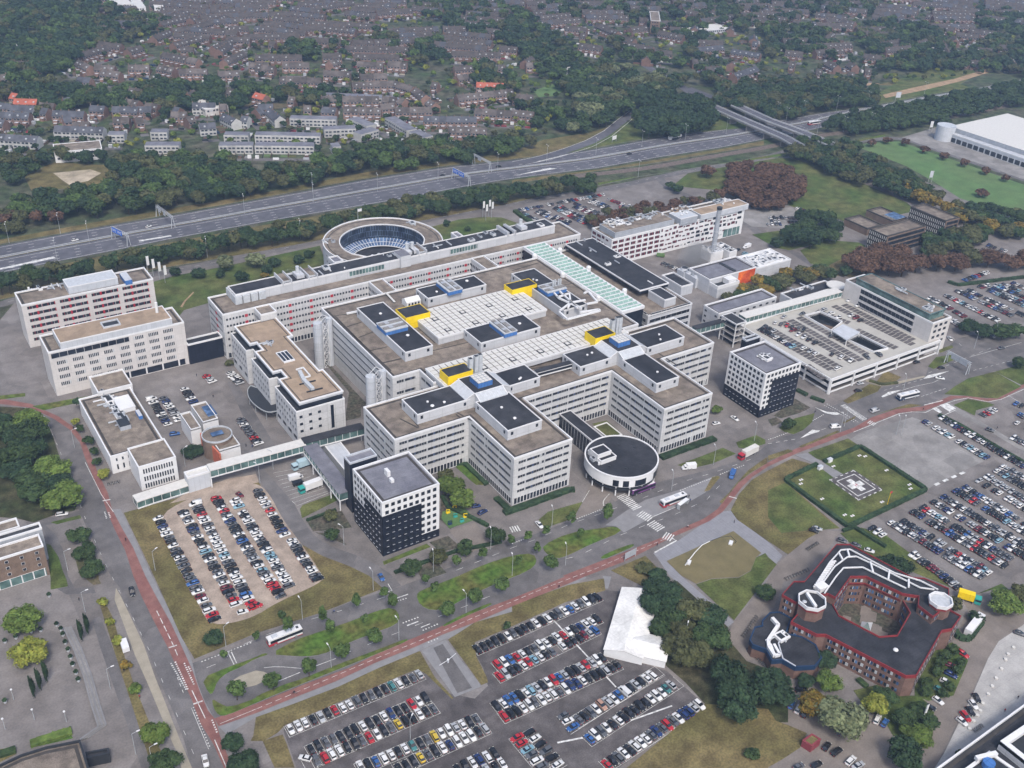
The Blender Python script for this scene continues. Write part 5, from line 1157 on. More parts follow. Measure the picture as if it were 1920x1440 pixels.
for PP,zs in((LO,[7.0,4.2,1.3]),(UP,[10.1,7.2,4.3])):
    for i in range(len(PP)):
        A,B=PP[i],PP[(i+1)%len(PP)]
        if seen(A,B) and (B-A).length>5: band(r,[A,B,B+Vector((1,1)),A],zs,(('g',.8),('f',.15),('B',.8),('x',.35),('g',.8),('f',.15),('w',.8),('x',.9)),1.3,1,1,None,edges=[0])
for i in range(len(CT)):
    A,B=CT[(i+1)%len(CT)],CT[i]
    if seen(A,B) and (B-A).length>5: band(r,[A,B,B,A],[7.0,4.2,1.3],(('g',.8),('f',.15),('B',.8),('x',.3),('B',.8),('x',.6)),1.3,1,1,None,edges=[0])
b=MB()
for s in('G:570,420 690,230 780,130 850,125 1020,215 1200,310 1400,370 1540,440','G:600,440 730,260 830,185 900,180 1080,265 1260,355 1400,425 1510,440','G:650,470 740,340 800,270 950,265 1090,335 1290,430'):
    duct(s,zu+.8,.42,'frame',b)
for k in range(14):
    for s0,s1 in(('G:560,430 700,220','G:620,420 760,210'),): 
        p_=W(s0,zu)[0].lerp(W(s0,zu)[1],k/14); q_=p_+Vector((2.2,-.9)); b.bar((*p_,zu+.7),(*q_,zu+.7),.5,'white')
for s in('G:1010,225 1030,300','G:1160,290 1150,360','G:1310,360 1310,420','G:830,130 845,180','G:760,150 790,200'): duct(s,zu+1.0,.6,'frame',b)
b.build('white_ductwork',r)
def octo(s,z,rad,side,top,z0=zl-.6,rim='frame',name='octagonal_turret',trim=None):
    p=W(s,z)[0]; Q=[Vector((p.x+rad*math.cos(math.pi/8+k*math.pi/4),p.y+rad*math.sin(math.pi/8+k*math.pi/4))) for k in range(8)]
    b=MB(); b.prism(offset(Q,.4),z0,z-1.9,'brickr'); b.prism(offset(Q,.2),z-2,z-.9,trim or side,top); b.ring(Q,.4,z-1,z+.3,rim); b.face([(*q,z-.6) for q in offset(Q,.3)],top); o=b.build(name,r); return p,Q
p,Q=octo('G:555,520',15.2,5.0,'redtrim','roofd'); b=MB(); b.bar((p.x-1.5,p.y-3,15.2),(p.x+.8,p.y+3.2,15.2),1.0,'white'); b.dome(p.x-2.6,p.y+1,14.7,.8,'metal'); b.build('turret_duct',r); octo('G:1562,520',15,4.2,'redtrim','metal')
q=ccw(rect3('G:590,410 640,450 670,390',14.5)); b=MB(); b.prism(q,12.2,14.2,'white','white'); b.build('air_unit',r)
p=W('G:1210,905',zl)[0]; b=MB(); b.dome(p.x,p.y,zl-.4,.9,'white'); b.build('roof_vents',r)
b=MB(); cc=sum(CT,Vector((0,0)))/len(CT); z=.25; b.face([(*q_,z) for q_ in offset(CT,.3)],'g_bed')
for k in range(9): a=rr.uniform(-9,9); c=rr.uniform(-7,7); b.box(-2.6,2.6,-1.4,1.4,z,z+.06+.01*k,'g_bplaza',ang=.6,o=(cc.x+a,cc.y+c))
b.face([(cc.x-3,cc.y,z+.2),(cc.x,cc.y-2.4,z+.2),(cc.x+1,cc.y,z+1.8)],'glassg'); b.face([(cc.x,cc.y-2.4,z+.2),(cc.x+4,cc.y,z+.2),(cc.x+1,cc.y,z+1.8)],'lgrey'); b.face([(cc.x-3,cc.y,z+.2),(cc.x+1,cc.y,z+1.8),(cc.x+1,cc.y+2.4,z+.2)],'lgrey'); b.build('court_floor',r)
zo=5.8; LOB=ccw(W('G:66,830 106,732 165,720 165,680 225,618 300,612 392,660 350,780 480,808 582,868 630,972 578,1034 425,1042 322,985 240,990 195,905 90,868',zo))
r=base('blue_annex','low brick annex of joined octagons with navy blue roof edge','building',LOB)
b=MB(); b.prism(LOB,0,zo-1.6,'brickr'); b.build('wall',r); b=MB(); b.face([(*p_,zo-.35) for p_ in LOB],'roofd'); b.build('roof',r); b=MB(); b.ring(offset(LOB,-.15),.45,zo-1.9,zo,'navyp'); b.build('blue_fascia',r)
b=MB(); duct('G:240,665 290,720 210,840 215,890 260,960',zo+.4,1.2,'white',b); duct('G:290,860 325,980 425,1040',zo,.4,'lgrey',b); duct('G:320,815 290,860',zo,.4,'lgrey',b); duct('G:225,870 260,960 300,950 255,870',zo+.4,.9,'white',b); b.build('roof_duct',r); bump(r,zo-.3,6,ccw(rect3('G:230,820 260,850 340,790',zo)),73)
# bottom-right building
r,P=bld('flat_building','large black-roofed building with white edge in the bottom-right corner','building',ccw(W('15:1250,1450 1930,955 2500,560 2700,1500 1200,1800',8)),8,wall='white',roof='roofd')
Q=ccw(rect3('15:1755,1235 1985,1440 2300,1200',11)); b=MB(); b.prism(Q,7.2,10.8,'whitew'); b.ring(Q,1.8,9.5,11,'white'); b.face([(*p_,9) for p_ in offset(Q,.5)],'dark'); b.build('rooftop_room',r)
Q=ccw(W('15:1465,1450 1660,1308 1880,1460 1700,1600',10)); b=MB(); b.prism(Q,7.2,9.6,'whitew','dark'); b.ring(Q,1.0,9.2,10,'white'); p=W('15:1650,1420',10)[0]; b.cyl(p.x,p.y,1.8,9.6,11.5,'blue',14); b.bar((p.x-2,p.y+3,11),(p.x+5,p.y+1,11),1.3,'white'); b.build('rooftop_yard',r)
# small red hut, trailer
r,P=bld('red_hut','small dark red hut with mossy flat roof near the dry lawn','hut',ccw(W('15:258,1230 330,1180 398,1222 330,1275',3)),3,wall='maroon',roof='g_dry',cop='maroon',trim=False,drop=.2)
# brown offices upper right
M['stripes']=mat('striped_facade',(.55,.53,.5),.7,.05,.2,joint=(1.4,3.2,.05,0,.45))
for s,z,l in(('7:760,270 890,330 1190,255',13,'brown-roofed office with striped end wall, lower of the pair beside the round lawn'),('7:1070,105 1330,215 1440,190',14,'taller brown-roofed office with striped wall standing behind its lower twin')):
    r,P=bld('striped_office',l,'office building',rect3(s,z),z,wall='stripes',roof='roofb',cop='rooftrim')
    for i in range(4):
        A,B=P[i],P[(i+1)%4]
        if seen(A,B) and abs((B-A).x)>abs((B-A).y): b=MB(); d=(B-A).normalized(); b.bar((*(A+Vector((d.y,-d.x))*.1),z/2),(*(B+Vector((d.y,-d.x))*.1),z/2),.3,'brick',z-1); b.build('brown_facade',r); band(r,[A+Vector((0,-.3)),B+Vector((0,-.3)),B,A],[z-3.2-3.1*k for k in range(4)],(('g',1.6),('d',.3)),1.9,1,1,'rooftrim',edges=[0])
for s,z,l,w in(('7:575,200 760,275 860,240',5,'low brown-roofed pavilion left of the striped offices','brick'),('7:740,130 930,215 1040,190',5,'low pavilion with green roof panels behind the striped offices','brick')):
    r,P=bld('low_pavilion',l,'building',rect3(s,z),z,wall=w,roof='roofb',cop='rooftrim')
b=MB(); Q=ccw(rect3('7:880,160 950,205 1030,190',5.3)); b.prism(Q,4.4,5.1,'steel','glassb'); b.build('solar_panels',r)
# warehouse
A,B,C_=W('3:1355,1000 1930,1200',8)+W('3:1480,930',8)
r,P=bld('warehouse','huge warehouse with white roof and grey walls at the right edge','warehouse',rect3('3:1350,975 2600,1440 3050,1260',7,None),7,wall='lgrey',roof='lgrey',cop='white'); band(r,P,[.4],(('d',4.2),('x',1.2)),3.6,2,2,'frame')  # dark panels, not windows: shade of the open docks put into colour
Q=ccw(rect3('3:1450,955 2650,1390 2950,1220',9.8,None)); b=MB(); b.prism(Q,6.5,9.8,'grey','skyl'); b.build('white_roof',r)
p=W('3:1315,1045')[0]; t=thing('silo','wide grey cylindrical tank at the corner of the warehouse','tank',(p.x,p.y,0)); b=MB(); b.cyl(0,0,7.5,0,12,'lgrey',24,top='metal'); inst('tank_body',b.mesh('tank_body'),t)
# ---------------------------------------------------------------- trees
def leafmat(name,c,c2,rand=.18): return mat(name,c,.85,.35,.35,c2=c2,sc2=.9,rand=rand,fine=False,spec=.15)
LM=dict(
 fresh=leafmat('foliage_fresh_green',(.042,.075,.022),(.075,.115,.035)),
 dark=leafmat('foliage_dark_green',(.017,.037,.018),(.038,.063,.030)),
 mid=leafmat('foliage_mid_green',(.024,.046,.018),(.05,.076,.028)),
 light=leafmat('foliage_light_green',(.07,.115,.025),(.11,.15,.035)),
 lime=leafmat('foliage_yellow_green',(.14,.17,.03),(.22,.22,.04)),
 rust=leafmat('foliage_rust_brown',(.062,.035,.025),(.118,.070,.044)),
 olive=leafmat('foliage_olive',(.05,.058,.024),(.085,.088,.038)),
 gold=leafmat('foliage_golden',(.20,.12,.02),(.13,.12,.03)),
 grey=leafmat('foliage_grey_green',(.08,.10,.05),(.15,.165,.085)),
)
M.update({'leaf_'+k:v for k,v in LM.items()})
TRK=mat('tree_bark',(.07,.055,.04),.95,.2,2)
def crown(seed,nl,per,leaf,tall=1.0,spread=1.0):
    "unit crown (radius about 1, centred at z=0): leaf clumps over several lobes"
    r_=random.Random(seed); v=[];f=[]
    lobes=[(Vector((0,0,.05)),.66)]
    for k in range(nl):
        a=r_.uniform(0,6.283); u=r_.uniform(-.55,.8); q=math.sqrt(max(0,1-u*u))*r_.uniform(.48,.78)*spread
        lobes.append((Vector((q*math.cos(a),q*math.sin(a),u*.6*tall)),r_.uniform(.18,.40)))
    def addq(c,n,s):
        n=n.normalized(); t=n.cross(Vector((r_.uniform(-1,1),r_.uniform(-1,1),r_.uniform(-1,1))))
        if t.length<1e-3: return
        t.normalize(); w_=n.cross(t); i=len(v); a=s*r_.uniform(.7,1.3); c2=s*r_.uniform(.7,1.3)
        v.extend([tuple(c-t*a-w_*c2*.6),tuple(c+t*a*.8-w_*c2),tuple(c+t*a+w_*c2*.7),tuple(c-t*a*.7+w_*c2)]); f.append((i,i+1,i+2,i+3))
    for li,(c,rad) in enumerate(lobes):
        m=int(per*(2.2 if li==0 else 1))
        for k in range(m):
            u=r_.uniform(-.75,1); a=r_.uniform(0,6.283); q=math.sqrt(1-u*u); n=Vector((q*math.cos(a),q*math.sin(a),u))
            rr_=rad*(r_.uniform(.72,1.08) if r_.random()<.85 else r_.uniform(1.05,1.35)); p=c+n*rr_; p.z*=1
            addq(Vector((p.x,p.y,p.z*tall)),(n+Vector((r_.uniform(-.6,.6),r_.uniform(-.6,.6),r_.uniform(-.3,.7)))),leaf)
    # dim inner mass
    for (c,rad) in lobes:
        i=len(v); k=6; rad*=.74
        v.append((c.x,c.y,(c.z+rad)*tall)); v.append((c.x,c.y,(c.z-rad*.8)*tall))
        for j in range(k): v.append((c.x+rad*math.cos(j*6.283/k),c.y+rad*math.sin(j*6.283/k),c.z*tall))
        for j in range(k): l=(j+1)%k; f.append((i,i+2+j,i+2+l)); f.append((i+1,i+2+l,i+2+j))
    return v,f
CR={}
for lod,(nl,per,leaf) in dict(n=(26,150,.062),m=(18,62,.105),f=(9,24,.2)).items():
    for sd in range(4 if lod!='f' else 3): CR[lod,sd]=crown(sd*7+ord(lod),nl,per,leaf)
    CR[lod,9]=crown(91+ord(lod),int(nl*.8),per,leaf,1.45,.75)
CMESH={}; TMESH={}
def cmesh(lod,sd,col):
    k=(lod,sd,col)
    if k not in CMESH:
        v,f=CR[lod,sd]; me=bpy.data.meshes.new('crown'); me.from_pydata(v,[],f); me.materials.append(LM[col]); me.update(); CMESH[k]=me
    return CMESH[k]
def trunkmesh(lod):
    if lod not in TMESH:
        b=MB(); b.cyl(0,0,.045,0,1.0,TRK,6,.028)
        for a in range(4): t=a*1.57+.4; b.bar((0,0,.55+.08*a),(math.cos(t)*.32,math.sin(t)*.32,.98),.022,TRK)
        TMESH[lod]=b.mesh('trunk')
    return TMESH[lod]
TREES=[]  # (x,y,radius,height,colour,shape,label,group)
def T_(p,r_,h,col,label,group=None,tall=False): TREES.append((p.x,p.y,r_,h,col,9 if tall else None,label,group))
def inside(p,P):
    c=False;n=len(P)
    for i in range(n):
        a,b2=P[i],P[i-1]
        if (a.y>p.y)!=(b2.y>p.y) and p.x<(b2.x-a.x)*(p.y-a.y)/(b2.y-a.y)+a.x: c=not c
    return c
def wood(s,sp,r_,h,cols,label,group,seed=1,fill=1.0,avoid=()):
    P=W(s,h*.45); rr_=random.Random(seed); x0,x1=min(p.x for p in P),max(p.x for p in P); y0,y1=min(p.y for p in P),max(p.y for p in P)
    y=y0
    while y<y1:
        x=x0
        while x<x1:
            p=Vector((x+rr_.uniform(-.38,.38)*sp,y+rr_.uniform(-.38,.38)*sp)); x+=sp
            if rr_.random()>fill or not inside(p,P) or any(inside(p,a) for a in avoid): continue
            q=rr_.uniform(.75,1.25); TREES.append((p.x,p.y,r_*q,h*rr_.uniform(.8,1.2),rr_.choice(cols),None,label,group))
        y+=sp
def row(s,n,r_,h,cols,label,group,seed=1,tall=False):
    P=resamp(W(s),n); rr_=random.Random(seed)
    for p in P: TREES.append((p.x+rr_.uniform(-1,1),p.y+rr_.uniform(-1,1),r_*rr_.uniform(.85,1.15),h*rr_.uniform(.9,1.1),rr_.choice(cols),9 if tall else None,label,group))
def one(s,r_,h,col,label,tall=False,group=None,zf=.5):
    for p in W(s,h*zf): T_(p,r_*(.8 if zf else 1),h*(.85 if zf else 1),col,label,group,tall)
# belts and woods
wood('P: 0,395 50,400 110,403 300,385 480,355 650,325 850,298 960,280 1010,262 960,262 880,268 760,268 640,290 560,312 480,330 420,300 300,292 215,292 205,345 150,358 60,368 0,375',8.5,5.6,13,['dark','mid','fresh','olive'],'dark tree in the woodland north of the motorway','woodland north of the motorway',1,.95)
wood('P: -20,432 100,422 110,403 60,392 0,395',9,5,10,['dark','rust','olive'],'tree at the motorway end of the left woodland','woodland north of the motorway',2)
wood('P: 0,592 0,545 100,522 250,495 480,452 600,430 760,398 900,378 1000,362 1118,350 1112,338 1000,352 880,368 740,388 600,418 480,442 250,484 100,510 0,530',6.0,5.4,12.5,['dark','dark','mid','mid','olive'],'dark tree in the belt between motorway and service road','tree belt south of the motorway',3)
wood('P: 0,300 0,345 45,330 90,300 190,300 200,290 120,283 0,290',9,5,10,['mid','dark','olive'],'bushy tree around the sandy clearing at the left','trees around the sandy clearing',4)
wood('P: 1195,242 1240,250 1330,240 1345,215 1335,200 1290,185 1230,180 1200,195',7.5,6,15,['dark','dark','mid'],'tree of the round dark copse inside the slip road','round copse inside the slip road',5)
wood('P: 1075,240 1130,225 1180,205 1195,190 1230,180 1290,160 1280,150 1200,140 1150,120 1120,110 1120,150 1080,180 1070,200',9.5,6.5,14,['dark','mid','olive','mid','grey'],'large tree in the woods left of the motorway bridges','woods left of the bridges',6,.9)
wood('P: 1480,285 1500,300 1545,315 1590,330 1660,355 1720,370 1740,352 1690,320 1640,300 1600,272 1560,265 1500,268',8.5,5.5,11,['dark','mid','olive'],'dark tree in the thicket below the motorway bridges','thicket below the bridges',7)
wood('P: 1545,240 1600,245 1700,232 1770,225 1840,205 1930,190 1930,150 1850,165 1780,180 1700,195 1620,210 1550,225',8.5,5.5,11,['dark','mid','mid'],'tree between motorway and railway at the right','tree belt right of the bridges',8)
wood('P: 1340,175 1345,195 1420,205 1450,218 1540,205 1640,190 1645,165 1590,150 1500,150 1400,150',9,5.6,12,['dark','mid','olive'],'tree in the woodland behind the motorway bridges','woodland behind the bridges',9)
wood('P: 1350,335 1380,372 1450,392 1500,365 1500,325 1440,308 1370,308',8,5.8,10,['rust'],'rust-brown tree in the grove on the round lawn','rust-brown autumn grove',10,.82)
wood('P: 1098,415 1110,430 1180,412 1260,392 1330,375 1400,362 1390,350 1300,372 1200,385 1130,400',7,4.2,8,['rust','rust','olive'],'small rust-brown tree behind the patterned building','rust-brown trees behind the patterned building',11)
wood('P: 1470,440 1480,455 1560,455 1575,425 1540,395 1500,410',8.5,6.5,12,['dark','dark','mid'],'dark tree in the cluster left of the brown-roofed offices','cluster left of the brown offices',12)
wood('P: 1595,500 1700,515 1700,480 1650,462 1600,480',9.5,7,13,['rust'],'big rust-brown tree behind the office wing','rust-brown trees behind the office wing',13)
row('P: 1718,512 1750,508 1780,512 1820,495 1870,505 1915,505 1960,500',8,7.5,12,['rust','rust','olive'],'rust-brown tree in the row above the right-hand car park','rust-brown row above the car park',14)
wood('P: 1720,470 1760,480 1840,450 1850,430 1790,430 1740,450',8,6,11,['mid','dark','olive'],'green tree beside the striped offices','trees beside the striped offices',15)
wood('P: 1760,390 1800,410 1900,440 1930,430 1930,400 1850,390 1760,360 1700,340 1690,360',8.5,5.6,10,['dark','mid','olive','gold'],'tree in the thicket right of the striped offices','thicket right of the striped offices',16,.8)
wood('P: 1380,560 1440,545 1560,520 1560,500 1480,505 1400,535',7.5,5,8,['olive','mid','gold'],'olive-green tree behind the white sheds and walkway','olive trees behind the walkway',17)
wood('P: 1225,1105 1215,1130 1235,1180 1240,1240 1290,1240 1330,1250 1355,1225 1345,1185 1315,1130 1280,1105 1250,1085',7.2,5,9,['dark','dark','mid','olive'],'dark tree in the grove behind the white gabled hall','grove behind the white hall',18)
wood('P: 1315,1255 1305,1280 1340,1320 1400,1340 1440,1335 1460,1315 1455,1285 1400,1255',9,7,12,['dark','mid'],'large dark tree in the clump below the grove','dense clump below the grove',19)
wood('8:-40,260 0,700 130,900 230,990 460,930 510,850 480,720 440,560 380,420 330,290 200,230 60,220',9,6.5,10,['dark','mid','mid','light'],'bushy tree between left edge and curving road','trees by the left edge',20,.9,[W('8:-40,700 60,690 130,830 240,870 110,890 60,960 -40,940')])
one('8:200,260','9' and 8,12,'light','large light green tree at the top of the left-edge trees'); 
for k,s in enumerate(('8:585,1130','8:630,1250','8:680,1380')): one(s,5.3,8,'mid',['top','middle','bottom'][k]+' of three round green trees along the left side of the road')
one('12:165,330',8,11,'light','large light green tree on the brick square, upper of two'); one('12:225,560',7.5,10,'lime','yellow-green tree on the brick square, lower of two')
for k,(s,c,q) in enumerate((('12:765,190','lime',2.4),('12:820,340','lime',2.2),('12:880,480','lime',2.6),('12:950,660','gold',2.5),('12:1015,840','light',2.6),('12:1160,1180','light',5.6),('12:1235,1390','mid',5.8))): one(s,q,q*1.7,c,['first','second','third','fourth','fifth','sixth','seventh'][k]+' tree from the top in the row left of the paved strip')
one('12:1605,460;12:1745,1240',4.3,8,'dark','',group='x'); TREES[-2]=TREES[-2][:6]+('round dark tree at the corner of the lawn below the gravel car park',None); TREES[-1]=TREES[-1][:6]+('small dark tree beside the cycle path in the bottom-left corner, upper one',None)
one('12:1830,1400',6,9,'dark','large dark tree beside the cycle path in the bottom-left corner, lower one')
ORD=['first','second','third','fourth','fifth','sixth','seventh','eighth','ninth','tenth','eleventh','twelfth','thirteenth','fourteenth']
for k,s in enumerate(('12:1780,930','13:135,860','13:400,760','13:655,640','13:895,540','13:1430,330','13:1640,230','13:1845,150','10:290,1420')): one(s,2.9,8.4,'fresh',ORD[k]+' tree from the left in the row along the red cycle path',zf=0)
for k,(s,q) in enumerate((('12:1685,660',2),('13:10,520',2),('13:250,480',3.2),('13:510,390',2.9),('13:565,480',2.9),('13:755,290',3.0),('13:815,390',2),('13:965,215',2.7),('13:1030,290',3.1),('13:1270,100',2.3),('13:1340,165',2.4),('9:1500,1420',2.8),('9:1700,1370',3),('10:-10,1250',2.4),('10:45,1400',2.3))): one(s,q*.72,q*2.9,'fresh','small young street tree, '+str(ORD[k] if k<14 else 'last')+' from left on the median and verges',True,zf=0)
for k,(s,q) in enumerate((('10:115,1225',2.6),('10:185,1300',2.2),('10:250,1180',2.5),('10:440,1095',2.8),('10:510,1190',2.3),('10:700,1085',3.8))): one(s,q*.75,q*2.9,'fresh',ORD[k]+' slender tree from the left around the planted island before the pavilion',True,zf=0)
one('13:195,340;13:1880,420',1.6,4.5,'mid','thin young tree on the dry lawn',True,'thin young trees on the dry lawns',0)
for s,q,h,c,l in (('9:1460,760',7.5,12,'light','large light green tree in the garden between tower and ward block'),('9:1560,850',6.5,11,'light','light green tree at the front of the garden beside the ward block'),('9:1430,690',4.5,9,'olive','olive-tinted tree at the rear of the garden beside the ward block'),('9:1160,1370',5,8,'mid','tree on the planting bed in front of the black tower'),('9:1370,1290',4.6,8,'olive','olive tree on the planting bed right of the black tower'),('9:1575,1220',4.5,8,'mid','tree at the corner of the small paved car park'),('9:1795,1130',5.2,9,'mid','tree beside the car park near the ward block corner'),('9:575,1120',3.6,8,'mid','green tree on the planting beds left of the black tower'),('9:560,980',3.4,6,'olive','yellowing tree above the planting beds left of the black tower'),('8:565,280',2.5,5,'lime','yellow-green street tree beside the long white hall'),('8:660,420',3,6,'mid','green street tree beside the long white hall'),('8:700,500',2.5,5,'mid','lower green street tree beside the long white hall'),('8:725,580',2.5,5,'mid','small street tree near the end of the long white hall'),('8:780,670',3.4,6,'lime','yellow-green street tree in front of the white corner block'),('8:1440,500',6,5,'dark','dark bushy tree below the white and terracotta building'),('8:600,330',2.5,5,'mid','street tree by the bend of the cycle path'),('8:580,150',2.4,9,'dark','dark conical tree beside the small white block'),
 ('J:160,935',4.2,7,'mid','tree on the lawn triangle in front of the white tower'),('J:1500,200',7,10,'dark','large dark tree at the corner of the upper right car park, left one'),('J:1620,235',6.5,10,'dark','large dark tree at the corner of the upper right car park, middle one'),('J:1770,240',8,11,'mid','large green tree at the corner of the upper right car park, right one'),('J:1880,230',7,11,'mid','green tree at the right edge above the road'),('J:1900,470',5,9,'mid','tree at the right edge by the road'),
 ('11:945,1370',8.6,12,'dark','large round dark tree beside the black-roofed courtyard building'),('11:960,1440',4,6,'light','light green shrub tree behind the courtyard building'),('15:1800,200',8,10,'light','large yellow-green tree at the right edge above the yard'),('15:1890,130',6,9,'olive','olive tree at the right edge above the yard'),('15:1390,200',4,7,'olive','small olive tree at the rear corner of the courtyard building'),
 ('15:350,960',6.5,11,'gold','golden autumn tree beside the pale willow'),('15:560,1060',10.3,14,'grey','large pale grey-green willow in front of the courtyard building'),('15:455,780',5.5,8,'light','pale green tree close to the brick facade'),('15:430,620',5,8,'dark','dark tree between octagon annex and brick facade'),('15:820,960',5.5,9,'lime','bright yellow-green tree before the brick facade'),('15:880,900',5,8,'mid','green tree behind the bright yellow-green one'),('15:290,790',4,5,'dark','dark bush beside the octagon annex'),('15:1025,1060',5.2,7,'mid','round green tree on the lawn by the parking'),('15:1140,1000',4.4,6,'mid','smaller green tree on the lawn by the parking'),('15:1210,1080',4,6,'mid','green tree beside the tilted white banner'),('15:1120,1180',6,7,'light','light green tree above the round blue-green tree'),('15:1030,1330',7,12,'dark','big round blue-green tree near the bottom edge'),('15:1570,300',3.5,5,'dark','dark bush behind the white trailer'),('15:1440,1330',2,3,'mid','small bush near the tree at the bottom'),('14:1800,1330',3,4,'mid','shrub on the bottom right lawn'),('10:1000,1370',4.5,4,'olive','olive bush beside the plaza steps'),('10:1100,1440',5,5,'dark','dark bush beside the plaza steps'),('14:1160,110',7,9,'dark','dark tree at the top of the grove'),('P: 1438,1110',5,6,'mid','green tree left of the octagon annex'),
 ('10:1540,190',3.5,5,'light','light green shrub tree between ward block and white tower'),('4:1315,590',4.3,7,'dark','dark round tree by the banners on the left lawn'),('4:1485,600',5,8,'dark','second dark round tree on the left lawn'),('4:1690,520',6.5,12,'grey','tall grey-green tree on the left lawn'),('4:1650,610',3.8,6,'dark','small dark tree below the tall grey-green one'),('4:1815,620',4.8,8,'dark','dark tree at the middle of the left lawn'),('5:-10,500',7,11,'grey','grey-green tree at the right of the left lawn'),('5:80,570',4.5,7,'dark','dark tree among the pair on the left lawn, lower one'),('5:135,520',4.5,7,'dark','dark tree among the pair on the left lawn, upper one'),('5:320,500',4.2,7,'dark','brownish dark tree on the lawn near the ring building'),('5:400,455',4,7,'dark','dark tree nearest the road by the ring building'),('5:235,620',6,9,'grey','pale green tree close to the rear slab'),('5:65,620',3,4,'gold','small orange bush on the left lawn'),('5:1430,230',3.2,6,'dark','small dark tree right of the ring building'),('5:1590,270',2.8,5,'mid','small tree on the lawn right of the ring building'),
 ('2:1465,1275',8,12,'rust','rust-orange tree beside the railway strip'),('2:1190,1385',5,8,'mid','small tree left of the round lawn'),('2:1250,1410',4.5,9,'dark','dark conical tree left of the round lawn'),('3:780,1065',5,8,'rust','rust tree along the path by the green field, first'),('3:900,1045',5,8,'rust','rust tree along the path by the green field, second'),('3:1035,1060',5,8,'rust','rust tree along the path by the green field, third'),('3:1180,1115',5,8,'rust','rust tree along the warehouse yard, first'),('3:1325,1165',5,8,'rust','rust tree along the warehouse yard, second'),('3:1475,1215',5,8,'rust','rust tree along the warehouse yard, third'),('3:1630,1270',5,8,'rust','rust tree along the warehouse yard, fourth'),('3:1785,1330',4.5,7,'rust','rust tree along the warehouse yard, fifth'),('3:1605,1440',6,8,'rust','dark red tree on the green field'),('7:70,370',5,9,'dark','dark tree at the left of the cluster by the round lawn'),('7:580,580',5,8,'dark','dark tree among the rust trees behind the walkway'),('C:980,680',4.5,7,'olive','yellow-green tree beside the white annex'),('E:60,600',3,3,'olive','low bush at the head of the street of parked cars')): one(s,q,h,c,l)
for k,s in enumerate(('15:1400,545','15:1340,590','15:1295,640','15:1265,700','15:1200,800','15:1180,860','15:1455,640','15:1425,700','15:1360,820','15:1320,875')): one(s,2.7 if k<6 else 2.4,4.5,'mid',ORD[k]+' round clipped tree from the top beside the courtyard building car park')
# houses -----------------------------------------------------------------
HM=dict(roof_b=mat('brown_tile_roof',(.090,.078,.072),.9,.25,.3,rand=.32,fine=False),roof_g=mat('grey_tile_roof',(.075,.078,.09),.85,.2,.3,rand=.2,fine=False),wallb=mat('house_brick',(.20,.125,.10),.9,.15,.4,rand=.25,fine=False),wallw=mat('white_house_render',(.40,.395,.38),.8,.08,.4,rand=.15,fine=False),roof_r=mat('red_tile_roof',(.33,.10,.065),.85,.15,.3,fine=False))
M.update(HM)
DM=[]
def house(roofm,wallm,flatr=False,w=6.0,d=9.0,e=5.6,rz=8.8):
    a=MB(); a.prism([(-w/2,-d/2),(w/2,-d/2),(w/2,d/2),(-w/2,d/2)],0,e,wallm)
    c_=MB()
    if not flatr:
        for sx in(-1,1): a.face([(sx*w/2,-sx*d/2*-1*-1,e),(sx*w/2,sx*d/2,e),(sx*w/2,0,rz)],wallm)
        r_=MB(); o=.35; k=(rz-e)/(d/2)*o
        A_=[(-w/2,-d/2-o,e-k),(w/2,-d/2-o,e-k),(w/2,0,rz),(-w/2,0,rz),(w/2,d/2+o,e-k),(-w/2,d/2+o,e-k)]; r_.v=A_; r_.f=[(0,1,2,3),(4,5,3,2)]; m_=r_.mi(roofm); r_.m=[m_,m_]; c_.box(-w/2,-w/2+.7,-.4,.4,rz-.6,rz+.9,'brick'); s_=-d/2+1.6; zz=e+(rz-e)*(1.6/(d/2)); dm=MB(); dm.box(.2,1.4,s_-.4,s_+.8,zz-.2,zz+.6,'blind','lgrey'); DM.append(dm)
    else: r_=MB(); r_.box(-w/2,w/2,-d/2,d/2,e,e+.3,wallm,roofm)
    g_=MB(); g_.box(0,2.2,-.07,.05,0,1.5,'blind'); g_.box(.15,2.05,-.1,-.02,.15,1.35,'glass')
    x_=MB()
    if wallm=='wallb': x_.box(-1.2,1.6,-d/2-2.6,-d/2,0,2.6,wallm,'lgrey')
    return a,r_,g_,c_,x_
HT={'b':house('roof_b','wallb'),'g':house('roof_g','wallb'),'w':house('roof_g','wallw'),'f':house('roofg','wallw',True,e=6),'r':house('roof_r','wallb')}
HTM={k:(v[0].mesh('wall'),v[1].mesh('roof'),v[2].mesh('window'),v[3].mesh('chimney'),v[4].mesh('rear_extension')) for k,v in HT.items()}
HS=[]; DMB=DM[0]; DMM=DMB.mesh('dormer')
def terr(s,kind='b',phr=None,sp=6.0,jit=0.0):
    P=W(s)
    for i in range(len(P)-1):
        a,b_=P[i],P[i+1]; L_=(b_-a).length; n=max(1,int(L_/sp)); d=(b_-a).normalized(); an=math.atan2(d.y,d.x)
        for k in range(n): p=a+d*sp*(k+.5); HS.append((p.x,p.y,an,kind,phr,k))
TN={'b':'brown-roofed brick','g':'grey-roofed brick','w':'white-walled grey-roofed','f':'white flat-roofed','r':'red-roofed brick'}
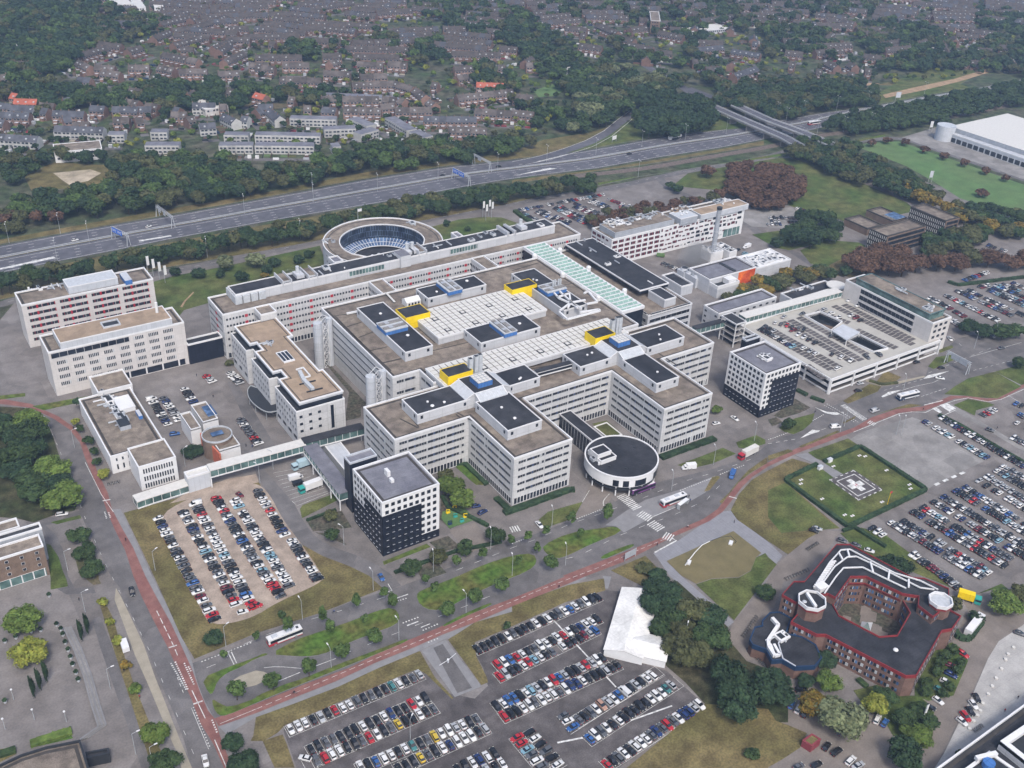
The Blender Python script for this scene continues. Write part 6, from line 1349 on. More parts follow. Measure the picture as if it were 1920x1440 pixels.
ROWS='''w 0:1450,850 1640,850|b 0:1400,960 1500,940|g 0:940,880 1100,890|b 0:860,960 1000,960|b 0:1020,970 1110,960|w 0:1690,930 1790,980|g 0:480,820 580,800|g 0:1320,880 1400,900|b 0:960,820 1080,840|b 0:1100,850 1240,870|g 0:330,890 400,900|b 1:250,800 340,810|g 1:0,900 60,880|w 1:110,890 190,960|b 1:930,860 1040,850|f 1:520,760 950,780|f 1:960,780 1110,810|r 1:0,770 120,800|b 1:1300,820 1360,860|b 1:1500,640 1620,620|f 1:510,1020 750,1010|f 0:820,1060 980,1060|g 0:0,980 100,990|f 1:760,1060 900,1020|b 0:1150,800 1230,790|w 0:1500,1010 1640,1000|g 0:480,960 560,950|b 0:560,1000 700,1000
f 1:0,1060 490,1070|f 1:0,1140 470,1145|f 1:260,935 660,945|f 1:570,1150 690,1140|f 1:730,940 890,1010|f 1:1005,935 1180,1040 1330,1100|f 0:1690,1060 1920,1065|f 0:1650,1140 1920,1140|f 0:1100,1140 1360,1140|f 0:1140,1040 1310,1040
b 1:660,880 990,890|b 1:1040,885 1370,880|g 1:1255,950 1690,955|b 1:1640,890 1920,910|g 0:410,910 700,920|w 0:425,1025 805,1040|w 0:0,1090 330,1110|g 0:690,870 840,880|g 0:850,880 1200,880|w 0:100,870 300,880|g 0:0,850 120,860|g 0:0,920 260,930|r 0:120,820 300,825|b 0:310,850 480,860
b 1:720,690 1040,680 1200,730 1290,800|b 1:490,800 650,790|b 1:650,800 950,800 1080,810 1150,830|b 0:1290,920 1440,920|b 0:1650,860 1740,860|w 0:1820,950 1910,960|g 1:20,860 180,860|b 1:360,870 430,870|g 1:500,880 610,890|r 1:1650,690 1900,700|b 1:1500,790 1920,740|b 1:1440,1030 1750,1040
b 1:780,630 1010,620|b 1:510,600 750,610|b 1:180,650 520,660|b 0:0,640 140,620|b 0:720,560 920,570|b 0:600,520 700,570|b 0:770,600 960,620|b 0:970,560 1170,560|b 0:1200,560 1350,590 1610,590|b 0:1640,610 1830,600|b 0:120,530 360,540|b 0:600,470 830,400|b 0:750,380 930,400|b 0:960,440 1090,400|b 1:760,530 970,540|b 1:990,530 1150,540|b 1:740,470 1080,480|b 1:550,530 640,500|b 1:670,410 1160,420|b 1:500,470 650,470|b 1:0,480 390,480|b 1:680,370 940,360|b 1:320,260 700,250|b 1:360,220 700,230|b 1:100,150 300,150|b 1:1310,320 1560,330|b 1:1440,370 1750,380|b 1:1460,450 1850,460|b 1:1400,260 1590,260|b 1:1480,570 1630,560|b 1:900,140 1180,120|b 1:1180,100 1320,120|b 1:740,90 1060,80|b 1:400,110 740,60|b 1:20,250 230,240|b 1:200,540 440,540|b 1:0,560 150,570
b 0:1180,200 1420,130|b 0:1200,230 1440,170|b 0:1430,200 1560,150|b 0:1150,340 1290,280 1430,260 1600,210 1720,150|b 0:1300,390 1530,330|b 0:1730,260 1900,260|b 0:1700,340 1900,350|b 0:1230,460 1420,500 1520,520|b 0:1640,440 1720,380|b 0:1680,520 1830,450|b 0:1870,540 1920,540;1:120,540|b 0:740,260 930,260|g 0:820,220 1060,220|b 0:1600,420 1780,330|b 0:1360,420 1500,420
b 2:90,520 160,480|b 2:100,540 240,540|b 2:0,780 200,790|b 2:0,900 180,920|b 2:560,160 700,150|b 2:640,230 800,300|b 2:780,320 940,360|b 2:860,380 1060,420|b 2:950,190 1100,200|b 2:1100,290 1300,330|b 2:1060,440 1240,450|b 2:1180,260 1290,270|g 2:1350,420 1600,400|b 2:1280,130 1420,150|g 2:1640,430 1900,470|b 2:1700,100 1900,80|b 2:320,180 480,190|b 2:1440,570 1590,560|g 2:1650,620 1820,560|b 2:1340,510 1420,510|b 2:1360,360 1600,370|b 2:880,270 1000,250
b 3:100,350 300,350|b 3:120,400 320,390|b 3:340,440 560,420|b 3:350,390 640,380|b 3:420,340 470,300|b 3:650,260 960,260|b 3:690,290 900,300|b 3:830,380 1050,340|b 3:860,420 1080,400|b 3:540,200 680,230|b 3:180,210 300,220|b 3:420,200 520,190|b 3:1230,240 1420,270|b 3:1400,300 1600,320|b 3:1500,270 1760,300|b 3:1300,370 1340,460|b 3:1120,370 1180,350|b 3:120,440 300,460|b 3:150,530 230,540|b 3:440,520 520,560|b 3:600,530 660,560|b 3:1180,160 1240,170|b 3:920,120 1040,130|b 3:30,130 200,120|b 3:600,60 800,60|b 3:1080,60 1300,80|b 3:1340,120 1600,120|b 3:1560,180 1800,190|b 3:1620,60 1900,80|b 3:1300,30 1500,20|b 3:1700,130 1900,120'''
nr=0
for ln in ROWS.split('\n'):
    for it in ln.split('|'):
        k,s=it.split(' ',1); nr+=1; terr(s,k,nr)
# farther streets, laid out as parallel terraces beyond the surveyed ones
rr=random.Random(11)
for s,ax in (('P: 330,80 960,110 960,20 1000,-30 300,-40',.0),('P: 960,50 1440,60 1440,-30 960,-30',.3),('P: 1440,60 1930,60 1930,-30 1440,-30',-.2),('P: 190,40 480,60 480,-20 200,-30',.25)):
    P=W(s); c=sum(P,Vector((0,0)))/len(P); an0=-.75+ax
    for i in range(-30,30):
        for j in range(-10,10):
            an=an0+rr.uniform(-.12,.12)+(.0 if (i//6+j)%3 else .5); u=Vector((math.cos(an0),math.sin(an0))); v_=Vector((-u.y,u.x))
            p=c+u*j*62+v_*i*25
            if inside(p,P) and rr.random()<.8:
                d=Vector((math.cos(an),math.sin(an)))
                for k in range(rr.choice((6,8,9))): q=p+d*6*(k-4); HS.append((q.x,q.y,an,rr.choice('bbbbg'),0,k))
HO={}
for t in HS: HO.setdefault((int(t[0]//14),int(t[1]//14)),1)
def free(q): return not any((int(q.x//14)+i,int(q.y//14)+j) in HO for i in(-1,0,1) for j in(-1,0,1))
for s_,kk in (('P: 20,280 20,170 330,215 480,195 900,200 980,215 960,255 700,260 560,280 400,275 220,275','bbggbwr'),('P: 130,190 160,100 330,60 960,60 960,200 480,190','bbbgb'),('P: 960,215 1060,240 1090,215 1040,190 960,170','bg'),('P: 1060,110 1340,130 1420,150 1640,150 1640,110 1440,60 1060,40','bbg'),('P: 1640,110 1930,140 1930,60 1640,60','bbg')):
    P_=W(s_); xs_=[q.x for q in P_]; ys_=[q.y for q in P_]; y_=min(ys_)
    while y_<max(ys_):
        x_=min(xs_)
        while x_<max(xs_):
            q=Vector((x_+rr.uniform(-8,8),y_+rr.uniform(-5,5))); x_+=31
            if not inside(q,P_) or rr.random()<.12: continue
            an=rr.choice((-.75,-.75,-.6,.8,-.9)); d=Vector((math.cos(an),math.sin(an))); k_=rr.choice(kk)
            for k in range(rr.choice((3,4,5,6))):
                w_=q+d*6*(k-2)
                if free(w_): HS.append((w_.x,w_.y,an,k_,900+int(x_//200)*7+int(y_//200),k))
            for k in range(-1,3): w_=q+d*6*k; HO[(int(w_.x//14),int(w_.y//14))]=1
        y_+=21
HS.sort(key=lambda t:t[0]**2+t[1]**2)
HXY=[(t[0],t[1]) for t in HS]
cnt={}
for t in HS[:300]: cnt.setdefault(t[4],[]).append(t)
nm=0
for rk,L_ in cnt.items():
    L_.sort(key=lambda t:proj((t[0],t[1],3))[0]); L2=len(L_)
    for i,t in enumerate(L_):
        u,v_=proj((t[0],t[1],3)); m=sum(proj((q[0],q[1],3))[0] for q in L_)/L2; vy=sum(proj((q[0],q[1],3))[1] for q in L_)/L2
        lab='%s terraced house, %s from left in its row, %s, %.1f%% down'%(TN[t[3]],(['']+ORD+['%dth'%q for q in range(15,40)])[min(i+1,38)],'left part' if m<640 else 'middle part' if m<1100 else 'right part',vy/14.4)
        o=thing('terraced_house',lab,'house',(t[0],t[1],0),'terraced houses of the suburb',t[2]); w_,r_,g_,c_,x_=HTM[t[3]]
        inst('wall',w_,o); ro=inst('roof',r_,o)
        if HT[t[3]][3].f: inst('chimney',c_,ro)
        if HT[t[3]][3].f and int(t[0]+t[1])%2: inst('dormer',DMM,ro)
        if HT[t[3]][4].f: inst('rear_extension',x_,o)
        for zz in(.9,3.6):
            inst('window',g_,o,(-2.3,-4.5,zz)); inst('window',g_,o,(.4,-4.5,zz)); inst('window',g_,o,(1.1,4.5,zz),math.pi)
b=MB()
for t in HS[300:]:
    mt=Matrix.Translation((t[0],t[1],0))@Matrix.Rotation(t[2],4,'Z')
    for q in (0,1,3,4): b.add(HT[t[3]][q],mt)
    if t[3]!='f' and int(t[0]+t[1])%2: b.add(DMB,mt)
    for lx in(-2.3,.4): b.add(HT[t[3]][2],mt@Matrix.Translation((lx,-4.5,3.6)))
    b.add(HT[t[3]][2],mt@Matrix.Translation((1.1,4.5,3.6))@Matrix.Rotation(math.pi,4,'Z'))
o=b.build('terraced_houses'); o['kind']='stuff'
# single larger buildings of the suburb
for s,z,w_,r_,l in (('0:395,1080 405,1140 765,1110',8,'white','roofb','white office with brown roof and strip windows at the edge of the suburb'),('2:505,740 530,780 710,760',5,'white','roofb','low hall with brown roof among trees left of the slip road'),('2:395,500 410,530 510,515',5,'cream','skyl','small cream hall in the park'),('2:390,560 470,590 610,550',4,'white','roofg','flat school building in the park, front one'),('2:400,600 480,640 545,620',4,'white','roofg','flat school building in the park, rear one'),('2:1290,200 1330,240 1600,210',5,'whitew','skyl','large pale flat-roofed centre among distant trees'),('0:1460,760 1530,830 1680,790',6,'cream','skyl','warehouse with cream roof behind the suburb'),('0:0,10 0,30 150,20',6,'white','skyl','white slab at the top left corner'),('0:845,0 860,40 970,20',6,'white','skyl','first of three white buildings at the top edge'),('0:990,0 1010,60 1080,50',6,'white','skyl','second of three white buildings at the top edge'),('0:1140,0 1160,50 1230,50',6,'white','skyl','third of three white buildings at the top edge'),('2:1035,90 1040,160 1110,150',14,'brick','roofb','brown apartment tower among distant trees'),('0:60,330 130,380 200,330',8,'brick','roofg','lone grey-roofed villa in the left woods')):
    Q=rect3(s,z,None); r,Q=bld('suburb_building',l,'building',Q,z,wall=w_,roof=r_,trim=False,drop=.3); 
    band(r,Q,[z-2.6] if z<7 else [z-2.6,z-5.8],(('g',1.6),('x',.9)),1.4,1.5,1.5,None)
# scattered garden and far trees
def clear(p,d=5.8):
    return all((p[0]-x)**2+(p[1]-y)**2>d*d for x,y in HG.get((int(p[0]//20),int(p[1]//20)),()))
HG={}
for x,y in HXY:
    for i in(-1,0,1):
        for j in(-1,0,1): HG.setdefault((int(x//20)+i,int(y//20)+j),[]).append((x,y))
FARCOL=['dark','mid','fresh','olive','dark','mid']
n0=len(TREES)
def scat(s,sp,r_,h,fill,seed,cols=FARCOL,lab='garden tree among the terraces of the suburb',grp='garden trees of the suburb'):
    k0=len(TREES); wood(s,sp,r_,h,cols,lab,grp,seed,fill); keep=[t for t in TREES[k0:] if clear(t)]; del TREES[k0:]; TREES.extend(keep)
scat('P: -20,285 -20,-40 1960,-40 1960,120 1640,160 1400,140 1150,110 1100,225 960,262 700,266 560,290 400,285 200,282',11,2.7,6,.62,31,['mid','light','dark','olive','lime'])
GC=MB(); rg=random.Random(77)
GP=W('P: -20,285 -20,-40 1960,-40 1960,120 1640,160 1400,140 1150,110 1100,225 960,262 700,266 560,290 400,285 200,282')
gx0,gx1,gy0,gy1=min(p.x for p in GP),max(p.x for p in GP),min(p.y for p in GP),max(p.y for p in GP)
for t in HS:
    an=t[2]; u=Vector((math.cos(an),math.sin(an))); v_=Vector((-u.y,u.x)); c0=Vector((t[0],t[1]))
    for sg in(-1,1):
        if rg.random()<.75: a=c0+u*3+v_*sg*5; e=c0+u*3+v_*sg*rg.uniform(11,15); GC.bar((*a,.8),(*e,.8),.25,rg.choice(('brick','dark','brickr')),1.6)
        if rg.random()<.55: q=c0+v_*sg*rg.uniform(10,14)+u*rg.uniform(-2,2); GC.box(-1.3,1.3,-1,1,0,2.2,rg.choice(('brick','lgrey','brickr','white')),rg.choice(('roof_g','roofd','lgrey','skyl')),an,(q.x,q.y))
        if rg.random()<.35: q=c0+v_*sg*rg.uniform(15,18)+u*rg.uniform(-2,2); GC.box(-2.1,2.1,-.85,.85,.2,1.4,rg.choice(('white','lgrey','dark','grey','navyp','maroon')),None,an,(q.x,q.y))
        if rg.random()<.5: q=c0+v_*sg*rg.uniform(6,11); GC.box(-2.6,2.6,-2.2,2.2,.02,.03,rg.choice(('g_field','g_grass','g_lush','g_tan','g_path')),None,an,(q.x,q.y))
o=GC.build('garden_clutter'); o['kind']='stuff'
ST=MB()
for t in HS[::1]:
    u=Vector((math.cos(t[2]),math.sin(t[2]))); v_=Vector((-u.y,u.x)); c0=Vector((t[0],t[1]))-v_*16; ST.face([(*(c0-u*3.1-v_*3),.012+rg.random()*.006),(*(c0+u*3.1-v_*3),.012),(*(c0+u*3.1+v_*3),.012),(*(c0-u*3.1+v_*3),.012)],'g_road')
ST.build('suburb_streets',kind='structure')
W1='woods among the distant suburb'
for s,f in (('P: 0,130 90,130 150,100 200,60 180,20 100,0 0,-20',.8),('P: 0,190 60,150 130,120 190,90 280,60 330,35 240,20 150,-10 90,60 0,90',.85),('P: 0,210 0,170 100,150 200,165 290,170 330,155 270,200 180,205',.8),('P: 225,210 330,215 370,200 480,195 480,160 400,155 280,150 230,170',.9),('P: 480,190 560,190 640,195 690,190 640,170 560,165 480,165',.8),('P: 530,110 600,115 590,80 540,75',.95),('P: 620,110 650,105 650,80 620,85',.9),('P: 690,60 740,95 760,90 730,50',.9),('P: 780,130 830,110 820,70 770,75',.8),('P: 850,45 960,85 1010,130 1080,190 1130,200 1120,140 1050,70 1000,30 900,-10 760,-20 780,20',.85),('P: 880,150 960,200 1010,230 1060,235 1080,200 980,180 960,140 900,110',.7),('P: 1000,30 1180,30 1240,70 1300,100 1330,60 1300,0 1000,-30',.6),('P: 1120,110 1240,120 1290,160 1370,165 1340,115 1240,100 1150,60',.5),('P: 1300,40 1440,60 1500,30 1640,20 1640,-30 1300,-30',.6),('P: 1430,110 1480,100 1560,110 1570,90 1560,50 1440,40',.75),('P: 1600,60 1640,105 1700,115 1770,130 1790,90 1740,40 1640,30',.75),('P: 1640,130 1760,125 1860,125 1930,140 1930,80 1860,70 1800,100 1700,105',.9),('P: 1830,50 1930,70 1930,20 1840,10',.7)):
    scat(s,10.5,5.8,12,f,int(f*100)+len(s),FARCOL,'tree in the woods among the distant suburb',W1)
def tsize(t): return (t[2]*t[2])/((t[0]**2+t[1]**2)+H*H)
vis=[]
for t in TREES:
    u,v_=proj((t[0],t[1],t[3]*.5))
    if -120<u<2040 and -120<v_<1560: vis.append(t)
vis.sort(key=lambda t:-tsize(t)); big=vis[:300]; small=vis[300:]
glob={}
for t in big: glob.setdefault(t[6],[]).append(t)
rr=random.Random(5); tn=0
for lab,L_ in glob.items():
    L_.sort(key=lambda t:proj((t[0],t[1],3))[0])
    for i,t in enumerate(L_):
        x,y,rad,h,col,sh,_,grp=t; dist=math.sqrt(x*x+y*y+H*H)
        lod='n' if rad/dist>.009 else 'm' if rad/dist>.0055 else 'f'; sd=sh if sh is not None else rr.randrange(4 if lod!='f' else 3)
        l=lab
        if len(L_)>1: l=lab+', %s from left'%(ORD[i] if i<14 else str(i+1)+{1:'st',2:'nd',3:'rd'}.get((i+1)%10 if (i+1)%100 not in(11,12,13) else 0,'th'))
        o=thing('tree',l,'tree',(x,y,0),grp or None,rr.uniform(0,6.28))
        inst('trunk',trunkmesh('t'),o,(0,0,0),0,(h*.55,h*.55,h*.62))
        vs=min(rad*(1.3 if sh==9 else 1.05),h*.43); inst('crown',cmesh(lod,sd,col),o,(0,0,h-vs),0,(rad,rad,vs))
import numpy as np
V=[];FQ=[];MI=[]; base_=0; cols=list(LM); arr={k:(np.array(v),f) for k,(v,f) in CR.items()}
VV=[];loops=[];ls=[];mi=[]
for t in small:
    x,y,rad,h,col,sh,_,grp=t; dist=math.sqrt(x*x+y*y+H*H); lod='m' if rad/dist>.0055 else 'f'; sd=sh if sh is not None else rr.randrange(3)
    v,f=arr[lod,sd]; a=rr.uniform(0,6.28); c_,s_=math.cos(a),math.sin(a); vs=min(rad*.92,h*.47)
    w_=np.stack([(v[:,0]*c_-v[:,1]*s_)*rad+x,(v[:,0]*s_+v[:,1]*c_)*rad+y,v[:,2]*vs+h-vs],1)
    VV.append(w_)
    for q in f: loops.extend([base_+i for i in q]); ls.append(len(q)); mi.append(cols.index(col))
    base_+=len(v)
v=np.concatenate(VV); me=bpy.data.meshes.new('distant_trees'); me.vertices.add(len(v)); me.vertices.foreach_set('co',v.ravel()); me.loops.add(len(loops)); me.loops.foreach_set('vertex_index',loops); me.polygons.add(len(ls))
st=np.concatenate([[0],np.cumsum(ls)[:-1]]); me.polygons.foreach_set('loop_start',st.astype(np.int32)); me.polygons.foreach_set('material_index',mi)
for c in cols: me.materials.append(LM[c])
me.update(calc_edges=True); me.validate(); o=bpy.data.objects.new('distant_trees',me); COL.objects.link(o); o['kind']='stuff'
print('TREES',len(TREES),'visible',len(vis),'faces',len(ls),'houses',len(HS))
# ---------------------------------------------------------------- vehicles
PAINTS=dict(w=('white',(.58,.58,.57)),s=('silver',(.34,.35,.36)),g=('grey',(.09,.095,.105)),k=('black',(.014,.015,.018)),n=('navy blue',(.018,.035,.11)),b=('blue',(.035,.10,.27)),r=('red',(.36,.022,.03)),m=('dark red',(.13,.02,.03)),y=('yellow',(.5,.36,.04)),l=('pale blue',(.17,.30,.37)),t=('teal',(.05,.16,.16)),e=('beige',(.33,.20,.15)),o=('orange',(.6,.2,.03)))
PM={k:mat('car_paint_'+v[0].replace(' ','_'),v[1],.25,0,1,fine=False,rand=.06,spec=.5) for k,v in PAINTS.items()}
LT=mat('lamp_lens',(.5,.5,.45),.2,0,1); LR=mat('rear_lens',(.3,.01,.01),.3,0,1)
def loft(b,st,m):
    "stations (x,halfwidth,z0,z1,top halfwidth) joined into one hull"
    k=b.mi(m); i0=len(b.v)
    for x,w,z0,z1,tw in st: zm=z0+(z1-z0)*.62; b.v+= [(x,-w*.93,z0),(x,-w,zm),(x,-tw,z1),(x,tw,z1),(x,w,zm),(x,w*.93,z0)]
    for s_ in range(len(st)-1):
        for j in range(6): l=(j+1)%6; a=i0+s_*6; b.f.append((a+j,a+6+j,a+6+l,a+l)[::-1]); b.m.append(k)
    b.f.append(tuple(range(i0,i0+6))[::-1]); e=i0+6*(len(st)-1); b.f.append(tuple(range(e,e+6))); b.m+=[k,k]
def car_mesh(kind,pm):
    Lc,wd,h,hood,roofz={'hatch':(4.0,.86,.95,1.0,1.48),'saloon':(4.6,.89,.92,.98,1.44),'estate':(4.6,.89,.95,1.0,1.50),'suv':(4.5,.92,1.08,1.12,1.68),'van':(5.2,.97,1.2,1.3,2.1)}[kind]
    f=Lc/2; b=MB()
    loft(b,[(-f,.72*wd/.9,.38,.72,.62),(-f+.18,wd,.24,h-.03,wd*.86),(-f+.9,wd,.22,h+.02,wd*.9),(f-1.35,wd,.22,h,wd*.9),(f-.35,wd*.97,.24,h-.16,wd*.8),(f,.68*wd/.9,.34,.62,.55)],pm)
    xr={'hatch':-f+.25,'saloon':-f+.85,'estate':-f+.2,'suv':-f+.25,'van':-f+.1}[kind]; xf=f-1.15 if kind!='van' else f-.9; xt=f-1.95 if kind!='van' else f-1.5; xb={'hatch':-f+.75,'saloon':-f+1.5,'estate':-f+.5,'suv':-f+.55,'van':-f+.15}[kind]
    tw=wd*.68 if kind!='van' else wd*.85
    b.prism([(xb,-tw),(xt,-tw),(xt,tw),(xb,tw)],roofz-.06,roofz,pm,pm)
    for y in(-.6,.6): b.box(f-.12,f+.02,y-.2,y+.2,.55,.7,LT); b.box(-f-.01,-f+.1,y-.15,y+.15,.6,.78,LR)
    if kind in('van',): b.prism([(xb,-tw-.03),(xt-.9,-tw-.03),(xt-.9,tw+.03),(xb,tw+.03)],h-.1,roofz-.02,pm,pm)
    g_=MB(); bw=wd*.86; i=0; z0,z1=h-.05,roofz-.05
    B4=[(xr,-bw,z0),(xf,-bw,z0),(xf,bw,z0),(xr,bw,z0)]; T4=[(xb,-tw,z1),(xt,-tw,z1),(xt,tw,z1),(xb,tw,z1)]
    for a in range(4): c=(a+1)%4; g_.face([B4[a],B4[c],T4[c],T4[a]],'carglass')
    w_=MB(); n=10; r_=.32
    for y,q in((-.1,-1),(.1,1)): w_.v+=[(r_*math.cos(2*math.pi*k/n),y,r_*math.sin(2*math.pi*k/n)) for k in range(n)]
    for k in range(n): l=(k+1)%n; w_.f.append((k,l,n+l,n+k)); w_.m.append(w_.mi('rubber'))
    w_.f+=[tuple(range(n-1,-1,-1)),tuple(range(n,2*n))]; w_.m+=[w_.mi('chrome')]*2
    return b.mesh('body',uv=False),g_.mesh('windows',uv=False),w_.mesh('wheel',uv=False),(Lc,wd)
CMs={}
def carm(kind,c):
    if (kind,c) not in CMs: CMs[kind,c]=car_mesh(kind,PM[c])
    return CMs[kind,c]
CARS=[]  # x,y,z,ang,kind,colour,place phrase,ordinal,n
rc=random.Random(21)
def kindof(c): return 'van' if c in 'WV' else rc.choice(['hatch','hatch','hatch','saloon','estate','suv'])
def crow(s,colors,where,head=None,z=.02,h0=.7,turn=0,wob=.04):
    "a parking row along the surveyed line, one letter per car, '.' an empty bay"
    P=W(s,h0+z); n=len(colors); P=resamp(P,n) if n>1 else P[:1]
    Q=W(s,h0+z); d=(Q[-1]-Q[0]).normalized() if len(Q)>1 else Vector((1,0)); an=math.atan2(d.y,d.x)+math.pi/2+turn
    k=0
    for p,c in zip(P,colors):
        if c=='.': continue
        k+=1; kd=kindof(c); cc='w' if c in'WV' else c
        CARS.append((p.x+rc.uniform(-.12,.12),p.y+rc.uniform(-.25,.25),z,an+(math.pi if rc.random()<.4 else 0)+rc.uniform(-wob,wob),kd,cc,where,k,sum(q!='.' for q in colors)))
def cone_(s,c,where,z=.02,k=None):
    a,b_=W(s,.6+z); d=b_-a
    CARS.append((a.x,a.y,z,math.atan2(d.y,d.x),k or kindof(c),c,where,0,0))
LA='front row of the bottom asphalt lot, beside the dry grass'
crow('13:258,1148 1225,740','wwwkskrwwgkgkktwkgs','top row of the bottom asphalt lot')
crow('13:412,1300 1270,915','kkggkkkwkkwnkkrwk','second row of the bottom asphalt lot')
crow('13:370,1365 455,1385','w','start of the third row, bottom asphalt lot',turn=math.pi/2)
crow('13:455,1385 1330,992','grwwkkgrwkgykkwkg','third row of the bottom asphalt lot')
crow('13:785,1435 1655,1072','wkbwwkwtkgywwswkg','fourth row of the bottom asphalt lot')
crow('13:1070,1438 1715,1142','kkkygkwnwwwks','fifth row of the bottom asphalt lot')
crow('13:1510,1450 1790,1330','kkwnwk','sixth row of the bottom asphalt lot'); crow('13:1680,1480 1850,1405','gskw','last row of the bottom asphalt lot')
crow('13:1660,545;14:635,155','kkkkkwgkkkwkwkgwbwgwkk','top row, lot by the white hall')
crow('13:1815,670;14:635,320','rwbrwkgwwkwrwknwwk','second row, lot by the white hall')
crow('13:1825,750;14:620,405','rskkwrlwkg.wkkkmsb','third row, lot by the white hall')
crow('13:1805,975;14:675,610','kwbbkwlskwrbskksrswk','fourth row, lot by the white hall')
crow('13:1860,1050;14:785,665','rkkwwgwwwgwnnwkkkskk','fifth row, lot by the white hall')
crow('14:500,1078 1050,742','gkgweswbWkskww','upper row below the white hall'); crow('14:385,1050 455,1130','gwb','short end row of the lot below the white hall')
crow('14:580,1220 1195,818','bwgwkwkkkkkwwwts','island row below the white hall'); crow('14:710,1410 1400,962','rkgwkwwwgngrgwnnsw','diagonal row beside the dry lawn')
crow('14:40,1210 225,1430','rrlgwg','left column of the bottom centre block'); crow('14:130,1172 345,1412','kwkgkw','right column of the bottom centre block')
crow('8:1190,1008 1380,1365;12:1460,80 1610,322','wknwwgkwgkwggkggbgwmwgwrk','first column of the gravel lot')
crow('8:1375,958;12:1770,212','kwgwkngwkkwlkwgkgwgwmkgrw','second column of the gravel lot')
crow('8:1470,900;12:1898,235','Vgkrwwgwgwwwwwlwgkkwwwgkbwrr','third column of the gravel lot')
crow('8:1622,858;9:0,1335;13:185,148','rkkwrgwngkkwkbkwggskwlgwwrrkg','fourth column of the gravel lot')
crow('8:1762,872;9:10,1130;13:250,72','wwl.wkwwgkwwwgkkwllwwgwwwwg','fifth column of the gravel lot')
crow('9:12,800 215,1130','gkwwsrwkkknw','sixth column of the gravel lot, upper part'); crow('9:265,1172;13:462,22','wwgkkwgkwwgk','sixth column of the gravel lot, lower part')
cone_('12:1820,270 1850,262','w','standing alone at the foot of the gravel lot'); cone_('8:1800,832 1830,850','m','standing alone at the head of the gravel lot'); cone_('13:10,215 40,220','r','at the bottom edge of the gravel lot')
crow('H:905,340 1105,605','ggwggggrkw','row in the street beside the zigzag block'); crow('E:70,720 175,825','wwwks','upper row of the zigzag block street')
crow('8:1135,115 1258,300','Vwkkkwgnw','left column behind the round drum'); crow('8:1225,105 1345,270','gnwwgsww','middle column behind the round drum'); crow('8:1385,38 1450,132','wkkwn','right column behind the round drum')
crow('4:1550,1380 1590,1420','rsw','row between cream slab and zigzag block'); crow('4:1730,1355 1800,1425','wwwk','pale row beside the zigzag block')
for s,c,w_,k in (('12:990,120 1000,160','k','driving down the road beside the cycle path','suv'),('12:1540,1385 1550,1430','w','driving at the bottom of the left road','saloon'),('13:940,10 960,45','b','waiting at the mouth of the access road','hatch'),('10:205,1055 235,1090','w','driving beside the pedestrian crossing below the ward block','saloon'),('10:1530,295 1555,290','w','parked near the white van corner of the ward block','hatch'),('10:1670,258 1700,278','w','in the car park before the white tower','saloon'),('8:465,975 500,970','w','turning out of the side road at the left','estate'),('8:1310,375 1340,370','b','alone in the yard below the terracotta drum','suv'),
 ('9:1650,915 1680,910','n','parked in the garden beside the ward block, upper','hatch'),('9:1700,960 1730,945','n','parked in the garden beside the ward block, lower','estate'),('11:1665,345 1695,355','g','driving past the far right car park','hatch'),('J:1300,518 1320,515','k','turning under the road gantry','hatch'),('J:1290,595 1320,600','w','driving towards the road gantry','saloon'),('J:1750,370 1775,365','g','driving at the upper right junction','saloon'),('J:1365,300 1380,320','w','driving beside the office wing','saloon'),('J:675,690 690,688','k','parked below the parking deck, lower','hatch'),('J:690,635 700,633','s','parked below the parking deck, upper','hatch'),('J:505,962 525,960','w','small van-like car on the main road','van'),('J:800,840 830,830','s','on the main road before the crossing','van'),('J:1115,475 1130,472','k','parked behind the traffic island','hatch'),
 ('4:1115,258 1140,250','w','driving on the motorway at the left, right one','hatch'),('4:562,360 585,355','w','driving on the motorway at the left, left one','hatch'),('1:1400,1317 1430,1310','k','driving on the motorway beyond the ring building','saloon'),('1:1820,1247 1840,1243','k','driving on the motorway beyond the gantries','saloon'),('2:880,1153 900,1150','k','driving on the near motorway carriageway','saloon'),
 ('9:1010,0 1030,20','s','a',None)): 
    if w_!='a': cone_(s,c,w_,k=k)
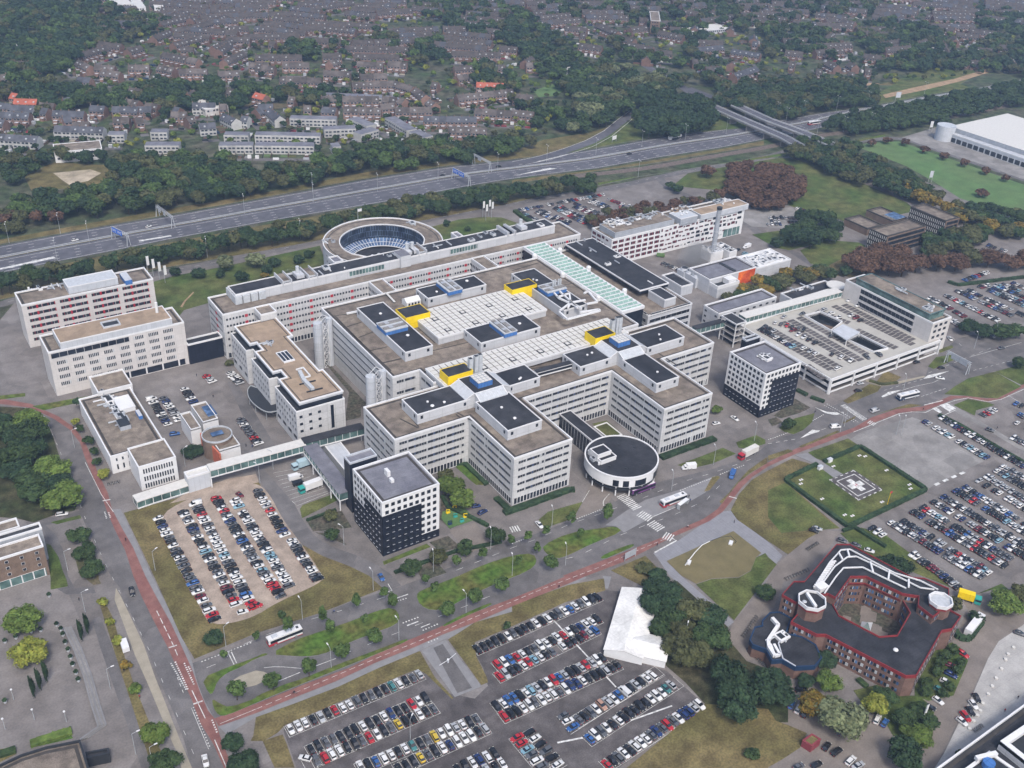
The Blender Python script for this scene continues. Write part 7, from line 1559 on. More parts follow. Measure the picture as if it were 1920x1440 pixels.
for s,c,w_ in (('15:1460,585 1490,605','r','under the clipped trees, topmost'),('15:1370,670 1400,680','m','under the clipped trees, second from top'),('15:1370,740 1400,755','n','under the clipped trees, third from top'),('15:1335,795 1355,805','w','under the clipped trees, fourth from top'),('15:1285,855 1310,870','t','under the clipped trees, fifth from top'),('15:1275,935 1310,960','w','at the foot of the clipped trees'),('15:1212,985 1245,995','k','beside the tilted white banner'),('15:1565,915 1585,945','k','first in the row on the white square'),('15:1540,965 1560,990','w','second in the row on the white square'),('15:1518,1015 1545,1050','k','third in the row on the white square'),('15:1480,1055 1505,1085','r','fourth in the row on the white square'),('15:1455,1092 1490,1120','w','last in the row on the white square'),('15:820,1075 835,1045','w','left of the pair below the yellow-green tree'),('15:875,1102 890,1080','b','right of the pair below the yellow-green tree'),('15:225,1000 240,970','w','left of the willow, middle one'),('15:275,1030 285,1010','k','left of the willow, right one'),('15:175,965 185,945','b','left of the willow, left one'),('15:250,852 275,850','k','under the golden tree'),('15:440,1278 460,1250','k','right of the dark red hut, left one'),('15:515,1318 545,1295','k','right of the dark red hut, right one'),('15:620,1385 645,1360','w','near the bottom edge right of the red hut, upper'),('15:675,1422 705,1405','s','near the bottom edge right of the red hut, lower'),('15:365,1415 400,1395','k','at the bottom edge below the red hut, right one'),('15:230,1430 255,1415','g','at the bottom edge below the red hut, left one'),('15:548,1162 560,1150','g','in the shade of the willow'),
 ('11:555,1175 590,1185','g','left one behind the courtyard building'),('11:660,1208 700,1220','g','middle one behind the courtyard building'),('11:760,1250 795,1260','w','right one behind the courtyard building'),('11:345,1100 375,1110','k','first in the group near the cycle racks'),('11:370,1085 400,1092','s','second in the group near the cycle racks'),('15:1890,430 1920,440','g','at the right edge above the white square'),('15:1780,190 1820,205','s','under the olive tree at the right edge')): cone_(s,c,w_)
def rnd(n,fill=.96): return ''.join(rc.choice('wwwwwwssssgggggkkkkkkknnblrm') if rc.random()<fill else '.' for _ in range(n))
FARR='''11:1180,280 1640,550|17,11:1310,255 1920,615|22,11:1765,622 1920,700|6,11:1720,650 1960,790|8,11:1640,690 1960,880|11,11:1580,722 1960,950|13,11:1475,772 1960,1065|17,11:1415,800 1960,1130|18,11:1320,848 1960,1235|22,11:1250,885 1960,1310|24,11:1160,925 1850,1330|23,11:1095,958 1770,1360|23,11:985,1010 1650,1410|23,11:925,1038 1600,1440|23,11:740,1052 860,1130|4,11:1085,1275 1310,1430;15:1420,80|11,11:1610,230 1690,190|4,11:1830,130 1900,160|3,11:1890,225 1960,260|3,11:1840,400 1960,460|5,11:1870,290 1960,330|2,7:1340,775 1720,960|17,7:1420,740 1830,925|19,7:1500,735 1920,925|19,7:1590,705 1920,850|15,7:1640,700 1960,845|14,7:1710,700 1960,800|11,7:1770,690 1960,775|8,7:1840,680 1960,730|5,7:1330,850 1470,930|8,7:1350,940 1480,1030|7,7:1210,795 1300,835|5,7:1660,1070 1700,1080|2,6:60,135 680,18|24,6:85,160 250,245|9,6:190,150 410,240|12,6:215,135 430,225|12,6:325,120 545,232|13,6:355,105 560,205|12,6:450,100 610,170|8,6:480,85 640,155|8,6:590,75 750,140|8,6:615,62 740,118|7,6:730,55 900,115|8,6:810,110 890,110|4,7:220,122 320,158|6,7:20,195 240,190|9,7:0,215 210,225|9,7:0,240 120,240|5,7:1650,400 1780,440|6,7:1330,505 1560,440|10,7:1480,660 1640,600|7,7:1840,470 1900,480|2,C:230,310 430,390|6,0:40,985 230,985|9,B:1820,650 1900,690|2,2:880,1625 920,1640|2'''
for it in FARR.split(','):
    pass
import re as _re
for m_ in _re.finditer(r'([0-9A-Z]+:[^|]+)\|(\d+)',FARR): 
    s=m_.group(1).lstrip(','); q_=W(s); crow(s,rnd(max(int(m_.group(2)),int((q_[-1]-q_[0]).length/2.6)),.93),'')
zd_=7.65
for s,c in (('A:760,340 1110,535','kkkgwkwnl'),('A:800,310 900,360','gks'),('A:920,265 1250,345','wgrkgk'),('A:1120,355 1150,370','m'),('A:1240,555 1380,620','wsw'),('A:1180,400 1370,490','wwkk'),('A:1560,620 1770,690','kww'),('A:1620,780 1660,800','w'),('A:1470,120 1640,210','sww'),('A:1780,190 1880,240','wmk'),('A:1230,170 1250,180','g'),('A:1020,200 1060,215','s'),('7:740,1235 830,1215','gg'),('7:480,1080 500,1090','g'),('7:610,810 680,850','ww')): crow(s,c,'',z=zd_)
CARS=[c for c in CARS if -60<proj(c[:3])[0]<1980 and -20<proj(c[:3])[1]<1500]
CARS.sort(key=lambda c:c[0]**2+c[1]**2+H*H)
near=[c for c in CARS if c[6]][:300]; ids=set(map(id,near)); rest=[c for c in CARS if id(c) not in ids]
OR2=['','first','second','third','fourth','fifth','sixth','seventh','eighth','ninth','tenth','eleventh','twelfth','thirteenth','fourteenth','fifteenth','sixteenth','seventeenth','eighteenth','nineteenth','twentieth']+['%dth'%k for k in range(21,40)]
KN=dict(hatch='hatchback',saloon='saloon',estate='estate',suv='tall car',van='van')
for x,y,z,an,kd,c,wh,k,n in near:
    lab=PAINTS[c][0]+' '+KN[kd]+(', %s from left in %s'%(ordn(k-1),wh.replace('the ','',1) if wh.startswith('the') else wh) if k and 'column' not in wh else ', %s from top in %s'%(ordn(k-1),wh) if k else ' '+wh)
    o=thing('parked_car' if k else 'car',lab,'car' if kd!='van' else 'van',(x,y,z+.1),'cars in the rows of the car parks' if k else None,an)
    bm_,gm,wm,(Lc,wd)=carm(kd,c); inst('body',bm_,o); inst('windows',gm,o)
    for sx in(-1,1):
        for sy in(-1,1): inst('wheel',wm,o,(sx*(Lc/2-.82),sy*(wd-.08),.3))
arrs={}
VV=[];loops=[];ls=[];mi=[];base_=0;mlist=[]
for x,y,z,an,kd,c,wh,k,n in rest:
    c_,s_=math.cos(an),math.sin(an); ms=carm(kd,c)[:2]
    for me in ms:
        key=me.name
        if key not in arrs: arrs[key]=(np.array([tuple(v.co) for v in me.vertices]),[tuple(p.vertices) for p in me.polygons],[me.materials[p.material_index] for p in me.polygons])
        v,f,mm=arrs[key]; VV.append(np.stack([v[:,0]*c_-v[:,1]*s_+x,v[:,0]*s_+v[:,1]*c_+y,v[:,2]+z+.1],1))
        for q,m1 in zip(f,mm):
            loops.extend([base_+i for i in q]); ls.append(len(q))
            if m1 not in mlist: mlist.append(m1)
            mi.append(mlist.index(m1))
        base_+=len(v)
v=np.concatenate(VV); me=bpy.data.meshes.new('distant_parked_cars'); me.vertices.add(len(v)); me.vertices.foreach_set('co',v.ravel()); me.loops.add(len(loops)); me.loops.foreach_set('vertex_index',loops); me.polygons.add(len(ls))
me.polygons.foreach_set('loop_start',np.concatenate([[0],np.cumsum(ls)[:-1]]).astype(np.int32)); me.polygons.foreach_set('material_index',mi)
for m1 in mlist: me.materials.append(m1)
me.update(calc_edges=True); o=bpy.data.objects.new('distant_parked_cars',me); COL.objects.link(o); o['kind']='stuff'
print('CARS',len(CARS),len(near))
# painted bays of the near lots
b=MB()
def baylines(s,n,l=4.9,both=False,side=1):
    P=W(s); p,q=P[0],P[-1]; d=(q-p); L_=d.length; d.normalize(); nn=Vector((-d.y,d.x))*side; p=p-d*(L_/(2*(n-1))); L_=L_*n/(n-1)
    for k in range(n+1):
        a=p+d*L_*k/n; strip(b,[a-nn*l/2,a+nn*l/2],.11,.131,'g_paint')
    strip(b,[p-nn*l/2,p+d*L_-nn*l/2],.11,.132,'g_paint')
    if both: strip(b,[p+nn*l/2,p+d*L_+nn*l/2],.11,.132,'g_paint')
for s,n,bo in (('13:258,1158 1225,750',19,0),('13:412,1310 1270,925',17,1),('13:390,1415 1330,1002',18,0),('13:785,1445 1655,1082',17,1),('13:1070,1448 1715,1152',13,0),('13:1660,555;14:635,165',22,0),('13:1815,680;14:635,330',18,1),('13:1825,760;14:620,415',18,0),('13:1805,985;14:675,620',20,1),('13:1860,1060;14:785,675',20,0),('14:480,1095 1090,725',16,1),('14:580,1230 1230,805',17,0),('14:710,1420 1400,972',18,0),('14:40,1220 225,1440',6,1),('14:130,1182 345,1422',6,0)): baylines(s,n,both=bool(bo))
line_=PAINT
P=W('14:300,320 780,835'); strip(b,P,.5,.133,'g_paint'); strip(b,W('14:340,1252 530,1215'),.6,.133,'g_paint'); strip(b,W('14:890,1085 1200,975'),.5,.133,'g_paint'); strip(b,W('14:440,1190 1140,740'),.15,.133,'g_paint')
for k in range(9): strip(b,[W('9:130,655 440,600')[0].lerp(W('9:130,655 440,600')[1],0)+Vector((0,0))]*0 or W('9:%d,%d %d,%d'%(130+k*18,670+k*28,330+k*26,630+k*22)),.12,.131,'g_paint')
strip(b,W('9:270,880 310,915 590,800'),.15,.131,'g_paint')
b.build('bay_markings',kind='structure')
# large vehicles
def big(name,label,cat,s,parts,L_,w=2.5,z=.1):
    a,c=W(s,z+1.4); d=(c-a).normalized(); m=a.lerp(c,.5); o=thing(name,label,cat,(m.x,m.y,z),None,math.atan2(d.y,d.x))
    for pn,fn in parts: b=MB(); fn(b); inst(pn,b.mesh(pn),o)
    wm=carm('hatch','w')[2]
    for x in((-L_/2+2.2,L_/2-2.4) if L_>6 else (-L_/2+.9,L_/2-.9)):
        for sy in(-1,1): inst('wheel',wm,o,(x,sy*(w/2-.06),.42),0,(1.45,1.3,1.45) if L_>6 else 1.1)
    return o
def bus(s,label,m1,m2):
    P_=mat('bus_'+m1,PAINTS['w'][1] if m1=='white' else (.16,.06,.18),.35,0,1)
    def body(b): b.box(-6,6,-1.27,1.27,.35,3.0,P_); b.box(-5.8,5.8,-1.15,1.15,3.0,3.1,'frame')
    def win(b): b.box(-5.4,6.03,-1.3,1.3,1.35,2.55,'glass'); b.box(-6.03,-5.7,-1.0,1.0,1.5,2.5,'glass')
    def skirt(b): b.box(-6.01,6.01,-1.29,1.29,.33,.6,m2); b.box(-6.02,-3.0,-1.31,1.31,.6,1.3,m2)
    def units(b): b.box(-4.5,-2.5,-.7,.7,3.1,3.35,'lgrey'); b.box(.5,2.6,-.7,.7,3.1,3.3,'lgrey'); b.box(4.2,5.0,-.5,.5,3.1,3.25,'dark')
    return big('bus',label,'bus',s,(('body',body),('windows',win),('coloured_skirt',skirt),('roof_unit',units)),12,2.55)
bus('13:85,500 340,400','white-roofed city bus on the boulevard beside the gravel lot lawn','white','red')
bus('10:1130,900 1290,840','white-roofed city bus at the stop shelter right of the zebra crossing','white','red')
bus('10:890,815 1060,750','purple bus half hidden below the round pavilion','purple','dark')
bus('11:990,100 1110,72','white-roofed city bus at the crossing below the parking deck','white','navyp')
bus('3:310,925 380,915','white and red coach on the motorway beyond the bridges','white','red')
def truck(s,label,box,cab,L_=10,logo=None):
    h=L_/2
    def cargo(b): b.box(-h,h-2.4,-1.25,1.25,1.0,3.8,box); 
    def cabf(b): b.box(h-2.2,h,-1.2,1.2,.4,2.9,cab); b.box(h-2.0,h+.03,-1.23,1.23,1.7,2.5,'glass')
    def ch(b): b.box(-h,h-.3,-1.0,1.0,.5,1.0,'dark')
    return big('lorry',label,'lorry',s,(('cargo_box',cargo),('cab',cabf),('chassis',ch)),L_)
M['cyanbox']=mat('pale_blue_cargo_side',(.35,.47,.52),.5,.05,1); M['tealcab']=mat('teal_cab_paint',(.04,.30,.26),.4,0,1)
truck('9:475,745 340,795','white box lorry with teal cab in the loading yard','white','tealcab'); truck('9:430,575 300,620','pale blue box lorry reversed to the loading dock','cyanbox','cyanbox',11)
truck('10:1830,490 1710,550','red lorry with cream and white box on the main road','skyl','red',11); truck('15:1460,150 1560,180','yellow, white and teal lorry at the right of the courtyard building','yellow','tealcab',8)
def tank(b):
    n=12
    for k in range(n): a,c=2*math.pi*k/n,2*math.pi*(k+1)/n; b.face([(-6,1.2*math.cos(a),2.2+1.2*math.sin(a)),(4,1.2*math.cos(a),2.2+1.2*math.sin(a)),(4,1.2*math.cos(c),2.2+1.2*math.sin(c)),(-6,1.2*math.cos(c),2.2+1.2*math.sin(c))],'white')
big('tanker_lorry','white tanker lorry on the motorway beside the dark copse','lorry','2:1280,1018 1165,1040',(('tank',tank),('cab',lambda b:b.box(4.4,6.4,-1.2,1.2,.4,3,'white')),('chassis',lambda b:b.box(-6,6,-1,1,.5,1,'dark'))),13)
def vanf(c,L_=6.2,hh=2.7):
    h=L_/2
    return (('cargo_box',lambda b:b.box(-h,h-1.9,-1.05,1.05,.45,hh,c)),('cab',lambda b:(loft(b,[(h-1.95,1.0,.4,2.1,.85),(h-1.0,1.0,.4,1.95,.8),(h-.35,.97,.4,1.15,.85),(h,.85,.4,.9,.7)],M.get(c,c)),b.box(h-1.6,h-.75,-1.01,1.01,1.25,1.85,'glass'))))
big('delivery_van','white box van on the verge right of the pavilion','van','10:1385,610 1270,622',vanf('white'),6.2,2.1); big('delivery_van','bright blue van driving on the main road right of the pavilion','van','10:1668,640 1640,705',vanf(PM['b'],5.4,2.3),5.4,2.0); big('delivery_van','white van in the loading yard between two lorries','van','9:250,705 345,680',vanf('white',6,2.5),6,2.0); big('delivery_van','dark van parked against the white van in the loading yard','van','9:280,745 355,725',vanf(PM['k'],4.8,1.9),4.8,2.0)
big('delivery_van','white van on the yard beside the white laboratory roof','van','C:1230,115 1175,135',vanf('white',6,2.5),6,2.0)
o=thing('container','white trailer container on a hedge-lined pad right of the courtyard building','container',(*W('15:1540,390')[0],.1),None,0.0); A,B=W('15:1500,440 1580,340'); o.rotation_euler=(0,0,math.atan2((B-A).y,(B-A).x)); b=MB(); b.box(-6,6,-1.25,1.25,.4,3,'white'); b.box(-5.5,5.5,-1.1,1.1,.05,.4,'dark'); inst('container_body',b.mesh('container_body'),o)
for s,l,m_ in (('12:940,545 950,575','white site trailer on the paved verge at the left','white'),('B:950,730 1000,735','green skip beside the patterned building','field')):
    a,c=W(s); d=c-a; o=thing('trailer' if m_=='white' else 'skip',l,'trailer' if m_=='white' else 'skip',(a.x,a.y,.1),None,math.atan2(d.y,d.x)); b=MB(); b.box(-2.4,2.4,-1.1,1.1,.5,2.4 if m_=='white' else 2,'white' if m_=='white' else 'g_field'); b.box(-2,2,-.9,.9,.1,.5,'dark'); inst('trailer_body',b.mesh('trailer_body'),o)
# ---------------------------------------------------------------- street furniture, hedges, bridges, people
LAMP={}
def lampmesh(kind):
    if kind in LAMP: return LAMP[kind]
    h={'s':9,'t':12.5,'p':4.5}[kind]; a=MB(); a.cyl(0,0,.11,0,h,'steel',6,.06); c=MB()
    for sg in ((1,) if kind=='s' else (1,-1) if kind=='t' else ()): a.bar((0,0,h-.1),(sg*1.6,0,h+.25),.09,'steel'); c.box(min(sg*1.4,sg*2.4),max(sg*1.4,sg*2.4),-.18,.18,h+.18,h+.34,'frame')
    if kind=='p': c.cyl(0,0,.35,h,h+.25,'frame',8)
    LAMP[kind]=(a.mesh('pole'),c.mesh('lamp_head')); return LAMP[kind]
def lamps(s,kind,where,an=0.0,group='street lamps'):
    L_=W(s); L_.sort(key=lambda p:proj((p.x,p.y,0))[0])
    for i,p in enumerate(L_):
        o=thing('street_lamp',('grey street lamp ' if kind!='p' else 'low path lamp ')+((ordn(i)+' from left ') if len(L_)>1 else '')+where,'street lamp',(p.x,p.y,0),group,an); a,c=lampmesh(kind); inst('pole',a,o); inst('lamp_head',c,o)
lamps('13:350,330 1575,278 1072,480 565,690 880,110','s','along the left boulevard',1.6); lamps('10:298,1075 400,1360 1510,605 1195,800 1815,430;14:0,0;9:1330,1410 1760,1240','s','along the boulevard near the pavilion',1.2)
lamps('12:830,850 1020,1340 640,270 1150,1440;8:510,1400 560,480','s','along the left road',0.0); lamps('12:1695,530;8:1165,1400;8:1390,620','s','on the lawns of the gravel lot',0.4); lamps('J:1545,375 1690,300 1010,700 540,1000 960,1020 570,960','s','along the upper right boulevard',1.0)
lamps('9:130,640 30,740 660,1210','s','along the access road',2.0); lamps('13:1157,1230;14:1290,520;11:1000,380','s','in the lower car parks',0.7)
lamps('4:1835,165 670,378 455,315 70,385 430,510;5:432,75;1:1365,1357 912,1440 425,1440 1812,1280;2:260,1215 628,1162 972,1102 1297,1055 1605,1000 945,1330;4:1557,495;5:335,355','t','along the motorway',1.3,'motorway lamps')
lamps('3:65,880 132,920 263,870 512,830 745,795 1168,720 365,1015 565,990 768,960','t','along the motorway beyond the bridges',1.3,'motorway lamps')
lamps('8:610,815 560,480','p','on the left road pavement',0) if 0 else None
lamps('12:105,930 40,1150;12:260,1080 500,1095','p','on the brick square',0,'low lamps on the brick square')
# gantries
def gantry(s,label,sign,h=6.5):
    a,c=W(s); d=(c-a).normalized(); L_=(c-a).length; o=thing('gantry',label,'sign gantry',(a.x,a.y,0),None,math.atan2(d.y,d.x))
    b=MB()
    for x in(0,L_):
        for q in(-1.2,1.2): b.bar((x,q,0),(x,q*.3,h),.3,'metal')
    for z in(h,h+1.0):
        for q in(-.5,.5): b.bar((-.5,q,z),(L_+.5,q,z),.2,'metal')
    n=int(L_/1.6)
    for k in range(n): x=L_*k/n; b.bar((x,-.5,h),(x+L_/n,.5,h+1),.12,'metal'); b.bar((x,.5,h),(x+L_/n,.5,h+1),.12,'metal')
    inst('frame',b.mesh('frame'),o)
    for f,w_,m_ in sign: 
        b=MB(); b.box(f*L_,f*L_+w_,-.85,-.7,h-1.6,h+1.4,m_); q=inst('sign_panel',b.mesh('sign_panel'),o)
        if m_=='blue' or m_==SB:
            b=MB(); b.box(f*L_+.5,f*L_+w_-.5,-.9,-.86,h+.3,h+.6,'frame'); b.box(f*L_+.5,f*L_+w_*.6,-.9,-.86,h-.5,h-.2,'frame'); b.box(f*L_+w_*.7,f*L_+w_*.75,-.9,-.86,h-1.2,h,'frame'); inst('sign_lettering',b.mesh('sign_lettering'),q)
    return o
SB=mat('sign_blue',(.02,.12,.5),.5,.03,1)
gantry('4:1185,182 1300,268','grey steel gantry with plain panels over the left part of the motorway',((.2,3,'grey'),(.5,3,'grey'))); gantry('4:852,347 968,405','steel gantry with blue direction signs over the left part of the motorway',((.08,5,SB),(.4,5,SB)))
gantry('1:1478,1337 1600,1400','steel gantry with blue direction signs beyond the ring building',((.05,6,SB),(.4,6,SB))); gantry('1:1632,1228 1755,1292','grey steel gantry behind the blue-signed one beyond the ring building',((.3,4,'grey'),)); gantry('J:1330,480 1492,568','pale gantry with green signs over the upper right boulevard',((.2,5,'grey'),(.55,5,'grey')),5.8)
for s,l in (('2:750,1070 780,1060','white road sign on the motorway slip road'),('3:950,765 985,765','tall grey sign board beside the motorway at the right'),('10:845,1330 925,1290','dark information board at the plaza corner'),('3:1200,1370 1215,1370','small blue flag-like sign by the thicket'),('3:1205,990 1225,990','white sign mast beside the warehouse tank')):
    a,c=W(s); d=(c-a); L_=max(d.length,2.5); o=thing('sign_board',l,'sign',(a.x,a.y,0),None,math.atan2(d.y,d.x)); b=MB(); hb={'2':5,'3':9,'1':4}[s[0]]; b.cyl(0,0,.12,0,hb,'steel',6); b.cyl(L_,0,.12,0,hb,'steel',6); inst('posts',b.mesh('posts'),o); b=MB(); b.box(0,L_,-.1,.05,hb-(3 if hb<9 else 5),hb,'grey' if s[:2]=='10' else 'frame' if 'white' in l else 'lgrey'); inst('board',b.mesh('board'),o)
# hedges
def hedge(s,label,w=1.6,h=1.3,col='dark'):
    col='leaf_'+col
    P=W(s); b=MB(); rr_=random.Random(int(P[0].x*7)); Q=resamp(P,max(2,int(sum((q-p).length for p,q in zip(P,P[1:]))/1.6)))
    o=base('hedge',label,'hedge',P)
    for p,q in zip(Q,Q[1:]): b.bar((*p,h*.48),(*q,h*.48),w*rr_.uniform(.85,1.05),col,h*rr_.uniform(.9,1.05))
    for p,q in zip(Q,Q[1:]):
        d=(q-p); n_=Vector((-d.y,d.x)).normalized()
        for k in range(14):
            c=p+d*rr_.random()+n_*rr_.uniform(-w/2,w/2); z=rr_.uniform(.3,h*1.08); a=rr_.uniform(0,3); u=Vector((math.cos(a)*.22,math.sin(a)*.22,rr_.uniform(-.12,.12))); v_=Vector((-u.y,u.x,rr_.uniform(-.1,.2)))
            c3=Vector((c.x,c.y,z)); b.face([tuple(c3-u-v_),tuple(c3+u-v_),tuple(c3+u+v_),tuple(c3-u+v_)],col)
    b.build('hedge_foliage',o)
hedge('10:-60,975 0,955 430,800 470,800','dark clipped hedge along the left wing of the ward block, street side',3); hedge('10:1115,560 1520,415','dark clipped hedge along the right wing of the ward block, street side',3.2)
hedge('11:365,610 125,725 600,1080 1185,800 690,475 420,590','dark clipped hedge enclosing the helipad field',1.8,1.5); hedge('J:1280,880 1440,960 1640,1080 1920,1240','dark hedge along the far right car park',1.8,1.4,'dark')
hedge('9:1420,620 1560,600 1730,760','hedge in the garden against the ward block',2,1.2); hedge('9:1395,850 1440,930 1620,1010 1740,1070','hedge along the small playground',1.6,1.2); hedge('9:1800,860 1920,970','hedge before the left wing of the ward block, garden side',2.5,1.2); hedge('9:380,1030 600,950','low hedge above the planting beds',1.2,1); hedge('9:1040,1420 1500,1260 1840,1190','low hedge between planting beds and boulevard',1.4,1); hedge('J:215,690 290,730','short hedge between parking deck and white tower, upper',2,1.3); hedge('J:320,745 420,780','short hedge between parking deck and white tower, lower',2,1.3)
hedge('7:1350,680 1420,705 1920,645','long clipped hedge above the upper right car park',2,1.6); hedge('6:20,150 60,180;6:100,210 220,270','hedge at the left corner of the rear car park',3,1.8,'mid'); hedge('15:1400,420 1420,470 1500,490 1600,360','dark hedge around the white trailer container',2,1.8); hedge('11:560,1110 640,1080 880,1230','hedge between car park and courtyard building',1.5,1.3); hedge('15:720,940 1100,960' if 0 else '15:670,780 740,840','bush border below the brick facade',2,1.2,'mid'); hedge('12:230,1270 540,1170','bright green hedge bed below the brick square',3,1.2,'light'); hedge('12:0,1350 120,1310','dark green hedge at the bottom-left corner',2.5,1.2,'mid'); hedge('J:760,620 850,650 970,635','low hedge on the dry island below the parking deck',1.6,1,'olive')
hedge('1:500,750 960,760' if 0 else '1:0,750 490,750','long dark hedge along the allotments of the suburb',4,3)
# bridges
for s,l,w in (('P: 1318,192 1400,228 1440,245 1470,258 1500,275','nearer concrete road bridge over the motorway',9),('P: 1378,197 1440,225 1500,247 1560,272','farther concrete road bridge over the motorway',9)):
    P=W(s,6.5); t=base('road_bridge',l,'bridge',P); b=MB()
    strip(b,P,w,6.52,'g_mway'); L_,R_=ribbon(P,w)
    for p,q in zip(P,P[1:]): b.bar((*p,5.85),(*q,5.85),w,'g_conc',1.25)
    b.build('bridge_deck',t); b=MB()
    for E_ in(L_,R_):
        for p,q in zip(E_,E_[1:]): b.bar((*p,7.0),(*q,7.0),.3,'wall',1.1)
    b.build('parapet',t); b=MB(); Q=resamp(P,7)
    for p in Q[1:-1]: b=MB(); b.box(-.5,.5,-w*.4,w*.4,0,5.3,'g_conc',o=(p.x,p.y),ang=math.atan2((P[-1]-P[0]).y,(P[-1]-P[0]).x)); b.build('bridge_pier',t)
roadline('mway','P: 1205,120 1240,140 1280,163 1318,190',9); roadline('mway','P: 1290,165 1330,180 1378,196',9)
# sculpture in the pond
t=base('bow_sculpture','slender white arched pole sculpture standing in the olive pond','sculpture',W('10:1300,1360 1680,1200')); b=MB()
A,B=W('10:1298,1362 1470,1230'); Cc=W('10:1480,1180',7)[0]; pts=[(*A,0),(*W('10:1320,1330',2)[0],2),(*W('10:1370,1265',5)[0],5),(*W('10:1425,1208',8)[0],8),(*W('10:1485,1178',9.5)[0],9.5)]
for k,(p,q) in enumerate(zip(pts,pts[1:])): b.bar(p,q,.45-.07*k,'white',n=8)
b.build('arched_pole',t); b=MB(); pts=[(*W('10:1485,1178',9.5)[0],9.5),(*W('10:1560,1150',8)[0],8),(*W('10:1640,1140',5)[0],5),(*W('10:1682,1180',2)[0],2),(*W('10:1670,1200')[0],.3)]
for p,q in zip(pts,pts[1:]): b.bar(p,q,.14,'dark')
b.build('cable',t); 
for s in('10:1640,1198','10:1325,1345'): p=W(s)[0]; b=MB(); b.box(-1.2,1.2,-.7,.7,.2,.8,'white',o=tuple(p),ang=.6); b.build('stone_base',t)
# bus shelter, barriers, kiosk-like items
a,c=W('10:1245,945 1300,905'); d=(c-a); t=thing('bus_shelter','glass bus shelter with white roof beside the waiting bus','bus shelter',(a.x,a.y,.1),None,math.atan2(d.y,d.x)); b=MB(); b.box(0,6,-.8,.8,2.5,2.65,'white'); inst('shelter_roof',b.mesh('shelter_roof'),t); b=MB(); b.box(0,6,.7,.76,.2,2.5,'glassg'); 
for x in(.1,5.9): b.box(x-.05,x+.05,-.7,.75,.1,2.5,'steel')
inst('glass_wall',b.mesh('glass_wall'),t)
t=thing('entry_barrier','white lifting barrier with ticket post at the entrance of the lower car parks','barrier',(*W('13:1440,650')[0],.1)); b=MB(); b.box(-.25,.25,-.25,.25,0,1.3,'lgrey'); b.cyl(0,0,.4,1.3,1.5,'white',8); inst('ticket_post',b.mesh('ticket_post'),t)
A,B,C_=W('13:1440,650 1375,690 1500,600'); b=MB(); o0=W('13:1440,650')[0]
for q in(B,C_): v_=q-o0; b.bar((0,0,1.1),(v_.x,v_.y,1.15),.14,'white')
inst('barrier_arm',b.mesh('barrier_arm'),t)
# playground
t=base('playground','small green playground with yellow and blue play equipment beside the black tower','playground',W('9:1500,990')); b=MB(); b.prism(ccw(W('9:1390,1010 1400,960 1560,920 1640,1020 1450,1085')),0,.24,'g_field','g_field'); b.build('play_surface',t)
for s,m_,nm in (('9:1440,970','yellow','climbing_frame'),('9:1570,1000','yellow','climbing_frame'),('9:1495,1000','tealcab','slide'),('9:1455,1055','navyp','sandpit_cover'),('9:1490,940','yellow','bench'),('9:1545,1035','tealcab','swing')):
    p=W(s)[0]; b=MB(); b.box(-.8,.8,-.5,.5,.24,.6,m_,o=tuple(p)); b.bar((p.x-.8,p.y,.3),(p.x-.8,p.y,2.0),.15,m_); b.bar((p.x+.8,p.y,.3),(p.x+.8,p.y,1.6),.15,m_); b.bar((p.x-.8,p.y,2.0),(p.x+.8,p.y,1.6),.25,m_); b.build(nm,t)
# helipad edge lights, marker posts
k=0
for s in('11:685,540','11:728,545','11:490,620','11:888,650','11:1060,758','11:1068,788','11:855,888','11:575,985','11:632,992','11:405,865','11:247,722','11:245,752'):
    k+=1; p=W(s)[0]; t=thing('edge_marker','pair of small white marker slabs on the helipad lawn, number %d of twelve'%k,'marker',(p.x,p.y,.2),'white marker slabs around the helipad'); b=MB(); b.box(-.9,-.2,-.5,.5,0,.12,'white'); b.box(.2,.9,-.5,.5,0,.12,'white'); b.box(-.2,.2,-.1,.1,0,.08,'red'); inst('marker_slab',b.mesh('marker_slab'),t)
p=W('11:892,915')[0]; t=thing('windsock','yellow mast with windsock at the edge of the helipad lawn','windsock',(p.x,p.y,.2)); b=MB(); b.cyl(0,0,.12,0,6.5,'yellow',6); inst('mast',b.mesh('mast'),t); b=MB(); b.bar((0,0,6.4),(1.6,.5,6.2),.5,'red'); inst('sock',b.mesh('sock'),t)
for s,l in (('11:460,585','pale cabinet at the helipad gate, right one'),('11:388,640','pale cabinet at the helipad gate, left one')): p=W(s)[0]; t=thing('cabinet',l,'cabinet',(p.x,p.y,.1)); b=MB(); b.box(-1.1,1.1,-.7,.7,0,1.6,'white'); b.box(-1.2,1.2,-.8,.8,1.6,1.72,'lgrey'); inst('cabinet_body',b.mesh('cabinet_body'),t)
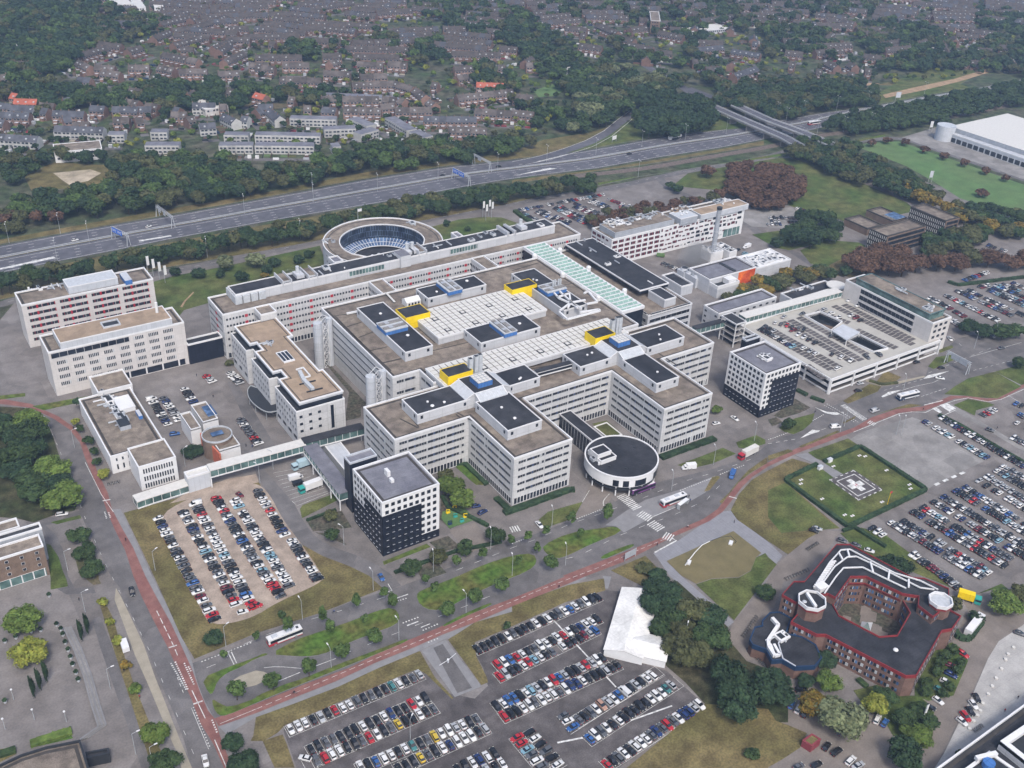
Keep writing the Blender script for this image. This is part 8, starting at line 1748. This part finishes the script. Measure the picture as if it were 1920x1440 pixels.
# cones of clipped shrubs and planters on the brick square
k=0
for s in('12:425,365','12:458,400','12:472,440','12:490,500','12:512,555','12:530,610','12:546,665','12:570,725','12:588,780','12:305,405','12:235,415','12:120,460','12:38,490','12:38,940','12:368,145'):
    k+=1; p=W(s,.6)[0]; t=thing('planter','small dark clipped shrub in a pot on the brick square, number %d of fifteen'%k,'planter',(p.x,p.y,.05),'potted shrubs on the brick square'); b=MB(); b.cyl(0,0,.5,0,.6,'metal',8,.6); inst('pot',b.mesh('pot'),t); v,f=CR['m',0]; inst('shrub',cmesh('m',0,'dark'),t,(0,0,1.2),0,(.75,.75,.8))
for i,(s,s2) in enumerate((('12:265,915','12:225,770'),('12:312,858','12:270,710'),('12:360,800','12:318,660'),('12:622,490','12:590,355'),('12:668,440','12:635,305'))):
    p=W(s)[0]; t=thing('clipped_column',['leftmost','second','third','fourth','rightmost'][i]+' tall dark narrow clipped column tree on the brick square','tree',(p.x,p.y,0),'tall clipped columns on the brick square'); inst('foliage',cmesh('n',9,'dark'),t,(0,0,5.2),0,(.95,.95,4.2)); inst('trunk',trunkmesh('t'),t,(0,0,0),0,(1.5,1.5,3))
# bicycle racks
def bikes(s,n,label):
    P=resamp(W(s),n); t=base('bicycle_rack',label,'bicycle rack',P); rr_=random.Random(n)
    b=MB()
    for p,q in zip(P,P[1:]): b.bar((*p,.45),(*q,.45),.06,'steel')
    b.build('rack_rail',t)
    B_=MB(); n_=12
    for x in(-.5,.5):
        for k in range(n_): a,c=6.283*k/n_,6.283*(k+1)/n_; B_.bar((x+.33*math.cos(a),0,.34+.33*math.sin(a)),(x+.33*math.cos(c),0,.34+.33*math.sin(c)),.05,'rubber')
    for a,c in(((-.5,0,.34),(-.15,0,.85)),((-.15,0,.85),(.4,0,.85)),((.4,0,.85),(0,0,.34)),((0,0,.34),(-.5,0,.34)),((.4,0,.95),(.5,0,.34)),((-.15,0,.85),(0,0,.34))): B_.bar(a,c,.05,'dark')
    B_.bar((.4,-.25,1.0),(.4,.25,1.0),.05,'dark'); B_.box(-.3,-.05,-.08,.08,.92,.98,'dark'); me=B_.mesh('bicycle',uv=False)
    d=(P[-1]-P[0]); an=math.atan2(d.y,d.x)+1.57
    for k,p in enumerate(P): 
        o=thing('bicycle','parked bicycle in the %s'%label.split(' ',1)[1] if 0 else 'bicycle parked in the '+label,'bicycle',(p.x,p.y,.1),'bicycles in the '+label,an+rr_.uniform(-.3,.3)); inst('bicycle_frame',me,o)
bikes('15:130,30;11:300,1400',10,'left row beside the courtyard building'); bikes('11:290,1250 370,1200',9,'rack near the cars behind the courtyard building'); bikes('P: 1392,1195 1418,1158',11,'row left of the octagon annex'); bikes('14:1770,550 1900,690',13,'row in front of the octagon annex'); bikes('8:810,760 900,740',8,'group at the curved entrance'); bikes('15:1540,1170 1600,1130',6,'rack on the white square')
# people
def person_mesh(pose,top,leg):
    me=bpy.data.meshes.new('person'); 
    if pose=='stand': J=[(0,0,.93),(0,0,1.15),(0,0,1.42),(0,0,1.52),(0,.01,1.66),(.09,0,.88),(.11,.02,.48),(.11,0,.06),(-.09,0,.88),(-.12,-.05,.48),(-.12,-.12,.06),(.19,0,1.38),(.24,.03,1.12),(.22,.12,.88),(-.19,0,1.38),(-.24,-.03,1.12),(-.22,.06,.88)]
    else: J=[(0,0,1.0),(0,.1,1.2),(0,.25,1.45),(0,.3,1.53),(0,.34,1.68),(.09,0,.98),(.11,.3,.78),(.11,.18,.4),(-.09,0,.98),(-.12,.28,.62),(-.12,.1,.22),(.19,.25,1.4),(.22,.42,1.2),(.2,.6,1.1),(-.19,.25,1.4),(-.22,.42,1.2),(-.2,.6,1.1)]
    Ed=[(0,1),(1,2),(2,3),(3,4),(0,5),(5,6),(6,7),(0,8),(8,9),(9,10),(2,11),(11,12),(12,13),(2,14),(14,15),(15,16)]
    R_=[.15,.14,.15,.06,.105,.09,.06,.045,.09,.06,.045,.06,.045,.035,.06,.045,.035]
    me.from_pydata(J,Ed,[]); me.materials.append(top); me.materials.append(SKIN_); me.materials.append(CL[0]); return me,R_
CL=[mat('cloth_dark',(.02,.022,.03),.9,0,1),mat('cloth_blue',(.05,.08,.2),.9,0,1),mat('cloth_pale',(.4,.4,.4),.9,0,1),mat('cloth_red',(.3,.04,.04),.9,0,1)]
PMe={}; SKIN_=mat('skin_tone',(.45,.28,.2),.6,0,1)
def person(s,label,c=0,pose='stand',an=None):
    p=W(s)[0]; k=(pose,c)
    if k not in PMe:
        me,R_=person_mesh(pose,CL[c],None); ob=bpy.data.objects.new('tmp',me); COL.objects.link(ob); ob.modifiers.new('s','SKIN'); sv=me.skin_vertices[0].data
        for i,q in enumerate(R_): sv[i].radius=(q,q)
        sv[0].use_root=True; sb=ob.modifiers.new('d','SUBSURF'); sb.levels=1
        dg=bpy.context.evaluated_depsgraph_get(); m2=bpy.data.meshes.new_from_object(ob.evaluated_get(dg)); m2.name='body'
        for q in m2.polygons: q.material_index=1 if q.center.z>1.5 else 2 if q.center.z<.92 else 0
        bpy.data.objects.remove(ob); PMe[k]=m2
    a=rr.uniform(0,6.28) if an is None else an
    o=thing('person',label,'person',(p.x,p.y,.12),None,a); inst('body',PMe[k],o)
    hz=(0,.01,1.7) if pose=='stand' else (0,.34,1.72); b=MB(); b.dome(hz[0],hz[1],hz[2]-.02,.115,'rubber',1.0); inst('hair',b.mesh('hair',uv=False),o)
    if pose=='ride':
        b=MB(); n_=12
        for y in(-.5,.55):
            for k2 in range(n_): a1,c1=6.283*k2/n_,6.283*(k2+1)/n_; b.bar((0,y+.33*math.cos(a1),.34+.33*math.sin(a1)),(0,y+.33*math.cos(c1),.34+.33*math.sin(c1)),.05,'rubber')
        for q,w_ in(((0,-.5,.34),(0,0,.9)),((0,0,.9),(0,.5,.95)),((0,.5,1.0),(0,.55,.34)),((0,0,.34),(0,.5,.9)),((-.25,.55,1.1),(.25,.55,1.1))): b.bar(q,w_,.05,'dark')
        v=thing('bicycle','bicycle ridden by the '+label,'bicycle',(p.x,p.y,.12),None,a); inst('bicycle_frame',b.mesh('bicycle_frame',uv=False),v)
person('8:945,1175','person cycling on the red path beside the gravel lot',0,'ride',2.8); person('8:555,340','person cycling at the bend of the red path',0,'ride',2.6); person('13:292,885','person cycling on the red path at the bottom left',0,'ride',1.2); person('13:590,280','person on a bicycle on the boulevard beside the lawn',1,'ride',1.2); person('14:352,92','person walking beside the red path',0); person('10:1090,1215','person in dark clothes near the crossing end',0); person('10:1320,1080','person cycling in pale clothes on the red path',2,'ride',1.1); person('10:1665,1045','person in dark clothes on the plaza',0); person('10:1325,855','person waiting behind the bus',0); person('10:1335,885','person in blue waiting near the bus shelter',1); person('12:595,190','person in dark clothes crossing the square road',0); person('12:932,720','person beside the orange-leaved street tree',0); person('11:1160,200','person at the cycle crossing on the right',0); person('11:745,270','person at the zebra crossing on the right',0); person('J:350,860','person standing on the corner by the white tower',0); person('H:600,95','person walking near the banner posts',0); person('H:970,650','person on the path beside the skybridge, left one',0); person('H:1040,660','person on the path beside the skybridge, right one',1); person('15:1870,925','person on the white square near the black roof',0); person('15:1772,1022','person by the steps on the white square',3); person('11:1715,340','person walking along the right car park road',0); person('12:1050,920','person in red on the paved verge',3); person('4:1475,1385','person at the courtyard near parked cars',0)
# stone seats on the white square
for k in range(12):
    p=W('15:1840,540 1800,590 1780,630 1750,700 1710,770 1680,830 1650,890 1610,960 1590,1015 1570,1050 1540,1090 1510,1150')[k]; t=thing('round_seat','small round pale seat on the white square, %s of twelve from the top'%ORD[k],'seat',(p.x,p.y,.1),'round seats on the white square'); b=MB(); b.cyl(0,0,.6,0,.45,'skyl',10); inst('seat_block',b.mesh('seat_block'),t)
A,B=W('15:1150,1100 1185,980'); t=thing('tilted_banner','tall white banner pole leaning beside the car park trees','banner flag',(A.x,A.y,0)); b=MB(); b.bar((0,0,0),(0,0,8),.2,'steel'); inst('pole',b.mesh('pole'),t); b=MB(); b.box(.1,1.2,-.05,.05,1.5,7.8,'white'); inst('flag',b.mesh('flag'),t)
# steam from the cooling plant
m=bpy.data.materials.new('steam'); m.use_nodes=True; n=m.node_tree; n.nodes.clear(); ou=n.nodes.new('ShaderNodeOutputMaterial'); pv=n.nodes.new('ShaderNodeVolumePrincipled'); tc=n.nodes.new('ShaderNodeTexCoord'); gr=n.nodes.new('ShaderNodeTexGradient'); gr.gradient_type='SPHERICAL'; ns=n.nodes.new('ShaderNodeTexNoise'); ns.inputs['Scale'].default_value=2.2; ml_=n.nodes.new('ShaderNodeMath'); ml_.operation='MULTIPLY'; ms=n.nodes.new('ShaderNodeMath'); ms.operation='MULTIPLY'; ms.inputs[1].default_value=.5
n.links.new(tc.outputs['Object'],gr.inputs[0]); n.links.new(tc.outputs['Object'],ns.inputs[0]); n.links.new(gr.outputs[1],ml_.inputs[0]); n.links.new(ns.outputs[0],ml_.inputs[1]); n.links.new(ml_.outputs[0],ms.inputs[0]); n.links.new(ms.outputs[0],pv.inputs['Density']); n.links.new(pv.outputs[0],ou.inputs['Volume'])
bm_=bmesh.new(); bmesh.ops.create_icosphere(bm_,subdivisions=3,radius=1.0); me=bpy.data.meshes.new('steam'); bm_.to_mesh(me); me.materials.append(m); p=W('B:1345,740',6)[0]; o=inst('steam',me,None,(p.x,p.y,8),0,(14,8,9)); o['kind']='stuff'
flush()
# ---------------------------------------------------------------- camera, light, air
for o in list(bpy.data.objects):
    if 'base' in o: del o['base']
cam=bpy.data.cameras.new('camera'); co=bpy.data.objects.new('camera',cam); COL.objects.link(co)
mx=Matrix((CX,-CY,-CZ)).transposed().to_4x4(); mx.translation=Vector((0,0,H)); co.matrix_world=mx
cam.sensor_width=36; cam.lens=F/1920*36; cam.clip_start=1; cam.clip_end=12000; S.camera=co
w=bpy.data.worlds.new('World'); S.world=w; w.use_nodes=True; nt=w.node_tree; bg=nt.nodes['Background']
sky=nt.nodes.new('ShaderNodeTexSky'); sky.sky_type='NISHITA'; sky.sun_disc=False
SE,SR=math.radians(52),math.radians(200)
sky.sun_elevation=SE; sky.sun_rotation=SR; sky.altitude=100; sky.air_density=1.0; sky.dust_density=4.0; sky.ozone_density=1.2
nt.links.new(sky.outputs[0],bg.inputs[0]); bg.inputs[1].default_value=.135
sun=bpy.data.lights.new('sun','SUN'); sun.energy=1.5; sun.angle=math.radians(11); sun.color=(1,.97,.93)
so=bpy.data.objects.new('sun',sun); COL.objects.link(so)
sd=Vector((math.sin(SR)*math.cos(SE),math.cos(SR)*math.cos(SE),math.sin(SE))); so.rotation_euler=sd.to_track_quat('Z','Y').to_euler(); so.location=(300,0,600)
hz=MB(); hz.box(-2500,5200,-1500,5800,-2,275,M['white'])
hm=bpy.data.materials.new('haze_air'); hm.use_nodes=True; n=hm.node_tree; n.nodes.clear()
ou=n.nodes.new('ShaderNodeOutputMaterial'); pv=n.nodes.new('ShaderNodeVolumePrincipled')
pv.inputs['Color'].default_value=(.52,.70,1.0,1); pv.inputs['Density'].default_value=HAZE; pv.inputs['Anisotropy'].default_value=.2
n.links.new(pv.outputs[0],ou.inputs['Volume'])
hz.mats=[hm]; ho=hz.build('haze',kind='stuff')
S.render.engine='CYCLES'
S.cycles.max_bounces=5; S.cycles.volume_bounces=1; S.cycles.transparent_max_bounces=4
S.view_settings.view_transform='Standard'; S.view_settings.look='None'; S.view_settings.gamma=1; S.view_settings.exposure=EXPO
